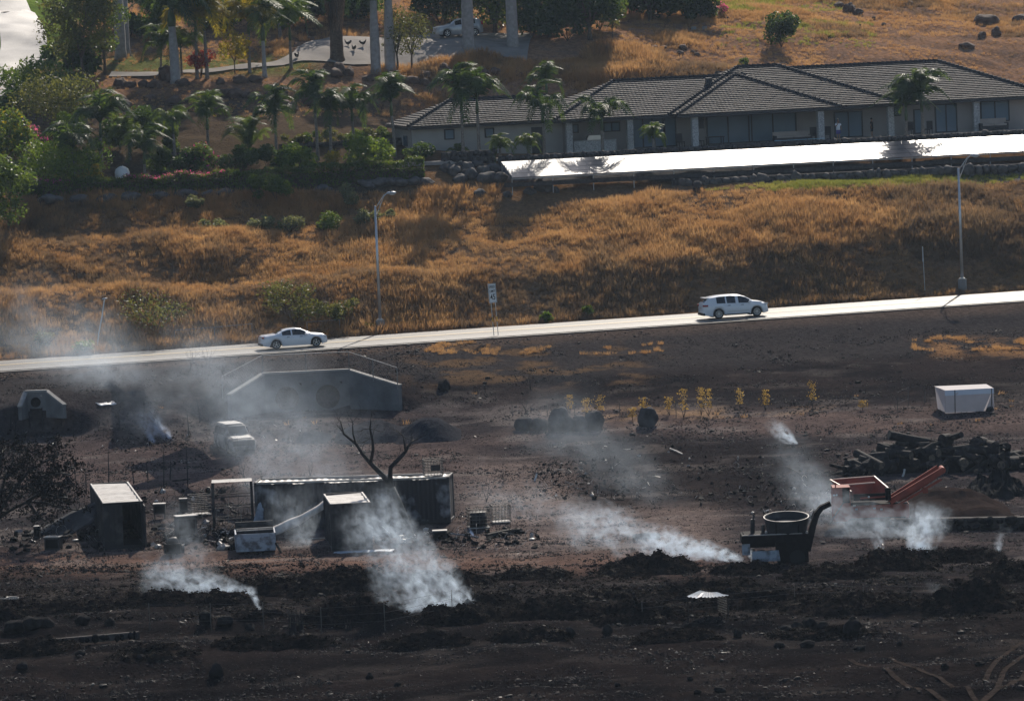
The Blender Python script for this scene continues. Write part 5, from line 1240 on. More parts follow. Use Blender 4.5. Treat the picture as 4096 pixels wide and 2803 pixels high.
# dump bed
b = ground(1025, 2216); g_ = empty('dump_bed', b, R(4), 'pale blue scorched truck bed with slatted top rails', 'truck bed')
MB().box((0, 0, .72), (2.35, .08, 1.05)).build('tailgate', m_bluew, g_)
for s_ in (-1, 1): MB().box((s_*1.17, 1.5, .75), (.08, 2.9, 1.0), (0, 0, 0)).build('side_wall', m_bluew, g_)
MB().box((0, 3.0, .95), (2.3, .08, 1.4)).build('headboard', m_soot, g_); MB().box((0, 1.5, .25), (2.3, 3.0, .1)).build('floor', m_soot, g_)
for y_ in (.3, 1.2): MB().bar((-1.1, y_, 1.42), (1.1, y_, 1.44), .06).build('rail', m_croof, g_)
for s_ in (-1, 1): MB().box((s_*1.0, .25, .95), (.06, .06, .95)).build('stake', m_soot, g_)
MB().bar((1.2, -.06, .65), (1.5, -.2, .02), .12).build('prop', m_wood, g_)
for z_ in (.42, .72, 1.0): MB().box((0, -.05, z_), (2.2, .03, .05)).build('rib', m_bluew, g_)
for s_ in (-1, 1): MB().tube([(s_*.95, 1.9, .22), (s_*.75, 1.9, .22)], [.30, .30], 14).build('wheel', m_tyre, g_)
# warped sheets
def warped(name, c0, ux, uy, lx, ly, m, label, bend=.3, seed=0, nx=14, ny=6, cat='metal sheet', tearr=.0):
    q = random.Random(seed); vs_ = []; ux = Vector(ux).normalized(); uy = Vector(uy).normalized(); nn = ux.cross(uy)
    for i in range(nx+1):
        for j in range(ny+1):
            u, v = i/nx, j/ny; o = bend*(math.sin(u*math.pi*1.1+seed)*.6+mnoise.noise(Vector((u*2.3, v*1.7, seed*.9)))*.8+.06*math.sin(u*26))
            k = 1-tearr*abs(mnoise.noise(Vector((u*4, seed, 0)))) if j == ny else 1
            vs_.append(ux*lx*u+uy*ly*v*k+nn*o)
    o = MB().add(vs_, [(i*(ny+1)+j, (i+1)*(ny+1)+j, (i+1)*(ny+1)+j+1, i*(ny+1)+j+1) for i in range(nx) for j in range(ny)]).build(name, m, None, True, loc=c0)
    s_ = o.modifiers.new('thickness', 'SOLIDIFY'); s_.thickness = .012; return tag(o, label, cat)
b = ground(1005, 2112); warped('buckled_sheet', b+Vector((0, -.6, 0)), (1, .25, .0), (.32, .35, 1), 1.5, 2.1, m_bluew, 'tall pale blue metal sheet buckled against the long container', .35, 1, tearr=.3)
b = ground(1110, 2130); warped('buckled_sheet', b+Vector((0, -.3, .2)), (1, .3, -.1), (-.1, .5, 1), 1.5, 1.7, m_soot, 'brown scorched sheet beside the pale blue one', .35, 2, tearr=.3)
b = ground(1010, 2150); e_ = at(1320, 1975, b.y-1.0); warped('fallen_roof_strip', b+Vector((.2, -.4, .1)), e_-b, (.1, -.6, -.5), (e_-b).length, .75, m_croof, 'long curved roof strip sloping down from the small container', .35, 5, nx=24, ny=3)
b = ground(1330, 2214); warped('crumpled_foil', b, (1, -.1, .0), (.2, 1, .1), 3.6, .6, m_bluew, 'crumpled pale sheet lying in front of the small container', .12, 6)
b = ground(60, 2150); warped('collapsed_tarp', b+Vector((0, 1.5, .0)), (1, .1, .36), (-.1, -.75, -.55), 5.6, 2.3, m_soot, 'collapsed dark tarpaulin leaning against the tall sooty container', .3, 7, nx=20, ny=8, cat='tarpaulin')
warped('bent_tin_sheet', ground(400, 1632)+Vector((0, 0, .12)), (1, .5, .12), (-.45, 1, .22), 1.3, 1.5, m_sheet, 'bright bent tin sheet lying on the ash below the road', .10, 8, 6, 4)
for i, (px, py, lab) in enumerate(((2138, 1922, 'short white pipe leaning up from the ash bed'), (3610, 1905, 'pale splintered board standing in the log pile'))):
    b = ground(px, py); g2 = empty('pale_stake', b, 0, lab, 'stake'); MB().tube([(0, 0, -.05), (.12, .05, .25), (.16, .1, .46)], [.07, .065, .06], 9).build('shaft', m_sheet, g2)
# appliances and burnt boxes
def burntbox(px, py, w_, h_, d_, label, top=True, m=None, legs=False):
    b = ground(px, py); g_ = empty('burnt_cabinet', b, rnd.uniform(-.2, .3), label, 'cabinet'); m = m or m_soot; z0 = .35 if legs else 0
    MB().box((0, 0, z0+(h_-z0)/2), (w_, d_, h_-z0)).build('case', m, g_); MB().box((0, -d_/2-.012, z0+(h_-z0)*.5), (w_*.8, .02, (h_-z0)*.7)).build('door', m_dark, g_)
    if top: MB().box((0, 0, h_+.03), (w_*1.06, d_*1.06, .05)).build('top', m_croof, g_)
    if legs:
        for i in (-1, 1):
            for j in (-1, 1): MB().box((i*w_*.42, j*d_*.42, z0/2), (.06, .06, z0)).build('leg', m, g_)
burntbox(745, 2150, 1.25, 1.35, .8, 'burnt square cabinet with two pale bent lids'); burntbox(640, 2075, .75, .95, .6, 'small burnt table cabinet with a pale top', legs=True); burntbox(735, 2045, .5, .8, .4, 'narrow burnt box behind the square cabinet')
burntbox(215, 2196, .95, .75, .7, 'dark box with a bright white lid under the burnt tree'); burntbox(1760, 2150, .85, .42, .6, 'low black box with a bright white lid beside the wire cages'); burntbox(150, 2150, .35, .7, .4, 'burnt seat shaped box beside the tarpaulin')
b = ground(690, 2215); g_ = empty('burnt_engine', b, .3, 'dark lump of burnt machinery in front of the square cabinet', 'machinery')
MB().box((0, 0, .35), (.9, .7, .6)).build('block', m_dark, g_); MB().rock((.1, .1, .75), (.35, .3, .28), 4, 2).build('housing', m_soot, g_, True); MB().cyl((-.3, 0, .6), (-.35, 0, 1.2), .06, .05, 8).build('pipe', m_soot, g_); MB().tube([(.5, -.3, .3), (.62, -.3, .3)], [.28, .28], 14).build('flywheel', m_soot, g_)
for i, (p0, p1, lab) in enumerate((((1797, 2136), (1915, 2150), 'pale smouldering beam lying beside the low black box'), ((1950, 2152), (2085, 2128), 'thick charred beam on the ground right of the cages'), ((2530, 2155), (2640, 2150), 'short charred beam in the smoke'), ((1225, 2160), (1330, 2152), 'thin pale rail in front of the containers'), ((690, 1925), (760, 1918), 'half buried pale board behind the tall container'), ((3150, 1870), (3205, 1898), 'thin broken branch on the ash bed'), ((2680, 1796), (2730, 1818), 'long pale stick on the edge of the ash bed'))):
    a, c = ground(*p0), ground(*p1); o = empty('charred_beam', a, 0, lab, 'beam'); r_ = .16 if i in (1, 2) else .05
    MB().tube([Vector((0, 0, r_*.8)), (c-a)*.5+Vector((0, 0, r_*1.1)), c-a+Vector((0, 0, r_*.8))], [r_, r_*1.1, r_*.9], 7).build('timber', m_wood if i not in (0, 3, 6) else m_croof, o)
# tangled scrap (uncountable): bars, hoops and plates
def scrap(name, regions, n, label, seed, K_=1., pale=.2):
    q = random.Random(seed); A_ = MB(); B2 = MB()
    for i in range(n):
        x0, x1, y0, y1 = q.choice(regions); b = ground(q.uniform(x0, x1), q.uniform(y0, y1)); t = q.random(); mb = A_ if q.random() > pale else B2
        if t < .5:
            a = q.uniform(0, 6.28); l_ = q.uniform(.2, .9)*K_; mb.bar(b+Vector((0, 0, .05)), b+Vector((math.cos(a)*l_, math.sin(a)*l_, q.uniform(.05, .6)*K_)), q.uniform(.012, .035))
        elif t < .65:
            r_ = q.uniform(.15, .4)*K_; c = b+Vector((0, 0, r_*.8)); a = q.uniform(0, 3)
            mb.tube([c+Vector((r_*math.cos(k)*math.cos(a), r_*math.cos(k)*math.sin(a), r_*math.sin(k)*.9)) for k in np.linspace(0, 2*math.pi*q.uniform(.5, 1), 9)], .014, 4)
        elif t < .85: mb.box(b+Vector((0, 0, q.uniform(.03, .25))), (q.uniform(.1, .5)*K_, q.uniform(.1, .4)*K_, q.uniform(.02, .25)*K_), (q.uniform(-.6, .6), q.uniform(-.6, .6), q.uniform(0, 3)))
        else: mb.rock(b+Vector((0, 0, .08)), (q.uniform(.1, .3)*K_, q.uniform(.1, .3)*K_, q.uniform(.08, .25)*K_), i, 1)
    o = A_.build(name, m_dark); tag(o, label, 'scrap', kind='stuff'); o = B2.build(name, m_croof); tag(o, label.replace('charred', 'pale'), 'scrap', kind='stuff')
scrap('scrap_tangle', [(575, 960, 1960, 2150), (590, 860, 2100, 2200), (860, 960, 2130, 2200), (0, 420, 2120, 2230), (1400, 1800, 2120, 2190), (1750, 2150, 2130, 2200)], 620, 'charred bars, hoops and plates tangled between the containers', 3)
scrap('ash_bed_debris', [(2400, 3250, 1780, 2030), (3000, 3400, 1900, 2080), (2150, 2500, 1850, 2000)], 900, 'charred sticks and plates strewn over the ash bed', 5, .55, .10)
scrap('mid_debris', [(450, 760, 1755, 1790), (0, 900, 1650, 1900), (1000, 1450, 1700, 1780)], 320, 'charred fragments strewn below the culverts', 6, .5, .08)

# ---------------------------------------------------------------- burnt trees, snags, saplings
def branch(mb, p, d, r, l_, depth, q, tips, gnarl=.3):
    n = 3; pts = [p]; rs_ = [r]
    for i in range(n):
        d = (d+Vector((q.gauss(0, gnarl), q.gauss(0, gnarl), q.gauss(0, gnarl*.6)+.05))).normalized(); p = p+d*l_/n; pts.append(p); rs_.append(r*(1-.45*(i+1)/n))
    mb.tube(pts, rs_, 6 if depth > 1 else 4, False)
    if depth == 0: tips.append(p); return
    for k in range(q.choice((2, 2, 3))):
        e = (d+Vector((q.gauss(0, .55), q.gauss(0, .55), q.gauss(0, .4)+.15))).normalized(); branch(mb, pts[-1 if k else -2], e, rs_[-1]*.75, l_*q.uniform(.6, .85), depth-1, q, tips, gnarl)
b = ground(1645, 2152); Yt = b.y; g_ = empty('burnt_tree', b, 0, 'leafless burnt tree with a forked crown in front of the long container', 'tree')
def wp(px, py, dy=0.): return at(px, py, Yt+dy)-b
q = random.Random(8); mb = MB(); mb.tube([wp(1650, 2165), wp(1628, 2090, .1), wp(1598, 2015, .2), wp(1567, 1950, .3)], [.24, .20, .19, .20], 9); mb.build('trunk', m_charb, g_, True)
tips = []
for path, rr in (([(1567, 1950, .3), (1535, 1905, .3), (1490, 1860, .4), (1450, 1815, .6), (1425, 1775, .7), (1375, 1735, .9), (1362, 1685, 1.)], (.19, .17, .15, .11, .10, .07, .03)),
        ([(1482, 1850, .4), (1492, 1800, .1), (1490, 1760, -.1), (1480, 1715, -.2), (1484, 1672, -.2)], (.11, .10, .08, .06, .025)), ([(1425, 1778, .7), (1412, 1735, .6), (1410, 1690, .6)], (.06, .05, .02)),
        ([(1567, 1950, .3), (1560, 1905, .1), (1562, 1868, .0), (1595, 1835, .1), (1622, 1805, .3), (1632, 1785, .4), (1655, 1760, .6)], (.17, .16, .14, .13, .11, .09, .05)), ([(1622, 1805, .3), (1618, 1775, .1), (1612, 1740, 0)], (.07, .06, .03))):
    mb = MB(); P = [wp(*p) for p in path]; mb.tube(P, rr, 7)
    for k in range(2, len(P)):
        for j in range(3):
            d = Vector((q.gauss(0, 1), q.gauss(0, 1), q.uniform(.0, 1.))).normalized(); branch(mb, P[k], d, .022, q.uniform(.4, .8), 2, q, tips, .35)
    mb.build('limb', m_charb, g_, True)
# scorched tree with dark leaves at the left edge
b = ground(-60, 2190); Yt2 = b.y; g_ = empty('scorched_tree', b, 0, 'wide spreading scorched tree still holding dark leaves', 'tree'); q = random.Random(17)
def w2(px, py, dy=0.): return at(px, py, Yt2+dy)-b
mb = MB(); mb.tube([w2(-70, 2200), w2(-50, 2130), w2(-30, 2090)], [.28, .24, .22], 9); mb.build('trunk', m_charb, g_, True); LP = []
for path in ([(-30, 2090), (40, 2040), (110, 2005), (180, 2010), (250, 2030), (310, 2040)], [(-30, 2090), (20, 2010), (60, 1950), (130, 1940), (210, 1930), (290, 1935)], [(-30, 2090), (0, 1990), (20, 1910), (50, 1850), (60, 1800)], [(60, 1950), (110, 1890), (170, 1850), (230, 1825)], [(-30, 2090), (-60, 1950), (-50, 1850)], [(110, 2005), (160, 1970), (220, 1985), (270, 1990)], [(130, 1940), (180, 1900), (240, 1890), (285, 1900)], [(110, 2005), (150, 2060), (190, 2090)], [(20, 1910), (70, 1880), (120, 1830)], [(-30, 2090), (-20, 1950), (0, 1850), (10, 1800)]):
    mb = MB(); P = [w2(px, py, q.uniform(-1.5, 1.5)*(i > 0)) for i, (px, py) in enumerate(path)]; mb.tube(P, [.12*(1-.8*i/len(P)) for i in range(len(P))], 6)
    for k in range(1, len(P)):
        for j in range(4):
            d = Vector((q.gauss(0, 1), q.gauss(0, 1), q.uniform(-.2, .9))).normalized(); tp = []; branch(mb, P[k], d, .025, q.uniform(.45, .8), 2, q, tp, .4); LP += [tuple(t) for t in tp]
    mb.build('limb', m_charb, g_, True)
LPn = np.repeat(np.array(LP), 9, 0); LPn = LPn + nr.normal(size=LPn.shape)*.17; V_, F_ = leafset(LPn, .12); o = bpy.data.objects.new('crown', npmesh('crown', V_, F_, L_burnt, False)); COL.objects.link(o); o.parent = g_
def bare(px, py, hpx, label, n=4, r=.03, spread=.45, group='bare burnt shrubs', name='bare_shrub', seed=0, depth=3, leaves=0, lm=None, lo=216.):
    b = ground(px, py, lo); h = hpx/S(b.y); q = random.Random(int(px+py*3)+seed); g_ = empty(name, b, 0, label, 'shrub', group); mb = MB(); tips = []
    for i in range(n):
        a = q.uniform(0, 6.28); branch(mb, Vector((0, 0, -.05)), Vector((math.cos(a)*spread, math.sin(a)*spread, 1)).normalized(), r, h*.42, depth-1, q, tips, .18)
    mb.build('branches', m_charb, g_)
    if leaves:
        rs_ = np.random.RandomState(int(px)); P = np.stack([rs_.normal(size=leaves)*.15, rs_.normal(size=leaves)*.15, h*rs_.uniform(.28, 1.02, leaves)], 1); V_, F_ = leafset(P, .07, droop=.6); o = bpy.data.objects.new('crown', npmesh('crown', V_, F_, lm, False)); COL.objects.link(o); o.parent = g_
    return g_
for i, (px, py, hp_, lab) in enumerate(((1945, 2005, 190, 'tall leafless shrub behind the wire cages'), (2105, 1690, 200, 'leafless sapling growing among the big boulders'), (2125, 1560, 120, 'thin burnt shrub in the patch of unburnt grass'), (1480, 1490, 120, 'leafless burnt shrub beside the right end of the culvert fence'), (1585, 1490, 130, 'leafless burnt shrub right of the culvert fence'), (760, 1480, 120, 'thin burnt shrub below the road left of the culvert'), (830, 1470, 110, 'thin burnt shrub just left of the culvert wing'), (985, 1940, 260, 'slim bare tree standing behind the tin roofed frame'), (900, 1520, 110, 'bare shrub in the smoke by the culvert wing'), (1240, 1900, 130, 'spindly shrub behind the long container'))):
    bare(px, py, hp_, lab, 3, .022)
for i, (px, py, hp_) in enumerate(((42, 1715, 90), (62, 1740, 75), (120, 1705, 70), (245, 1700, 60), (170, 1715, 80), (295, 1750, 60), (435, 1935, 130), (535, 1935, 75), (592, 1930, 80), (655, 1965, 180), (752, 1965, 200), (680, 1920, 80), (480, 1720, 90), (575, 1700, 110), (755, 1740, 90), (800, 1690, 100), (310, 1990, 120), (345, 1975, 100), (275, 1960, 80))):
    b = ground(px, py); h = hp_/S(b.y); g_ = empty('charred_snag', b, 0, '%s thin charred snag standing on the burnt ground' % ('very tall' if hp_ > 115 else 'tall' if hp_ > 88 else 'short' if hp_ < 72 else 'middling'), 'snag', 'charred snags on the burnt ground'); q = random.Random(i*5+1); mb = MB()
    x_ = q.gauss(0, .06)*h; mb.tube([(0, 0, -.1), (x_*.4+.02, 0, h*.5), (x_, .02, h)], [.045, .035, .015], 6); mb.build('trunk', m_charb, g_)
    mb = MB()
    for k in range(5): z_ = h*q.uniform(.35, .95); a = q.uniform(0, 6.28); mb.tube([(x_*z_/h, 0, z_), (x_*z_/h+.18*math.cos(a), .18*math.sin(a), z_+.14)], [.012, .005], 4)
    mb.build('twig', m_charb, g_)
SL = 'scorched sapling with dry yellow leaves along the yard fence'
for i, (px, py, hp_) in enumerate(((2280, 1655, 75), (2345, 1668, 75), (2402, 1665, 85), (2575, 1650, 60), (2678, 1660, 75), (2735, 1668, 110), (2805, 1660, 110), (2835, 1660, 105), (2960, 1640, 85), (3062, 1640, 80), (3250, 1630, 110), (2530, 1680, 50), (3450, 1640, 40))):
    bare(px, py, hp_, ('tall ' if hp_ > 100 else 'short ' if hp_ < 70 else 'slim ')+SL, 3, .02, .14, 'scorched saplings along the yard fence', 'scorched_sapling', leaves=150, lm=L_dry)
# tree stumps and splintered trunks in the foreground
for px, py, hp_, lab in ((1170, 2530, 120, 'splintered pale tree stump in the foreground'), (1392, 2520, 45, 'small broken stump right of the splintered one'), (1200, 2515, 90, 'second splintered stump close behind the pale one')):
    b = ground(px, py); h = hp_/S(b.y); g_ = empty('tree_stump', b, 0, lab, 'stump'); q = random.Random(px); mb = MB(); mb.tube([(0, 0, -.1), (0, 0, h*.35)], [.22, .17], 9)
    for k in range(7): a = k*.9; mb.tube([(.14*math.cos(a), .14*math.sin(a), h*.3), (.13*math.cos(a)+q.gauss(0, .04), .13*math.sin(a), h*q.uniform(.6, 1.))], [.05, .01], 5)
    mb.build('trunk', m_wood, g_); mb = MB(); mb.tube([(-.1, -.12, h*.2), (-.08, -.13, h*.55)], [.06, .02], 5); mb.build('bare_wood', m_cut, g_)

# ---------------------------------------------------------------- boulders, logs, heaps
m_ashb = mat('ashy_boulder', (.078, .072, .070), rough=1., spec=.03, var=.4, scale=1.6, bump=.5, bscale=6); RP[m_ashb.name] = [MB().rock((0, 0, 0), (1, 1, 1), 51+k, 3, .24).mesh('boulder', m_ashb, True) for k in range(6)]
for px, py, wp_, hp_, lab in ((2095, 1722, 80, 62, 'sooty boulder at the left end of the boulder row'), (2158, 1722, 72, 58, 'rounded boulder beneath the leafless sapling'), (2243, 1728, 105, 95, 'largest split boulder of the row'), (2322, 1726, 70, 66, 'dark boulder behind the leaning one'), (2378, 1722, 85, 90, 'tall leaning boulder at the right end of the row'), (2592, 1706, 90, 88, 'lone blocky boulder beside the scorched saplings')):
    boulder(px, py, wp_, hp_, m_ashb, lab)
for px, py, wp_, hp_, lab in ((1775, 1560, 55, 42, 'dark boulder on the slope right of the culvert'), (1480, 2715, 30, 26, 'small round rock in the open foreground'), (865, 2712, 62, 60, 'round dark boulder alone in the foreground')): boulder(px, py, wp_, hp_, m_burnrock, lab)
FG = 'dark rocks lying on the burnt foreground'
for px, py, wp_, hp_ in ((3150, 2540, 70, 40), (3190, 2535, 60, 50), (3240, 2530, 70, 60), (3300, 2530, 60, 45), (3410, 2545, 65, 85), (3440, 2520, 40, 30), (3100, 2545, 40, 25), (2020, 2555, 50, 45), (2060, 2560, 60, 40), (2100, 2565, 60, 36), (2280, 2555, 45, 50), (2430, 2540, 40, 45), (2660, 2560, 60, 40), (2720, 2555, 70, 50), (2950, 2550, 34, 40), (1760, 2545, 60, 30), (60, 2530, 90, 50), (120, 2520, 90, 55), (180, 2510, 70, 40), (330, 2500, 60, 45), (440, 2500, 40, 30), (820, 2500, 60, 60), (900, 2505, 60, 45), (1000, 2520, 50, 30), (320, 2625, 40, 26), (90, 2680, 50, 34), (2880, 2770, 45, 26), (2790, 2775, 34, 18), (2470, 2745, 26, 16), (3600, 2580, 22, 18), (3120, 2590, 45, 24), (3230, 2590, 60, 30), (3440, 2600, 50, 20), (560, 2640, 40, 24), (2760, 2720, 30, 16), (1590, 2745, 30, 18), (3780, 2670, 30, 18), (3920, 2660, 40, 16)):
    boulder(px, py, wp_, hp_, m_burnrock, 'dark rock lying on the burnt foreground soil', FG)
# log pile
q = random.Random(33); b0 = ground(3720, 1890); g3 = ground(3380, 1890); Y0 = b0.y
core = MB(); nx, ny = 40, 14; vs_ = []
def env(px): return float(np.interp(px, [3330, 3420, 3560, 3650, 3760, 3880, 3980, 4100, 4260], [.05, .5, 1.3, 2.3, 2.3, 1.5, 1.7, .9, .1]))
for i in range(nx+1):
    px = 3330+(4260-3330)*i/nx; X0 = ray(px, 1890).x*Y0
    for j in range(ny+1): t = j/ny; y_ = Y0-.3+6*t; h = env(px)*max(0, math.sin(math.pi*min(1, t*1.1)))*.8; vs_.append((X0, y_, zg(X0, y_)-.12+h+.12*mnoise.noise(Vector((X0, y_, 0)))))
core.add(vs_, [(i*(ny+1)+j, (i+1)*(ny+1)+j, (i+1)*(ny+1)+j+1, i*(ny+1)+j+1) for i in range(nx) for j in range(ny)])
o = core.build('ash_mound', m_mulch, None, True); tag(o, 'black ash mound under the heap of cut logs', 'mound')
LG = 'cut logs heaped at the right of the yard'; kk = 0
for i in range(84):
    px = q.uniform(3390, 4110); e = env(px); hgt = e*q.random()**.8*.95; y_ = Y0-.2+hgt*1.25+q.uniform(-.3, .3); X0 = ray(px, 1850).x*y_; r_ = q.choice((.11, .14, .17, .2, .25, .3, .42)); l_ = q.uniform(1.2, 3.2)
    if r_ > .4: l_ = q.uniform(.6, 1.3)
    a = q.uniform(0, 3.14); tl = q.uniform(-.3, .55); d = Vector((math.cos(a)*math.cos(tl), math.sin(a)*math.cos(tl), math.sin(tl)))*l_/2
    c0 = Vector((X0, y_, zg(X0, y_)+hgt*.85+r_*.75)); g_ = empty('log', c0, 0, '%s %s charred log %s in the heap beyond the orange machine' % ('slim' if r_ < .16 else 'medium' if r_ < .24 else 'thick', 'short' if l_ < 1.7 else 'long' if l_ > 2.5 else 'cut', 'lying flat' if abs(tl) < .14 else 'steeply tilted' if abs(tl) > .36 else 'slightly tilted'), 'log', LG)
    MB().tube([-d, d*0+Vector((0, 0, q.uniform(-.02, .02))), d], [r_, r_*q.uniform(.94, 1.04), r_*.95], 11).build('bark', m_wood, g_, True).modifiers.new('edge', 'EDGE_SPLIT').split_angle = R(40)
    u = d.normalized(); mm_ = m_cut if q.random() < .55 else m_wood; MB().tube([d-u*.01, d+u*.008], [r_*.90, r_*.90], 11).build('cut_face', mm_, g_); MB().tube([-d+u*.01, -d-u*.008], [r_*.93, r_*.93], 11).build('cut_face', mm_, g_)
# heaps
def heap(name, px, py, wpx, hpx, m, label, cat, group=None, dep=2.0, rough=.22, seed=0, nx=44, ny=22, pw=1.0, freq=1.6):
    b = ground(px, py); s_ = S(b.y); L_ = wpx/s_; H_ = hpx/s_; vs_ = []; sd = seed or int(px+py)
    for i in range(nx+1):
        for j in range(ny+1):
            u, v = i/nx*2-1, j/ny*2-1; x_ = u*L_/2; y_ = v*dep
            e = max(0., 1-abs(u)**2.2)*max(0., 1-abs(v)**1.8); p = Vector((b.x+x_, b.y+dep*.8+y_, sd*.1))
            nz = mnoise.fractal(p*freq*.6, 1., 2., 5)*.9
            vs_.append((x_, y_, zg(b.x+x_, b.y+dep*.8+y_)-b.z-.08 + (H_*e**pw*(1+.5*nz))+rough*nz*min(1, e*4)))
    o = MB().add(vs_, [(i*(ny+1)+j, (i+1)*(ny+1)+j, (i+1)*(ny+1)+j+1, i*(ny+1)+j+1) for i in range(nx) for j in range(ny)]).build(name, m, None, False, loc=(b.x, b.y+dep*.8, b.z))
    return tag(o, label, cat, group)
heap('gravel_heap', 1490, 1768, 320, 62, m_gravel, 'grey gravel heap behind the forked burnt tree, left one', 'gravel', dep=3, rough=.05, freq=.6); heap('gravel_heap', 1710, 1768, 280, 66, m_gravel, 'smooth steep grey gravel heap right of the forked burnt tree', 'gravel', dep=3, rough=.04, freq=.5)
heap('gravel_heap', 1250, 1772, 160, 28, m_gravel, 'low dark gravel heap in the smoke', 'gravel', dep=2, rough=.05)
heap('soil_heap', 3800, 2080, 560, 85, mat('brown_soil', (.034, .025, .022), rough=1., spec=.0, var=.25, scale=3, bump=.3, bscale=10), 'smooth brown soil heap right of the orange machine', 'soil', dep=5, rough=.05, freq=.5)
heap('rubble_heap', 4010, 1990, 260, 70, m_burnrock, 'heap of rounded rubble beside the logs', 'rubble', dep=3, rough=.35, freq=2.4)
MG = 'dark heaps of burnt mulch in rows'
for px, py, wp_, hp_, dp in ((2600, 2300, 440, 62, 2.5), (2130, 2318, 360, 34, 1.8), (1800, 2345, 420, 40, 2.4), (1350, 2370, 560, 58, 3.0), (1060, 2380, 320, 45, 2.2), (900, 2420, 330, 42, 2.0), (600, 2425, 520, 46, 2.0), (260, 2450, 520, 44, 2.0), (20, 2470, 320, 45, 2.0), (1420, 2490, 460, 62, 2.2), (1830, 2500, 380, 72, 2.2), (2230, 2480, 520, 62, 2.6), (2560, 2490, 420, 64, 2.6), (2980, 2300, 300, 40, 2), (3330, 2320, 460, 40, 2.4), (3600, 2280, 380, 62, 2.4), (3850, 2250, 400, 44, 2.4), (4060, 2330, 380, 48, 2.4), (3450, 2450, 700, 62, 3.0), (3900, 2450, 460, 92, 3.0), (3000, 2440, 560, 52, 2.6), (2400, 2400, 500, 40, 2.4), (2850, 2380, 520, 38, 2.4), (1900, 2420, 420, 40, 2.4), (150, 2620, 420, 50, 2.0), (600, 2640, 420, 42, 2.0), (1100, 2600, 560, 36, 2.0), (1700, 2590, 420, 34, 1.8), (2120, 2570, 380, 52, 1.6), (2700, 2570, 420, 52, 1.6), (3300, 2560, 520, 34, 1.4), (1030, 2480, 260, 40, 1.8)):
    heap('mulch_heap', px, py, wp_, hp_, m_mulch, '%s %s dark heap of burnt mulch on the black ground' % ('long' if wp_ > 450 else 'short' if wp_ < 370 else 'broad', 'high' if hp_ > 58 else 'low' if hp_ < 42 else 'rough'), 'mulch', MG, dp, .16, freq=2.2)
# stone wall behind the right hand smoke
p0 = ground(3560, 2118); p1 = ground(4180, 2116); rockwall('stone_wall', p0, p1, 1, .8, .42, 'low stone wall with a dusty top behind the right smoke plume', m_burnrock, p0.z-.15, p0.z+.65, 90, seed=12)
p0 = ground(-80, 2595); p1 = ground(560, 2558); rockwall('stone_kerb', p0, p1, 1, .35, .3, 'long low stone kerb across the left foreground', m_burnrock, p0.z-.2, p0.z+.22, 40, seed=13)

# ---------------------------------------------------------------- white shelter box
b = ground(3880, 1648); sw_ = S(b.y); g_ = empty('white_shelter', b, R(4), 'white box shaped shelter with a blue white valance', 'shelter'); q = 196/sw_/2; Hs = 92/sw_
m_tarp = mat('white_tarp', (.58, .53, .53), rough=.7, spec=.2, var=.06, trans=.25); m_val = mat('valance', (.62, .66, .74), rough=.7, var=.05)
vs_ = [(-q+2*q*i/16, .03-.10*abs(mnoise.noise(Vector((i*.35, j*.4, 3.))))-.06*math.sin(math.pi*j/8), Hs*j/8) for i in range(17) for j in range(9)]; MB().add(vs_, [(i*9+j, (i+1)*9+j, (i+1)*9+j+1, i*9+j+1) for i in range(16) for j in range(8)]).build('front_panel', m_tarp, g_, True)
MB().add([(-q, 0, 0), (-q-.2, 2.2, 0), (-q-.35, 2.2, Hs+.05), (-q, 0, Hs)], [(0, 1, 2, 3)]).build('side_panel', m_tarp, g_); MB().add([(q, 0, 0), (q, 2.2, 0), (q, 2.2, Hs), (q, 0, Hs)], [(0, 1, 2, 3)]).build('side_panel', m_tarp, g_)
MB().add([(-q, -.05, Hs+.01), (q, -.05, Hs+.01), (q-.1, 2.3, Hs+.10), (-q-.4, 2.3, Hs+.12)], [(0, 1, 2, 3)]).build('roof', m_tarp, g_); MB().box((0, -.03, Hs-.18), (2*q+.05, .04, .36)).build('valance', m_val, g_)
for x_ in (-q*.62, q*.9): MB().bar((x_, -.06, 0), (x_+.03, -.06, Hs), .05, .03).build('strap', m_frame, g_)
MB().rock((q-.3, -.2, .15), (.28, .2, .22), 5, 2).build('sandbag', m_soot, g_, True)

# ---------------------------------------------------------------- tin roofed shelter in the foreground
b = ground(2800, 2478); g_ = empty('tin_shelter', b, R(2), 'small wire walled shelter with a bent corrugated tin roof', 'shelter')
def w3(px, py, dy=0.): return at(px, py, b.y+dy)-b
rf = MB(); vs_ = []; n = 36
for i in range(n+1):
    u = i/n; a = w3(2745+170*u, 2378+10*math.sin(u*3.0)+ (6 if u < .3 else 0), -.2); c = w3(2805+70*u+18*(u > .5)*0, 2360+8*math.sin(u*2), 1.9); o = .03*math.sin(u*n*math.pi/1.5)
    vs_ += [a+Vector((0, 0, o)), a.lerp(c, .5)+Vector((0, 0, o+.05*math.sin(u*4))), c+Vector((0, 0, o))]
rf.add(vs_, [(3*i+j, 3*i+3+j, 3*i+4+j, 3*i+1+j) for i in range(n) for j in range(2)]).build('roof_sheet', m_sheet, g_)
for px, py in ((2750, 2385), (2910, 2388)):
    t = w3(px, py); MB().cyl((t.x, t.y, -.1), t, .035, .03, 6).build('post', m_wood, g_); t2 = w3(px+20, py-15, 1.8); MB().cyl((t2.x, t2.y, -.1), t2, .035, .03, 6).build('post', m_wood, g_)
mb = MB(); t = w3(2910, 2395); t2 = w3(2875, 2400, 1.6)
for k in range(14): u = k/13; p = Vector((t.x, t.y, 0)).lerp(Vector((t2.x, t2.y, 0)), u); mb.bar(p, p+Vector((0, 0, t.z)), .008)
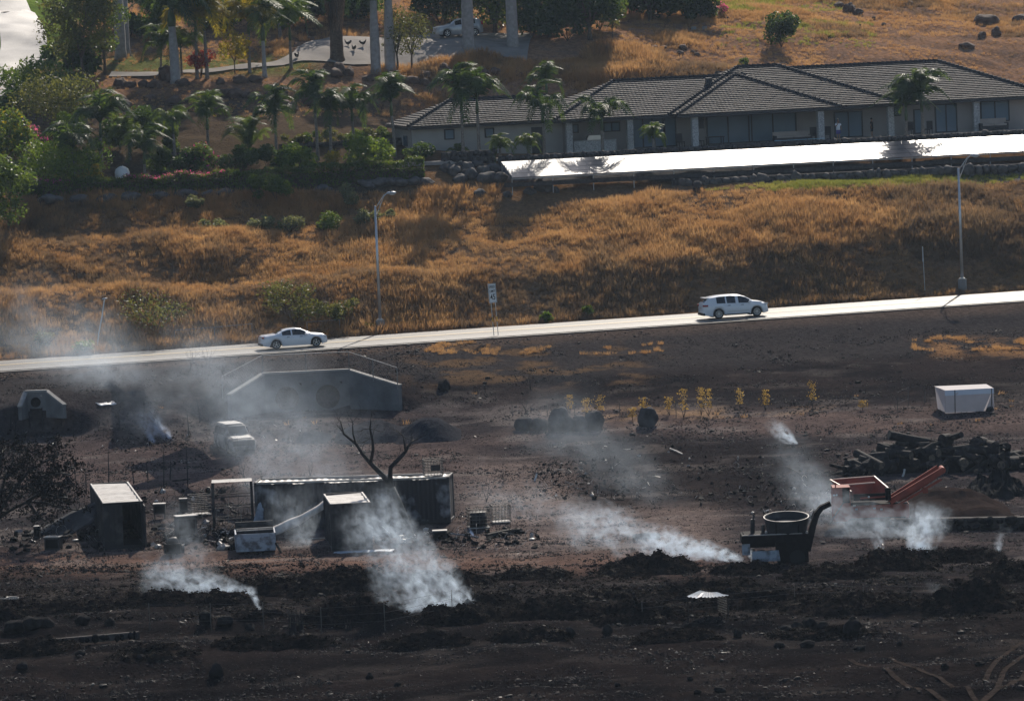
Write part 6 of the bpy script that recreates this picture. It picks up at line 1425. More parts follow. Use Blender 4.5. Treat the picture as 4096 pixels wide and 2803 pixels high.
for k in range(9): z_ = t.z*k/8; mb.bar((t.x, t.y, z_), (t2.x, t2.y, z_), .008)
mb.build('wire_mesh', m_cage, g_)
# wire fence lines across the foreground
def wirefence(pts, h, label, wires=3):
    P = [ground(*p) for p in pts]; o0 = P[0]; g_ = empty('wire_fence', o0, 0, label, 'fence')
    for p in P: MB().cyl(p-o0+Vector((0, 0, -.1)), p-o0+Vector((0, 0, h)), .028, .022, 6).build('post', m_cage, g_)
    for k in range(wires):
        z_ = h*(.35+.6*k/max(1, wires-1))
        MB().tube([p-o0+Vector((0, 0, z_)) for p in P], .007, 4).build('wire', m_cage, g_)
wirefence([(600, 2520), (845, 2520), (1055, 2515), (1287, 2535), (1540, 2520), (1810, 2465)], 1.45, 'slim wire fence crossing the smoking mulch in the foreground'); wirefence([(2570, 2480), (3180, 2420), (3455, 2412), (3900, 2420)], 1.0, 'slim wire fence on the dark bank right of the tin shelter')
wirefence([(3590, 1640), (3635, 1620), (3700, 1610)], 1.3, 'short wire fence left of the white shelter', 2); wirefence([(2050, 1665), (2190, 1665), (2300, 1672), (2480, 1670), (2705, 1668)], 1.1, 'old wire fence running behind the row of boulders', 2)
b = ground(20, 2395); o = empty('hose_coil', b, 0, 'loop of pale hose lying on the bare yard soil', 'hose'); MB().tube([(-.8, .3, .04), (-.2, .5, .05), (.25, .35, .06), (.1, 0, .05), (-.3, -.1, .05)]+[(.45+.38*math.cos(k), -.5+.3*math.sin(k)*1.2, .05+k*.01) for k in np.linspace(0, 9, 22)], .03, 6).build('hose', m_croof, o)

# ---------------------------------------------------------------- tub grinder
b = ground(3150, 2258); Yg = b.y; g_ = empty('tub_grinder', b, 0, 'burnt black tub grinder with a round hopper and curved discharge chute', 'grinder')
def w4(px, py, dy=0.): return at(px, py, Yg+dy)-b
c_t = w4(3145, 2066, 1.3); c_b = w4(3148, 2140, 1.3); r_t = 91/S(Yg); r_b = 78/S(Yg); tl = Matrix.Rotation(R(7), 3, 'X'); N_ = 40; vs_ = []
for c, r_ in ((c_b, r_b), (c_t, r_t), (c_t, r_t-.06), (c_b+Vector((0, 0, .15)), r_b-.06)): vs_ += [c + tl @ Vector((r_*math.cos(2*math.pi*k/N_), r_*math.sin(2*math.pi*k/N_), 0)) for k in range(N_)]
MB().add(vs_, [(j*N_+k, j*N_+(k+1) % N_, (j+1)*N_+(k+1) % N_, (j+1)*N_+k) for j in range(3) for k in range(N_)]+[tuple(3*N_+k for k in range(N_))]).build('tub', m_soot, g_, True).modifiers.new('edge', 'EDGE_SPLIT').split_angle = R(35)
rim = [c_t+tl @ Vector((r_t*math.cos(a), r_t*math.sin(a), 0)) for a in np.linspace(0, 2*math.pi, 41)]; MB().tube(rim, .035, 6, False).build('tub_rim', m_cage, g_)
MB().tube([c_t+tl @ Vector((0, .45, -.40)), c_t+tl @ Vector((0, .45, -.36))], [.6, .56], 20).build('tub_lid_plate', m_soot, g_)
l_ = w4(2970, 2210); r_ = w4(3235, 2205); z_ = w4(3100, 2138).z
MB().box(((l_.x+r_.x)/2, 1.2, z_-.25), (r_.x-l_.x, 2.2, .42)).build('chassis', m_dark, g_); MB().box(((w4(3110, 2200).x+r_.x)/2, 1.2, z_*.5), (r_.x-w4(3110, 2200).x, 1.9, z_*.9)).build('mill_housing', m_dark, g_)
MB().box((w4(3040, 2160).x, 1.2, w4(3040, 2165).z), (1.75, 1.7, .75)).build('engine_box', m_dark, g_); MB().box((w4(2985, 2180).x, .3, w4(2985, 2172).z-.2), (.45, .12, 1.0)).build('radiator_panel', m_bluew, g_); MB().box((w4(3090, 2142).x, .2, z_+.0), (3.4, .08, .05)).build('deck_edge', m_croof, g_)
for px, y0, y1, rr in ((3010, 2148, 2076, .125), (3052, 2148, 2098, .10)): MB().cyl(w4(px, y0, 1.), w4(px+1, y1, 1.), rr, rr, 12).build('exhaust_stack', m_soot, g_)
MB().tube([w4(3013, 2078, 1.), w4(3016, 2062, 1.), w4(3012, 2054, 1.)], [.06, .06, .05], 8).build('exhaust_tip', m_soot, g_)
MB().prism([(w4(3008, 2240).x, .25), (w4(3008, 2205).x, w4(3008, 2204).z), (w4(3115, 2200).x, w4(3115, 2199).z), (w4(3122, 2240).x, .25)], lambda a, c: (a, -.06, c), lambda a, c: (a, -.02, c)).build('fender', m_bluew, g_)
for px in (3048, 3190): MB().tube([w4(px, 2232, .0)+Vector((0, 0, .05)), w4(px, 2232, .35)+Vector((0, 0, .05))], [.44, .44], 20).tube([w4(px, 2232, 1.9)+Vector((0, 0, .05)), w4(px, 2232, 2.25)+Vector((0, 0, .05))], [.44, .44], 20).build('wheel', m_tyre, g_)
ch = [(3228, 2200), (3240, 2150), (3252, 2100), (3266, 2055), (3285, 2030), (3322, 2012)]; P = [w4(px, py, .5) for px, py in ch]; secs = []
for i, p in enumerate(P):
    t = (P[min(i+1, len(P)-1)]-P[max(i-1, 0)]).normalized(); s_ = Vector((t.z, 0, -t.x)); hw_ = .19-.012*i; secs.append([p+s_*hw_+Vector((0, -.28, 0)), p+s_*hw_+Vector((0, .28, 0)), p-s_*hw_+Vector((0, .28, 0)), p-s_*hw_+Vector((0, -.28, 0))])
MB().loft(secs).build('discharge_chute', m_dark, g_); MB().cyl(w4(3246, 2070, .2), w4(3256, 2040, .2), .04, .04, 8).build('ram', m_cage, g_)
for px in (3106, 3150, 3195): MB().bar(w4(px, 2205, .1), w4(px-2, 2085, .3), .09).build('tub_brace', m_dark, g_)
for px in (3065, 3228): MB().rock(w4(px, 2128, .2), (.07, .07, .1), 3, 1).build('marker_lamp', m_croof, g_)

# ---------------------------------------------------------------- orange screener
b = ground(3470, 2112); Yo = b.y; g_ = empty('orange_screener', b, 0, 'orange mobile crusher with a flared hopper and raised conveyor', 'crusher')
def w5(px, py, dy=0.): return at(px, py, Yo+dy)-b
BL, BR, FR_, FL = w5(3320, 1918, 3.0), w5(3497, 1904, 3.0), w5(3553, 1952, .6), w5(3405, 1965, .6)
bl2, br2, fr2, fl2 = w5(3385, 1985, 2.4), w5(3490, 1978, 2.4), w5(3525, 1995, 1.0), w5(3420, 2000, 1.0)
x1_o = w5(3640, 2050).x; zt0_o = w5(3450, 2005).z
def plate(pts, nm, m=None, th=.05):
    o = MB().add(pts, [tuple(range(len(pts)))]).build(nm, m or m_orange, g_); s_ = o.modifiers.new('thickness', 'SOLIDIFY'); s_.thickness = th; s_.offset = 0; return o
plate([BL, BR, br2, bl2], 'hopper_side'); plate([BR, FR_, fr2, br2], 'hopper_side'); plate([FL, BL, bl2, fl2], 'hopper_side'); plate([bl2, br2, fr2, fl2], 'hopper_floor', m_dark); MB().box(((w5(3400, 2050).x+x1_o)/2, 1.5, zt0_o-.28), (x1_o-w5(3400, 2050).x-.1, 1.8, .05)).build('shade_deck', m_dark, g_);  # dark floor and top sheets paint in the shade inside the hopper
for p, q_ in ((BL, BR), (BR, FR_), (FL, BL)): MB().bar(p, q_, .07).build('hopper_lip', mat('worn_edge', (.55, .35, .28), rough=.5, var=.2), g_)
MB().bar(w5(3376, 1939, 1.6), w5(3500, 1929, 1.6), .07).build('cross_beam', mat('worn_edge', (.55, .35, .28)), g_)
x0, x1 = w5(3335, 2050).x, w5(3640, 2050).x; zt0 = w5(3450, 2005).z; zb0 = .45
MB().box(((w5(3400, 2050).x+x1)/2, 1.5, (zt0+zb0)/2-.15), (x1-w5(3400, 2050).x, 1.9, zt0-zb0-.3)).build('body', m_orange, g_)
MB().box((w5(3370, 2050).x, 1.0, (w5(3370, 1950).z+zb0)/2), (w5(3405, 2050).x-x0, 1.6, w5(3370, 1950).z-zb0)).build('engine_bay', m_orange, g_); MB().box((w5(3385, 1985).x, .18, w5(3385, 1982).z), (.42, .06, .9)).build('grille', m_dark, g_)
MB().box((w5(3480, 1992).x, .52, w5(3480, 1990).z), (1.9, .05, .4)).build('screen_opening', m_dark, g_)
MB().bar(w5(3440, 1992, .45), w5(3545, 1985, .45), .10).build('hopper_beam', m_orange, g_)
for k, (off, dy) in enumerate(((0, .3), (-10, 1.5))):
    a, c = w5(3560+off, 2005+off*.5, dy), w5(3775+off*2.2, 1878+off*.8, dy); u = (c-a).normalized(); n_ = Vector((-u.z, 0, u.x))
    MB().bar(a, c, .16, .36, (0, 0, 1)).build('conveyor_rail', m_orange, g_); MB().bar(a-n_*.42, c-n_*.42-u*.4, .10, .14).build('conveyor_truss', m_orange, g_)
a, c = w5(3560, 2000, .9), w5(3768, 1876, .9); MB().bar(a, c, 1.0, .06).build('conveyor_belt', m_dark, g_); MB().tube([c+Vector((0, -.65, 0)), c+Vector((0, .65, 0))], [.17, .17], 14).build('head_drum', m_orange, g_)
MB().box(w5(3700, 1958, .8), (.3, .5, .35)).build('motor', m_orange, g_); MB().box(w5(3552, 1975, .2), (.32, .3, .75)).build('control_box', m_dark, g_)
MB().bar(w5(3342, 1990, .2), w5(3342, 1930, .4), .07).build('support_post', m_orange, g_); MB().bar(w5(3315, 2098, -.6), w5(3375, 2008, .1), .05).build('access_rail', m_cage, g_)
for dy in (.25, 2.4):
    t0, t1 = w5(3400, 2085, dy), w5(3620, 2085, dy); MB().prism([(t0.x, .0), (t1.x, .0), (t1.x+.35, .28), (t1.x, .58), (t0.x, .58), (t0.x-.35, .28)], lambda p, q_: (p, dy-.2, q_), lambda p, q_: (p, dy+.25, q_)).build('crawler_track', m_tyre, g_)
for px, py in ((3336, 1980), (3346, 1979), (3475, 1987)): MB().rock(w5(px, py, .1), (.07, .05, .06), 2, 2, 0).build('work_lamp', m_lens, g_, True)
for px, py, m in ((3392, 2034, mat('amber_sticker', (.6, .2, .05))), (3420, 2026, m_sheet), (3428, 2040, m_bluew), (3500, 2036, m_bluew), (3528, 2040, m_sheet), (3400, 2019, m_sheet)): MB().box(w5(px, py, 0)+Vector((0, .53, 0)), (.16, .02, .10)).build('decal', m, g_)

# tyre tracks in the bare soil of the foreground
m_track = mat('track_soil', (.040, .031, .026), rough=1., spec=0., var=.4, scale=3, bump=.6, bscale=6)
for pts, w_ in ((((3400, 2640), (3560, 2690), (3720, 2760), (3860, 2830)), .5), (((3560, 2630), (3680, 2680), (3800, 2740), (3920, 2820)), .45), (((4090, 2570), (4020, 2620), (3960, 2680), (3940, 2720)), .5), (((4140, 2590), (4070, 2640), (4010, 2700), (3990, 2760)), .5), (((4150, 2640), (4040, 2740), (3950, 2790), (3900, 2840)), .6)):
    ribbon('tyre_track', spline([ground(*p) for p in pts], .5), w_*.55, m_track, .03)
# ================================================================ smoke plumes and haze
def vmat(name, L, r0, r1, pw, bend, dens, seed, wisp=.5, col=(.74, .86, 1.0), fall=1.2, src=2.0, nscale=1.0, ani=.5):
    m = bpy.data.materials.new(name); m.use_nodes = True; t = m.node_tree; N = t.nodes; K = t.links; N.clear()
    out = N.new('ShaderNodeOutputMaterial'); pv = N.new('ShaderNodeVolumePrincipled'); K.new(pv.outputs[0], out.inputs['Volume'])
    pv.inputs['Color'].default_value = (*col, 1); pv.inputs['Anisotropy'].default_value = ani
    tc = N.new('ShaderNodeTexCoord'); sp = N.new('ShaderNodeSeparateXYZ'); K.new(tc.outputs['Object'], sp.inputs[0])
    def M(op, a, b=None, c=None, clamp=False):
        n = N.new('ShaderNodeMath'); n.operation = op; n.use_clamp = clamp
        for i, v in enumerate((a, b, c)):
            if v is None: continue
            if isinstance(v, (int, float)): n.inputs[i].default_value = v
            else: K.new(v, n.inputs[i])
        return n.outputs[0]
    # large scale meander of the axis
    w_ = N.new('ShaderNodeTexNoise'); w_.inputs['Scale'].default_value = .62*nscale; w_.inputs['Detail'].default_value = 3.0
    mp = N.new('ShaderNodeMapping'); mp.inputs['Location'].default_value = (seed*3.7, seed*1.9, seed*.6); mp.inputs['Scale'].default_value = (1, 1, .8); K.new(tc.outputs['Object'], mp.inputs['Vector']); K.new(mp.outputs[0], w_.inputs['Vector'])
    T = M('MULTIPLY', sp.outputs['Z'], 1.0/L, clamp=True)
    hump = M('MULTIPLY', M('MULTIPLY', T, M('SUBTRACT', 1.0, T)), 4.0)
    X = M('SUBTRACT', sp.outputs['X'], M('MULTIPLY', hump, bend[0])); Y = M('SUBTRACT', sp.outputs['Y'], M('MULTIPLY', hump, bend[1]))
    rad = M('ADD', r0, M('MULTIPLY', M('POWER', T, pw), r1-r0))
    r = M('DIVIDE', M('SQRT', M('ADD', M('MULTIPLY', X, X), M('MULTIPLY', Y, Y))), rad)
    rr0 = r
    r = M('ADD', r, M('MULTIPLY', M('SUBTRACT', w_.outputs['Fac'], .47), 2.2))
    core = M('SUBTRACT', 1.0, r, clamp=True); core = M('POWER', core, 1.15)
    n2 = N.new('ShaderNodeTexNoise'); n2.inputs['Scale'].default_value = 2.5*nscale; n2.inputs['Detail'].default_value = 6.0; n2.inputs['Roughness'].default_value = .58; n2.inputs['Distortion'].default_value = .7
    mp2 = N.new('ShaderNodeMapping'); mp2.inputs['Location'].default_value = (seed*1.3, -seed*2.1, seed*.9); mp2.inputs['Scale'].default_value = (1, 1, .8); K.new(tc.outputs['Object'], mp2.inputs['Vector']); K.new(mp2.outputs[0], n2.inputs['Vector'])
    wf = N.new('ShaderNodeMapRange'); wf.inputs['From Min'].default_value = .36+.12*(1-wisp); wf.inputs['From Max'].default_value = .66; K.new(n2.outputs['Fac'], wf.inputs['Value'])
    fl = M('POWER', M('SUBTRACT', 1.0, T, clamp=True), fall); sr = M('ADD', 1.0, M('MULTIPLY', M('POWER', M('SUBTRACT', 1.0, T, clamp=True), 9.0), src))
    ends = M('MULTIPLY', M('MULTIPLY', T, 16.0, clamp=True), M('MULTIPLY', M('SUBTRACT', 1.46, rr0), 3.0, clamp=True))
    dens = dens*(3.3 if src > 0 else 2.3)
    d = M('MULTIPLY', M('MULTIPLY', M('MULTIPLY', core, wf.outputs[0]), M('MULTIPLY', fl, sr)), M('MULTIPLY', ends, dens))
    K.new(d, pv.inputs['Density'])
    m.cycles.volume_step_rate = .18 if nscale > .9 else .5
    return m
def plume(p0, p1, r0px, r1px, dens, label, drift=3.0, seed=0, bend=(0, 0), pw=.8, y0=None, up0=0., **kw):
    a = ground(*p0) if y0 is None else at(p0[0], p0[1], y0); a = a+Vector((0, 0, up0)); e = at(p1[0], p1[1], a.y+drift); L = (e-a).length; s_ = S(a.y)
    r0, r1 = r0px/s_, r1px/s_; rot = (e-a).to_track_quat('Z', 'Y'); secs = []; n = 16
    for i in range(n+1):
        t = i/n; h = 4*t*(1-t); R_ = (r0+(r1-r0)*t**pw)*1.5
        secs.append([(bend[0]*h+R_*math.cos(k), bend[1]*h+R_*math.sin(k), L*t) for k in np.linspace(0, 2*math.pi, 14, endpoint=False)])
    o = MB().loft(secs).build('smoke_plume', vmat('smoke', L, r0, r1, pw, bend, dens, seed, **kw), None, True, loc=a); o.rotation_mode = 'QUATERNION'; o.rotation_quaternion = rot
    o.visible_shadow = True
    return tag(o, label, 'smoke', 'smoke plumes drifting over the yard')
plume((1042, 2442), (1000, 2345), 12, 26, 2.6, 'thin white wisp rising from the mulch edge at the wire fence', .5, 1, pw=1, fall=.6)
plume((1020, 2385), (560, 2285), 30, 105, .95, 'low white plume blowing along the mulch in front of the tall container', 2, 2, fall=.8, src=2.5)
plume((830, 2340), (680, 2040), 70, 130, .16, 'faint veil of smoke in front of the burnt cabinets', 4, 3, fall=.6, src=0)
plume((1790, 2462), (1450, 2000), 75, 185, .48, 'largest white plume rising from the smouldering mulch', 3.0, 4, bend=(.5, 0), fall=.55, src=2.2, wisp=.35)
plume((1900, 2472), (1640, 2150), 35, 130, .60, 'right hand strand of the largest plume', 2.0, 5, fall=.9, src=3.0, wisp=.35)
plume((1650, 2455), (1500, 2290), 45, 110, .50, 'left hand strand of the largest plume', 1.0, 6, fall=.8, src=2.0)
plume((1430, 2060), (880, 1480), 160, 250, .032, 'pale veil of smoke drifting towards the culvert', 40, 7, fall=.5, src=0, nscale=.45, y0=300., wisp=.7)
plume((1240, 2190), (1130, 1960), 90, 140, .16, 'smoke hanging before the fallen roof strip', 2, 8, fall=.4, src=0, wisp=.6)
plume((2975, 2248), (2230, 2060), 26, 135, .75, 'long low plume blowing left from the tub grinder', 6, 9, bend=(.4, 0), fall=.75, src=2.5)
plume((2400, 2120), (1850, 1950), 110, 150, .08, 'thin tail of the grinder smoke by the wire cages', 8, 10, fall=.5, src=0)
plume((3012, 2246), (2995, 2190), 9, 18, 2.5, 'small white puff at the grinder wheel', .3, 11, pw=1)
plume((3672, 2236), (3700, 2030), 45, 130, .85, 'bright white plume in front of the orange machine', 1.5, 12, fall=.7, src=2.5)
plume((3680, 2150), (3230, 2020), 95, 125, .22, 'veil of smoke drifting across the orange machine', 3, 13, fall=.4, src=.5, wisp=.6)
plume((3525, 2222), (3505, 2130), 12, 40, 1.1, 'short wisp left of the bright plume', 1., 14)
plume((3330, 2080), (3120, 1790), 90, 170, .055, 'faint smoke drifting behind the grinder chute', 15, 15, fall=.5, src=0, nscale=.6, wisp=.7)
plume((3192, 1778), (3060, 1690), 9, 55, 1.5, 'small white wisp above the ash bed', 2, 16, src=3)
plume((690, 1762), (560, 1655), 12, 75, .75, 'bluish wisp beside the burnt car', 3, 17, col=(.62, .76, 1.0), src=1)
plume((615, 1772), (570, 1690), 9, 45, 1.1, 'thin bluish wisp over smouldering lumps', 2, 18, col=(.66, .78, 1.0))
plume((3988, 2215), (4010, 2100), 9, 50, .65, 'thin wisp at the far end of the mulch rows', 1.5, 19)
plume((1895, 2142), (1850, 2085), 7, 24, 1.2, 'blue wisp at the end of the smouldering beam', .5, 20, col=(.4, .6, 1.))
plume((3830, 2395), (3690, 2330), 8, 50, .4, 'faint wisp on the dark bank', 1., 21)
plume((960, 1640), (720, 1340), 170, 270, .020, 'broad bluish haze in front of the culvert', 22, 22, fall=.35, src=0, nscale=.4, y0=340., wisp=.8)
plume((500, 1520), (40, 1280), 190, 300, .030, 'thin smoke lying along the left of the road bank', 22, 23, fall=.3, src=0, nscale=.35, y0=352., wisp=.8)
plume((1100, 1950), (900, 1640), 140, 240, .032, 'drifting smoke around the burnt car', 20, 24, fall=.4, src=0, nscale=.45, y0=310., wisp=.8)

plume((1350, 1800), (900, 1420), 240, 330, .009, 'wide thin veil of smoke over the yard and culvert', 45, 31, fall=.3, src=0, nscale=.3, y0=318., wisp=.9)
plume((2650, 2050), (2150, 1700), 200, 320, .016, 'wide thin veil of smoke over the middle of the yard', 40, 32, fall=.3, src=0, nscale=.3, y0=305., wisp=.9)
plume((700, 1700), (150, 1330), 220, 330, .014, 'wide thin veil of smoke at the left below the road', 35, 33, fall=.3, src=0, nscale=.3, y0=335., wisp=.9)
# even haze in the whole air
hm = bpy.data.materials.new('haze'); hm.use_nodes = True; t = hm.node_tree; t.nodes.clear()
out = t.nodes.new('ShaderNodeOutputMaterial'); pv = t.nodes.new('ShaderNodeVolumePrincipled'); t.links.new(pv.outputs[0], out.inputs['Volume'])
pv.inputs['Color'].default_value = (.58, .76, 1.0, 1); pv.inputs['Density'].default_value = HAZE; pv.inputs['Anisotropy'].default_value = .45
hm.cycles.homogeneous_volume = True
o = MB().box((0, 350, 52), (1400, 1500, 116)).build('haze', hm); tag(o, 'pale blue haze in the air', 'haze', kind='stuff')
# ================================================================ grass, stubble, stones (stuff)
def tuft(m, n, h, spread, wd, lean, seed):
    q = random.Random(seed); mb = MB()
    for i in range(n):
        a = q.uniform(0, 6.28); r = spread*math.sqrt(q.random()); p = Vector((r*math.cos(a), r*math.sin(a), -.03))
        b = q.uniform(0, 6.28); hh = h*q.uniform(.55, 1.1); d = Vector((math.cos(b)*lean*q.random()*hh+math.cos(a)*lean*.4*hh, math.sin(b)*lean*q.random()*hh+math.sin(a)*lean*.4*hh, hh))
        t = Vector((-math.sin(b), math.cos(b), 0))*wd*.5
        mid = p+d*.55+Vector((0, 0, .06*hh))
        mb.add([p-t, p+t, mid+t*.8, mid-t*.8, p+d], [(0, 1, 2, 3), (3, 2, 4)])
    return source('tuft', mb, m)
def grassmat(name, c, c2, tr=.5): return mat(name, c, rough=.6, spec=.25, col2=c2, scale=.35, trans=tr, trcol=(1.1, 1.0, .8), thr=(.35, .65))
G_gold = grassmat('grass_gold', (.43, .25, .115), (.54, .345, .17)); G_rust = grassmat('grass_rust', (.30, .185, .095), (.40, .26, .14))
G_dark = grassmat('grass_dull_shade', (.18, .125, .085), (.28, .20, .125)); G_green = grassmat('grass_green', (.14, .20, .04), (.28, .33, .07))
G_lime = grassmat('grass_lime', (.20, .24, .05), (.36, .34, .09))
T = []
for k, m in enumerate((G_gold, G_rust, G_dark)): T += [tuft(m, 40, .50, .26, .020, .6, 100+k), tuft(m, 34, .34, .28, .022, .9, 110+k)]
T += [tuft(G_green, 30, .30, .26, .032, .6, 120), tuft(G_lime, 30, .42, .26, .032, .6, 121)]
N0 = 250000; rs = np.random.RandomState(5)
X = rs.uniform(-64, 64, N0); Y = rs.uniform(366, 505, N0); keep = np.abs(X) < Y*.1034+3; X, Y = X[keep], Y[keep]
Z = zt(X, Y); px, py = projn(X, Y, Z); d_ = Y-(377+.24*X)
n1 = fbm(X*.12, Y*.16, 61, 4); n2 = fbm(X*.55, Y*.55, 63, 3); n3 = fbm(X*.05, Y*.09, 65, 3)
house_zone = (px > 1560) & (Y-.2309*(X-HO.x) > HO.y-6.0) & (Y-.2309*(X-HO.x) < HO.y+19)
track = (px > 1990) & (Y-.2309*(X-HO.x) > HO.y-12.2) & (Y-.2309*(X-HO.x) < HO.y+19)
garden_z = (px < 1660) & (py > 470) & (py < 790) & (d_ > 8)
slope = (d_ > 5.7) & ~track & ~garden_z & (Y < HO.y-6+.2309*(X-HO.x))
slope |= (d_ > 5.7) & (px < 1990) & (py > 780)
upper = (d_ > 20) & ~slope & ~track & ~garden_z & (py < 560)
lawn = (px < 330) & (py < 260)
DP = np.array([(v.x, v.y) for v in DRV]); DW = np.array(DRW); dd = np.full(len(X), 9.)
for (qx, qy), w_ in zip(DP, DW): dd = np.minimum(dd, np.hypot(X-qx, Y-qy)-w_*.5)
ondrive = dd < .15
drive = lawn & (px < 190)
dens = np.where(slope, .35+.65*sstep(.3, .55, n1), 0.)
dens = np.where(upper, .28+.7*sstep(.46, .62, n1), dens)
tall = upper & (px > 1500) & (px < 2650) & (py > 195) & (py < 330); dens = np.where(tall, .95, dens)
redfield = upper & (((px > 3300) & (py > 150)) | ((px < 1500) & (py > 250))); dens = np.where(redfield, dens*.45, dens)
shade_top = upper & (px > 500) & (px < 2480) & (py < 180); dens = np.where(shade_top, .12, dens)
dens = np.where(lawn, .9, dens); dens = np.where(drive, 0., dens)
verge = (d_ < -5.6) & (d_ > -30) & (((px > 1650) & (px < 2650) & (py > 1370) & (py < 1560) & (n2 > .56)) | ((px > 3650) & (py > 1350) & (py < 1430) & (n2 > .5)))
dens = np.where(verge, .75, dens)
dens = np.where((d_ > -5.6) & (d_ < 5.7), 0, dens); dens = np.where(ondrive, 0, dens)
k = rs.uniform(size=len(X)) < dens
X, Y, Z, px, py, n1, n2, n3, d_ = [a[k] for a in (X, Y, Z, px, py, n1, n2, n3, d_)]; upper, lawn, tall, verge, slope, redfield = [a[k] for a in (upper, lawn, tall, verge, slope, redfield)]
n = len(X); u = rs.uniform(size=n); idx = np.zeros(n, int)
tone = n2*.45+n3*.55+rs.normal(size=n)*.05
idx = np.where(tone > .50, 0, np.where(tone > .40, 2, 4)) + (rs.uniform(size=n) < .4)
gs = ((px > 2780) & (d_ > 5) & (py > 690) & (py < 765) & (Y < 412)) & (Y-.2309*(X-HO.x) > HO.y-16.5)
idx = np.where(lawn, 6, idx); greenp = upper & (((px > 2880) & (px < 3500) & (py > 90) & (py < 190) & (n2 > .54)) | ((px > 2870) & (px < 3400) & (py < 50) & (n2 > .48)))
idx = np.where(greenp, 7, idx); idx = np.where(gs, 7, idx)
scl = (.75+.8*sstep(.35, .7, n1))*rs.uniform(.6, 1.25, n); scl = np.where(upper & ~tall, scl*.75, scl); scl = np.where(lawn, .35*rs.uniform(.7, 1.2, n), scl); scl = np.where(tall, scl*1.25, scl); scl = np.where(verge, .55, scl); scl = np.where(gs, .7, scl); scl = np.where(redfield, .42*rs.uniform(.5, 1.4, n), scl); lowr_shade = sstep(1500, 2300, px)*(1-sstep(9.5, 13.5, d_))*(d_ > 0); scl = scl*(1-.22*lowr_shade); idx = np.where((lowr_shade > .35) & (rs.uniform(size=n) < .75), 4+(rs.uniform(size=n) < .5), idx)  # lower right bank: dull, shorter tufts paint in its shade
rot = np.stack([rs.normal(size=n)*.12, rs.normal(size=n)*.12, rs.uniform(0, 6.28, n)], 1)
sc3 = np.stack([scl*1.1, scl*1.1, scl*rs.uniform(.85, 1.2, n)], 1)
print('grass', n)
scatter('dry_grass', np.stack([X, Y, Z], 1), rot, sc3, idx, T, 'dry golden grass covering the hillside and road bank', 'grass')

# burnt stubble and charred crumbs on the field
B_ = [tuft(mat('burnt_stubble', (.012, .011, .011), rough=.7, spec=.4, var=.5, scale=3), 12, .10, .16, .022, .9, 200),
      source('clod', MB().rock((0, 0, .02), (.10, .09, .06), 5, 1, .35), mat('char_clod', (.011, .010, .010), rough=.8, spec=.2, var=.5, scale=3)),
      source('clod', MB().rock((0, 0, .02), (.08, .10, .05), 6, 1, .35), mat('dirt_clod', (.050, .038, .034), rough=.9, spec=.2, var=.4, scale=3)),
      source('stone', MB().rock((0, 0, .02), (.07, .06, .04), 7, 1, .3), mat('ash_stone', (.15, .14, .13), rough=.8, spec=.2, var=.4, scale=3)),
      source('chip', MB().add([(-.12, -.02, .03), (.12, -.015, .05), (.11, .03, .045), (-.11, .02, .035)], [(0, 1, 2, 3)]), mat('pale_chip', (.12, .11, .10), rough=.5, spec=.3, var=.3, scale=3)),
      tuft(G_rust, 14, .20, .18, .026, .8, 203)]
N0 = 105000; Y = 228+(374-228)*rs.uniform(size=N0)**.9; X = rs.uniform(-1, 1, N0)*(Y*.1034+2); d_ = Y-(377+.24*X); k = d_ < -5.7; X, Y, d_ = X[k], Y[k], d_[k]
Z = zt(X, Y); px, py = projn(X, Y, Z); n = len(X); n2 = fbm(X*.4, Y*.4, 73, 3); u = rs.uniform(size=n)
idx = np.where(u < .46, 0, np.where(u < .68, 1, np.where(u < .90, 2, np.where(u < .975, 3, np.where(u < .988, 4, 5)))))
idx = np.where((idx == 5) & ((n2 < .62) | (py > 1700) | (py < 1560)), 1, idx)
scl = rs.uniform(.25, .8, n)*np.where((u > .46) & (rs.uniform(size=n) < .03), 2.2, 1)*(.6+.8*sstep(.4, .65, n2)); scl = np.where((idx == 0) | (idx == 5), scl*1.6, scl); scl = np.where(idx == 3, scl*.7, scl)
rot = np.stack([rs.normal(size=n)*.2, rs.normal(size=n)*.2, rs.uniform(0, 6.28, n)], 1)
scatter('burnt_ground_litter', np.stack([X, Y, Z], 1), rot, np.stack([scl]*3, 1), idx, B_, 'charred stubble, clods and ash stones over the burnt field', 'burnt litter')

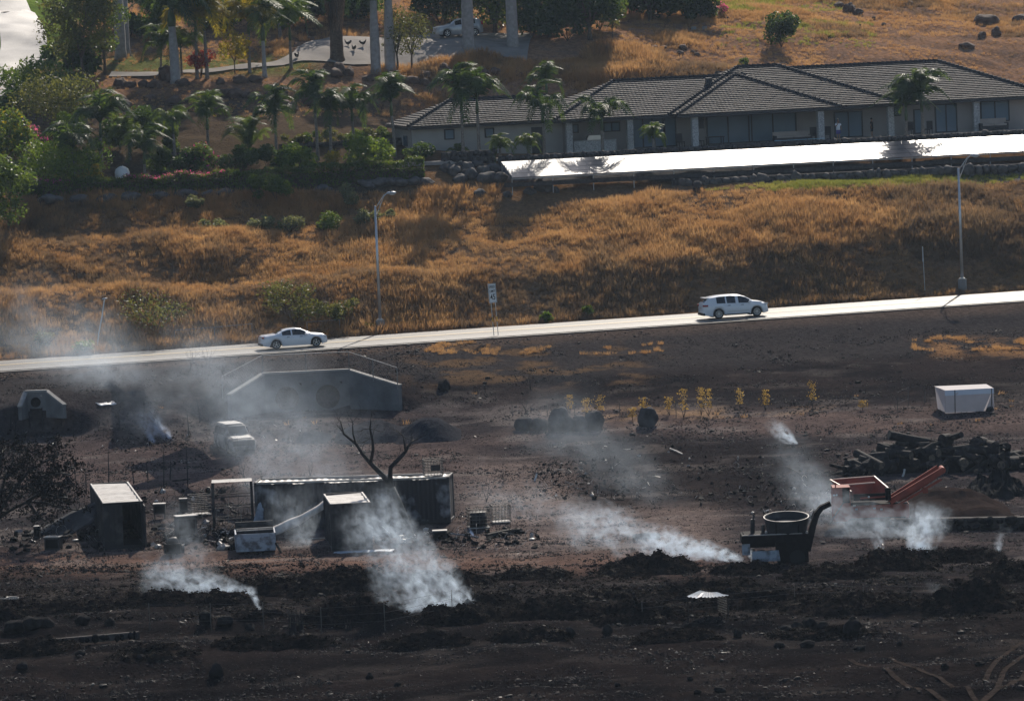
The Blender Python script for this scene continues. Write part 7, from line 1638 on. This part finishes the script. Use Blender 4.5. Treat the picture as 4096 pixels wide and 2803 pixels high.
# shredded fibre and clods over the mulch rows
FB = []
for k in range(3):
    q = random.Random(300+k); mb = MB()
    for i in range(16):
        a = q.uniform(0, 6.28); l_ = q.uniform(.05, .16); p = Vector((q.gauss(0, .14), q.gauss(0, .14), q.uniform(-.02, .10))); d = Vector((math.cos(a), math.sin(a), q.uniform(-.3, .6)))*l_; t = Vector((-math.sin(a), math.cos(a), .2))*.010
        mb.add([p-t, p+t, p+d+t*.6, p+d-t*.6], [(0, 1, 2, 3)])
    for i in range(3): mb.rock((q.gauss(0, .12), q.gauss(0, .12), .02), (.07, .06, .05), i+k*5, 1, .4)
    FB.append(source('fibre', mb, mat('mulch_fibre%d' % k, ((.012, .010, .009), (.030, .022, .017), (.060, .044, .032))[k], rough=(.9, .8, .7)[k], spec=(.0, .04, .08)[k], var=.4, scale=3)))
N0 = 52000; Y = rs.uniform(243, 292, N0); X = rs.uniform(-1, 1, N0)*(Y*.1034+2); Z = zt(X, Y); px, py = projn(X, Y, Z)
hs = [o for o in COL.objects if o.name.startswith('mulch_heap')]
bestz = np.full(N0, -9.)
for o in hs:
    me_ = o.data; co = np.empty(len(me_.vertices)*3); me_.vertices.foreach_get('co', co); co = co.reshape(-1, 3); lx, ly = co[:, 0].max(), co[:, 1].max(); nx_, ny_ = 44, 22
    G_ = co[:, 2].reshape(nx_+1, ny_+1); u = (X-o.location.x+lx)/(2*lx)*nx_; v = (Y-o.location.y+ly)/(2*ly)*ny_; k = (u > 0) & (u < nx_) & (v > 0) & (v < ny_)
    ui = np.clip(u.astype(int), 0, nx_); vi = np.clip(v.astype(int), 0, ny_); zz = G_[ui, vi]+o.location.z; bestz = np.where(k, np.maximum(bestz, zz), bestz)
on = bestz > Z+.02; band = (py > 2255) & (py < 2480) & (fbm(X*.2, Y*.3, 91, 3) > .42); k = on | (band & (rs.uniform(size=N0) < .5)); Z = np.where(on, np.maximum(Z, bestz), Z); X, Y, Z = X[k], Y[k], Z[k]; n = len(X)
idx = rs.choice(3, n, p=[.64, .30, .06]); scl = rs.uniform(.4, 1.15, n); rot = np.stack([rs.normal(size=n)*.3, rs.normal(size=n)*.3, rs.uniform(0, 6.28, n)], 1)
scatter('mulch_fibre', np.stack([X, Y, Z], 1), rot, np.stack([scl]*3, 1), idx, FB, 'shredded charred fibre and clods over the mulch rows', 'mulch')
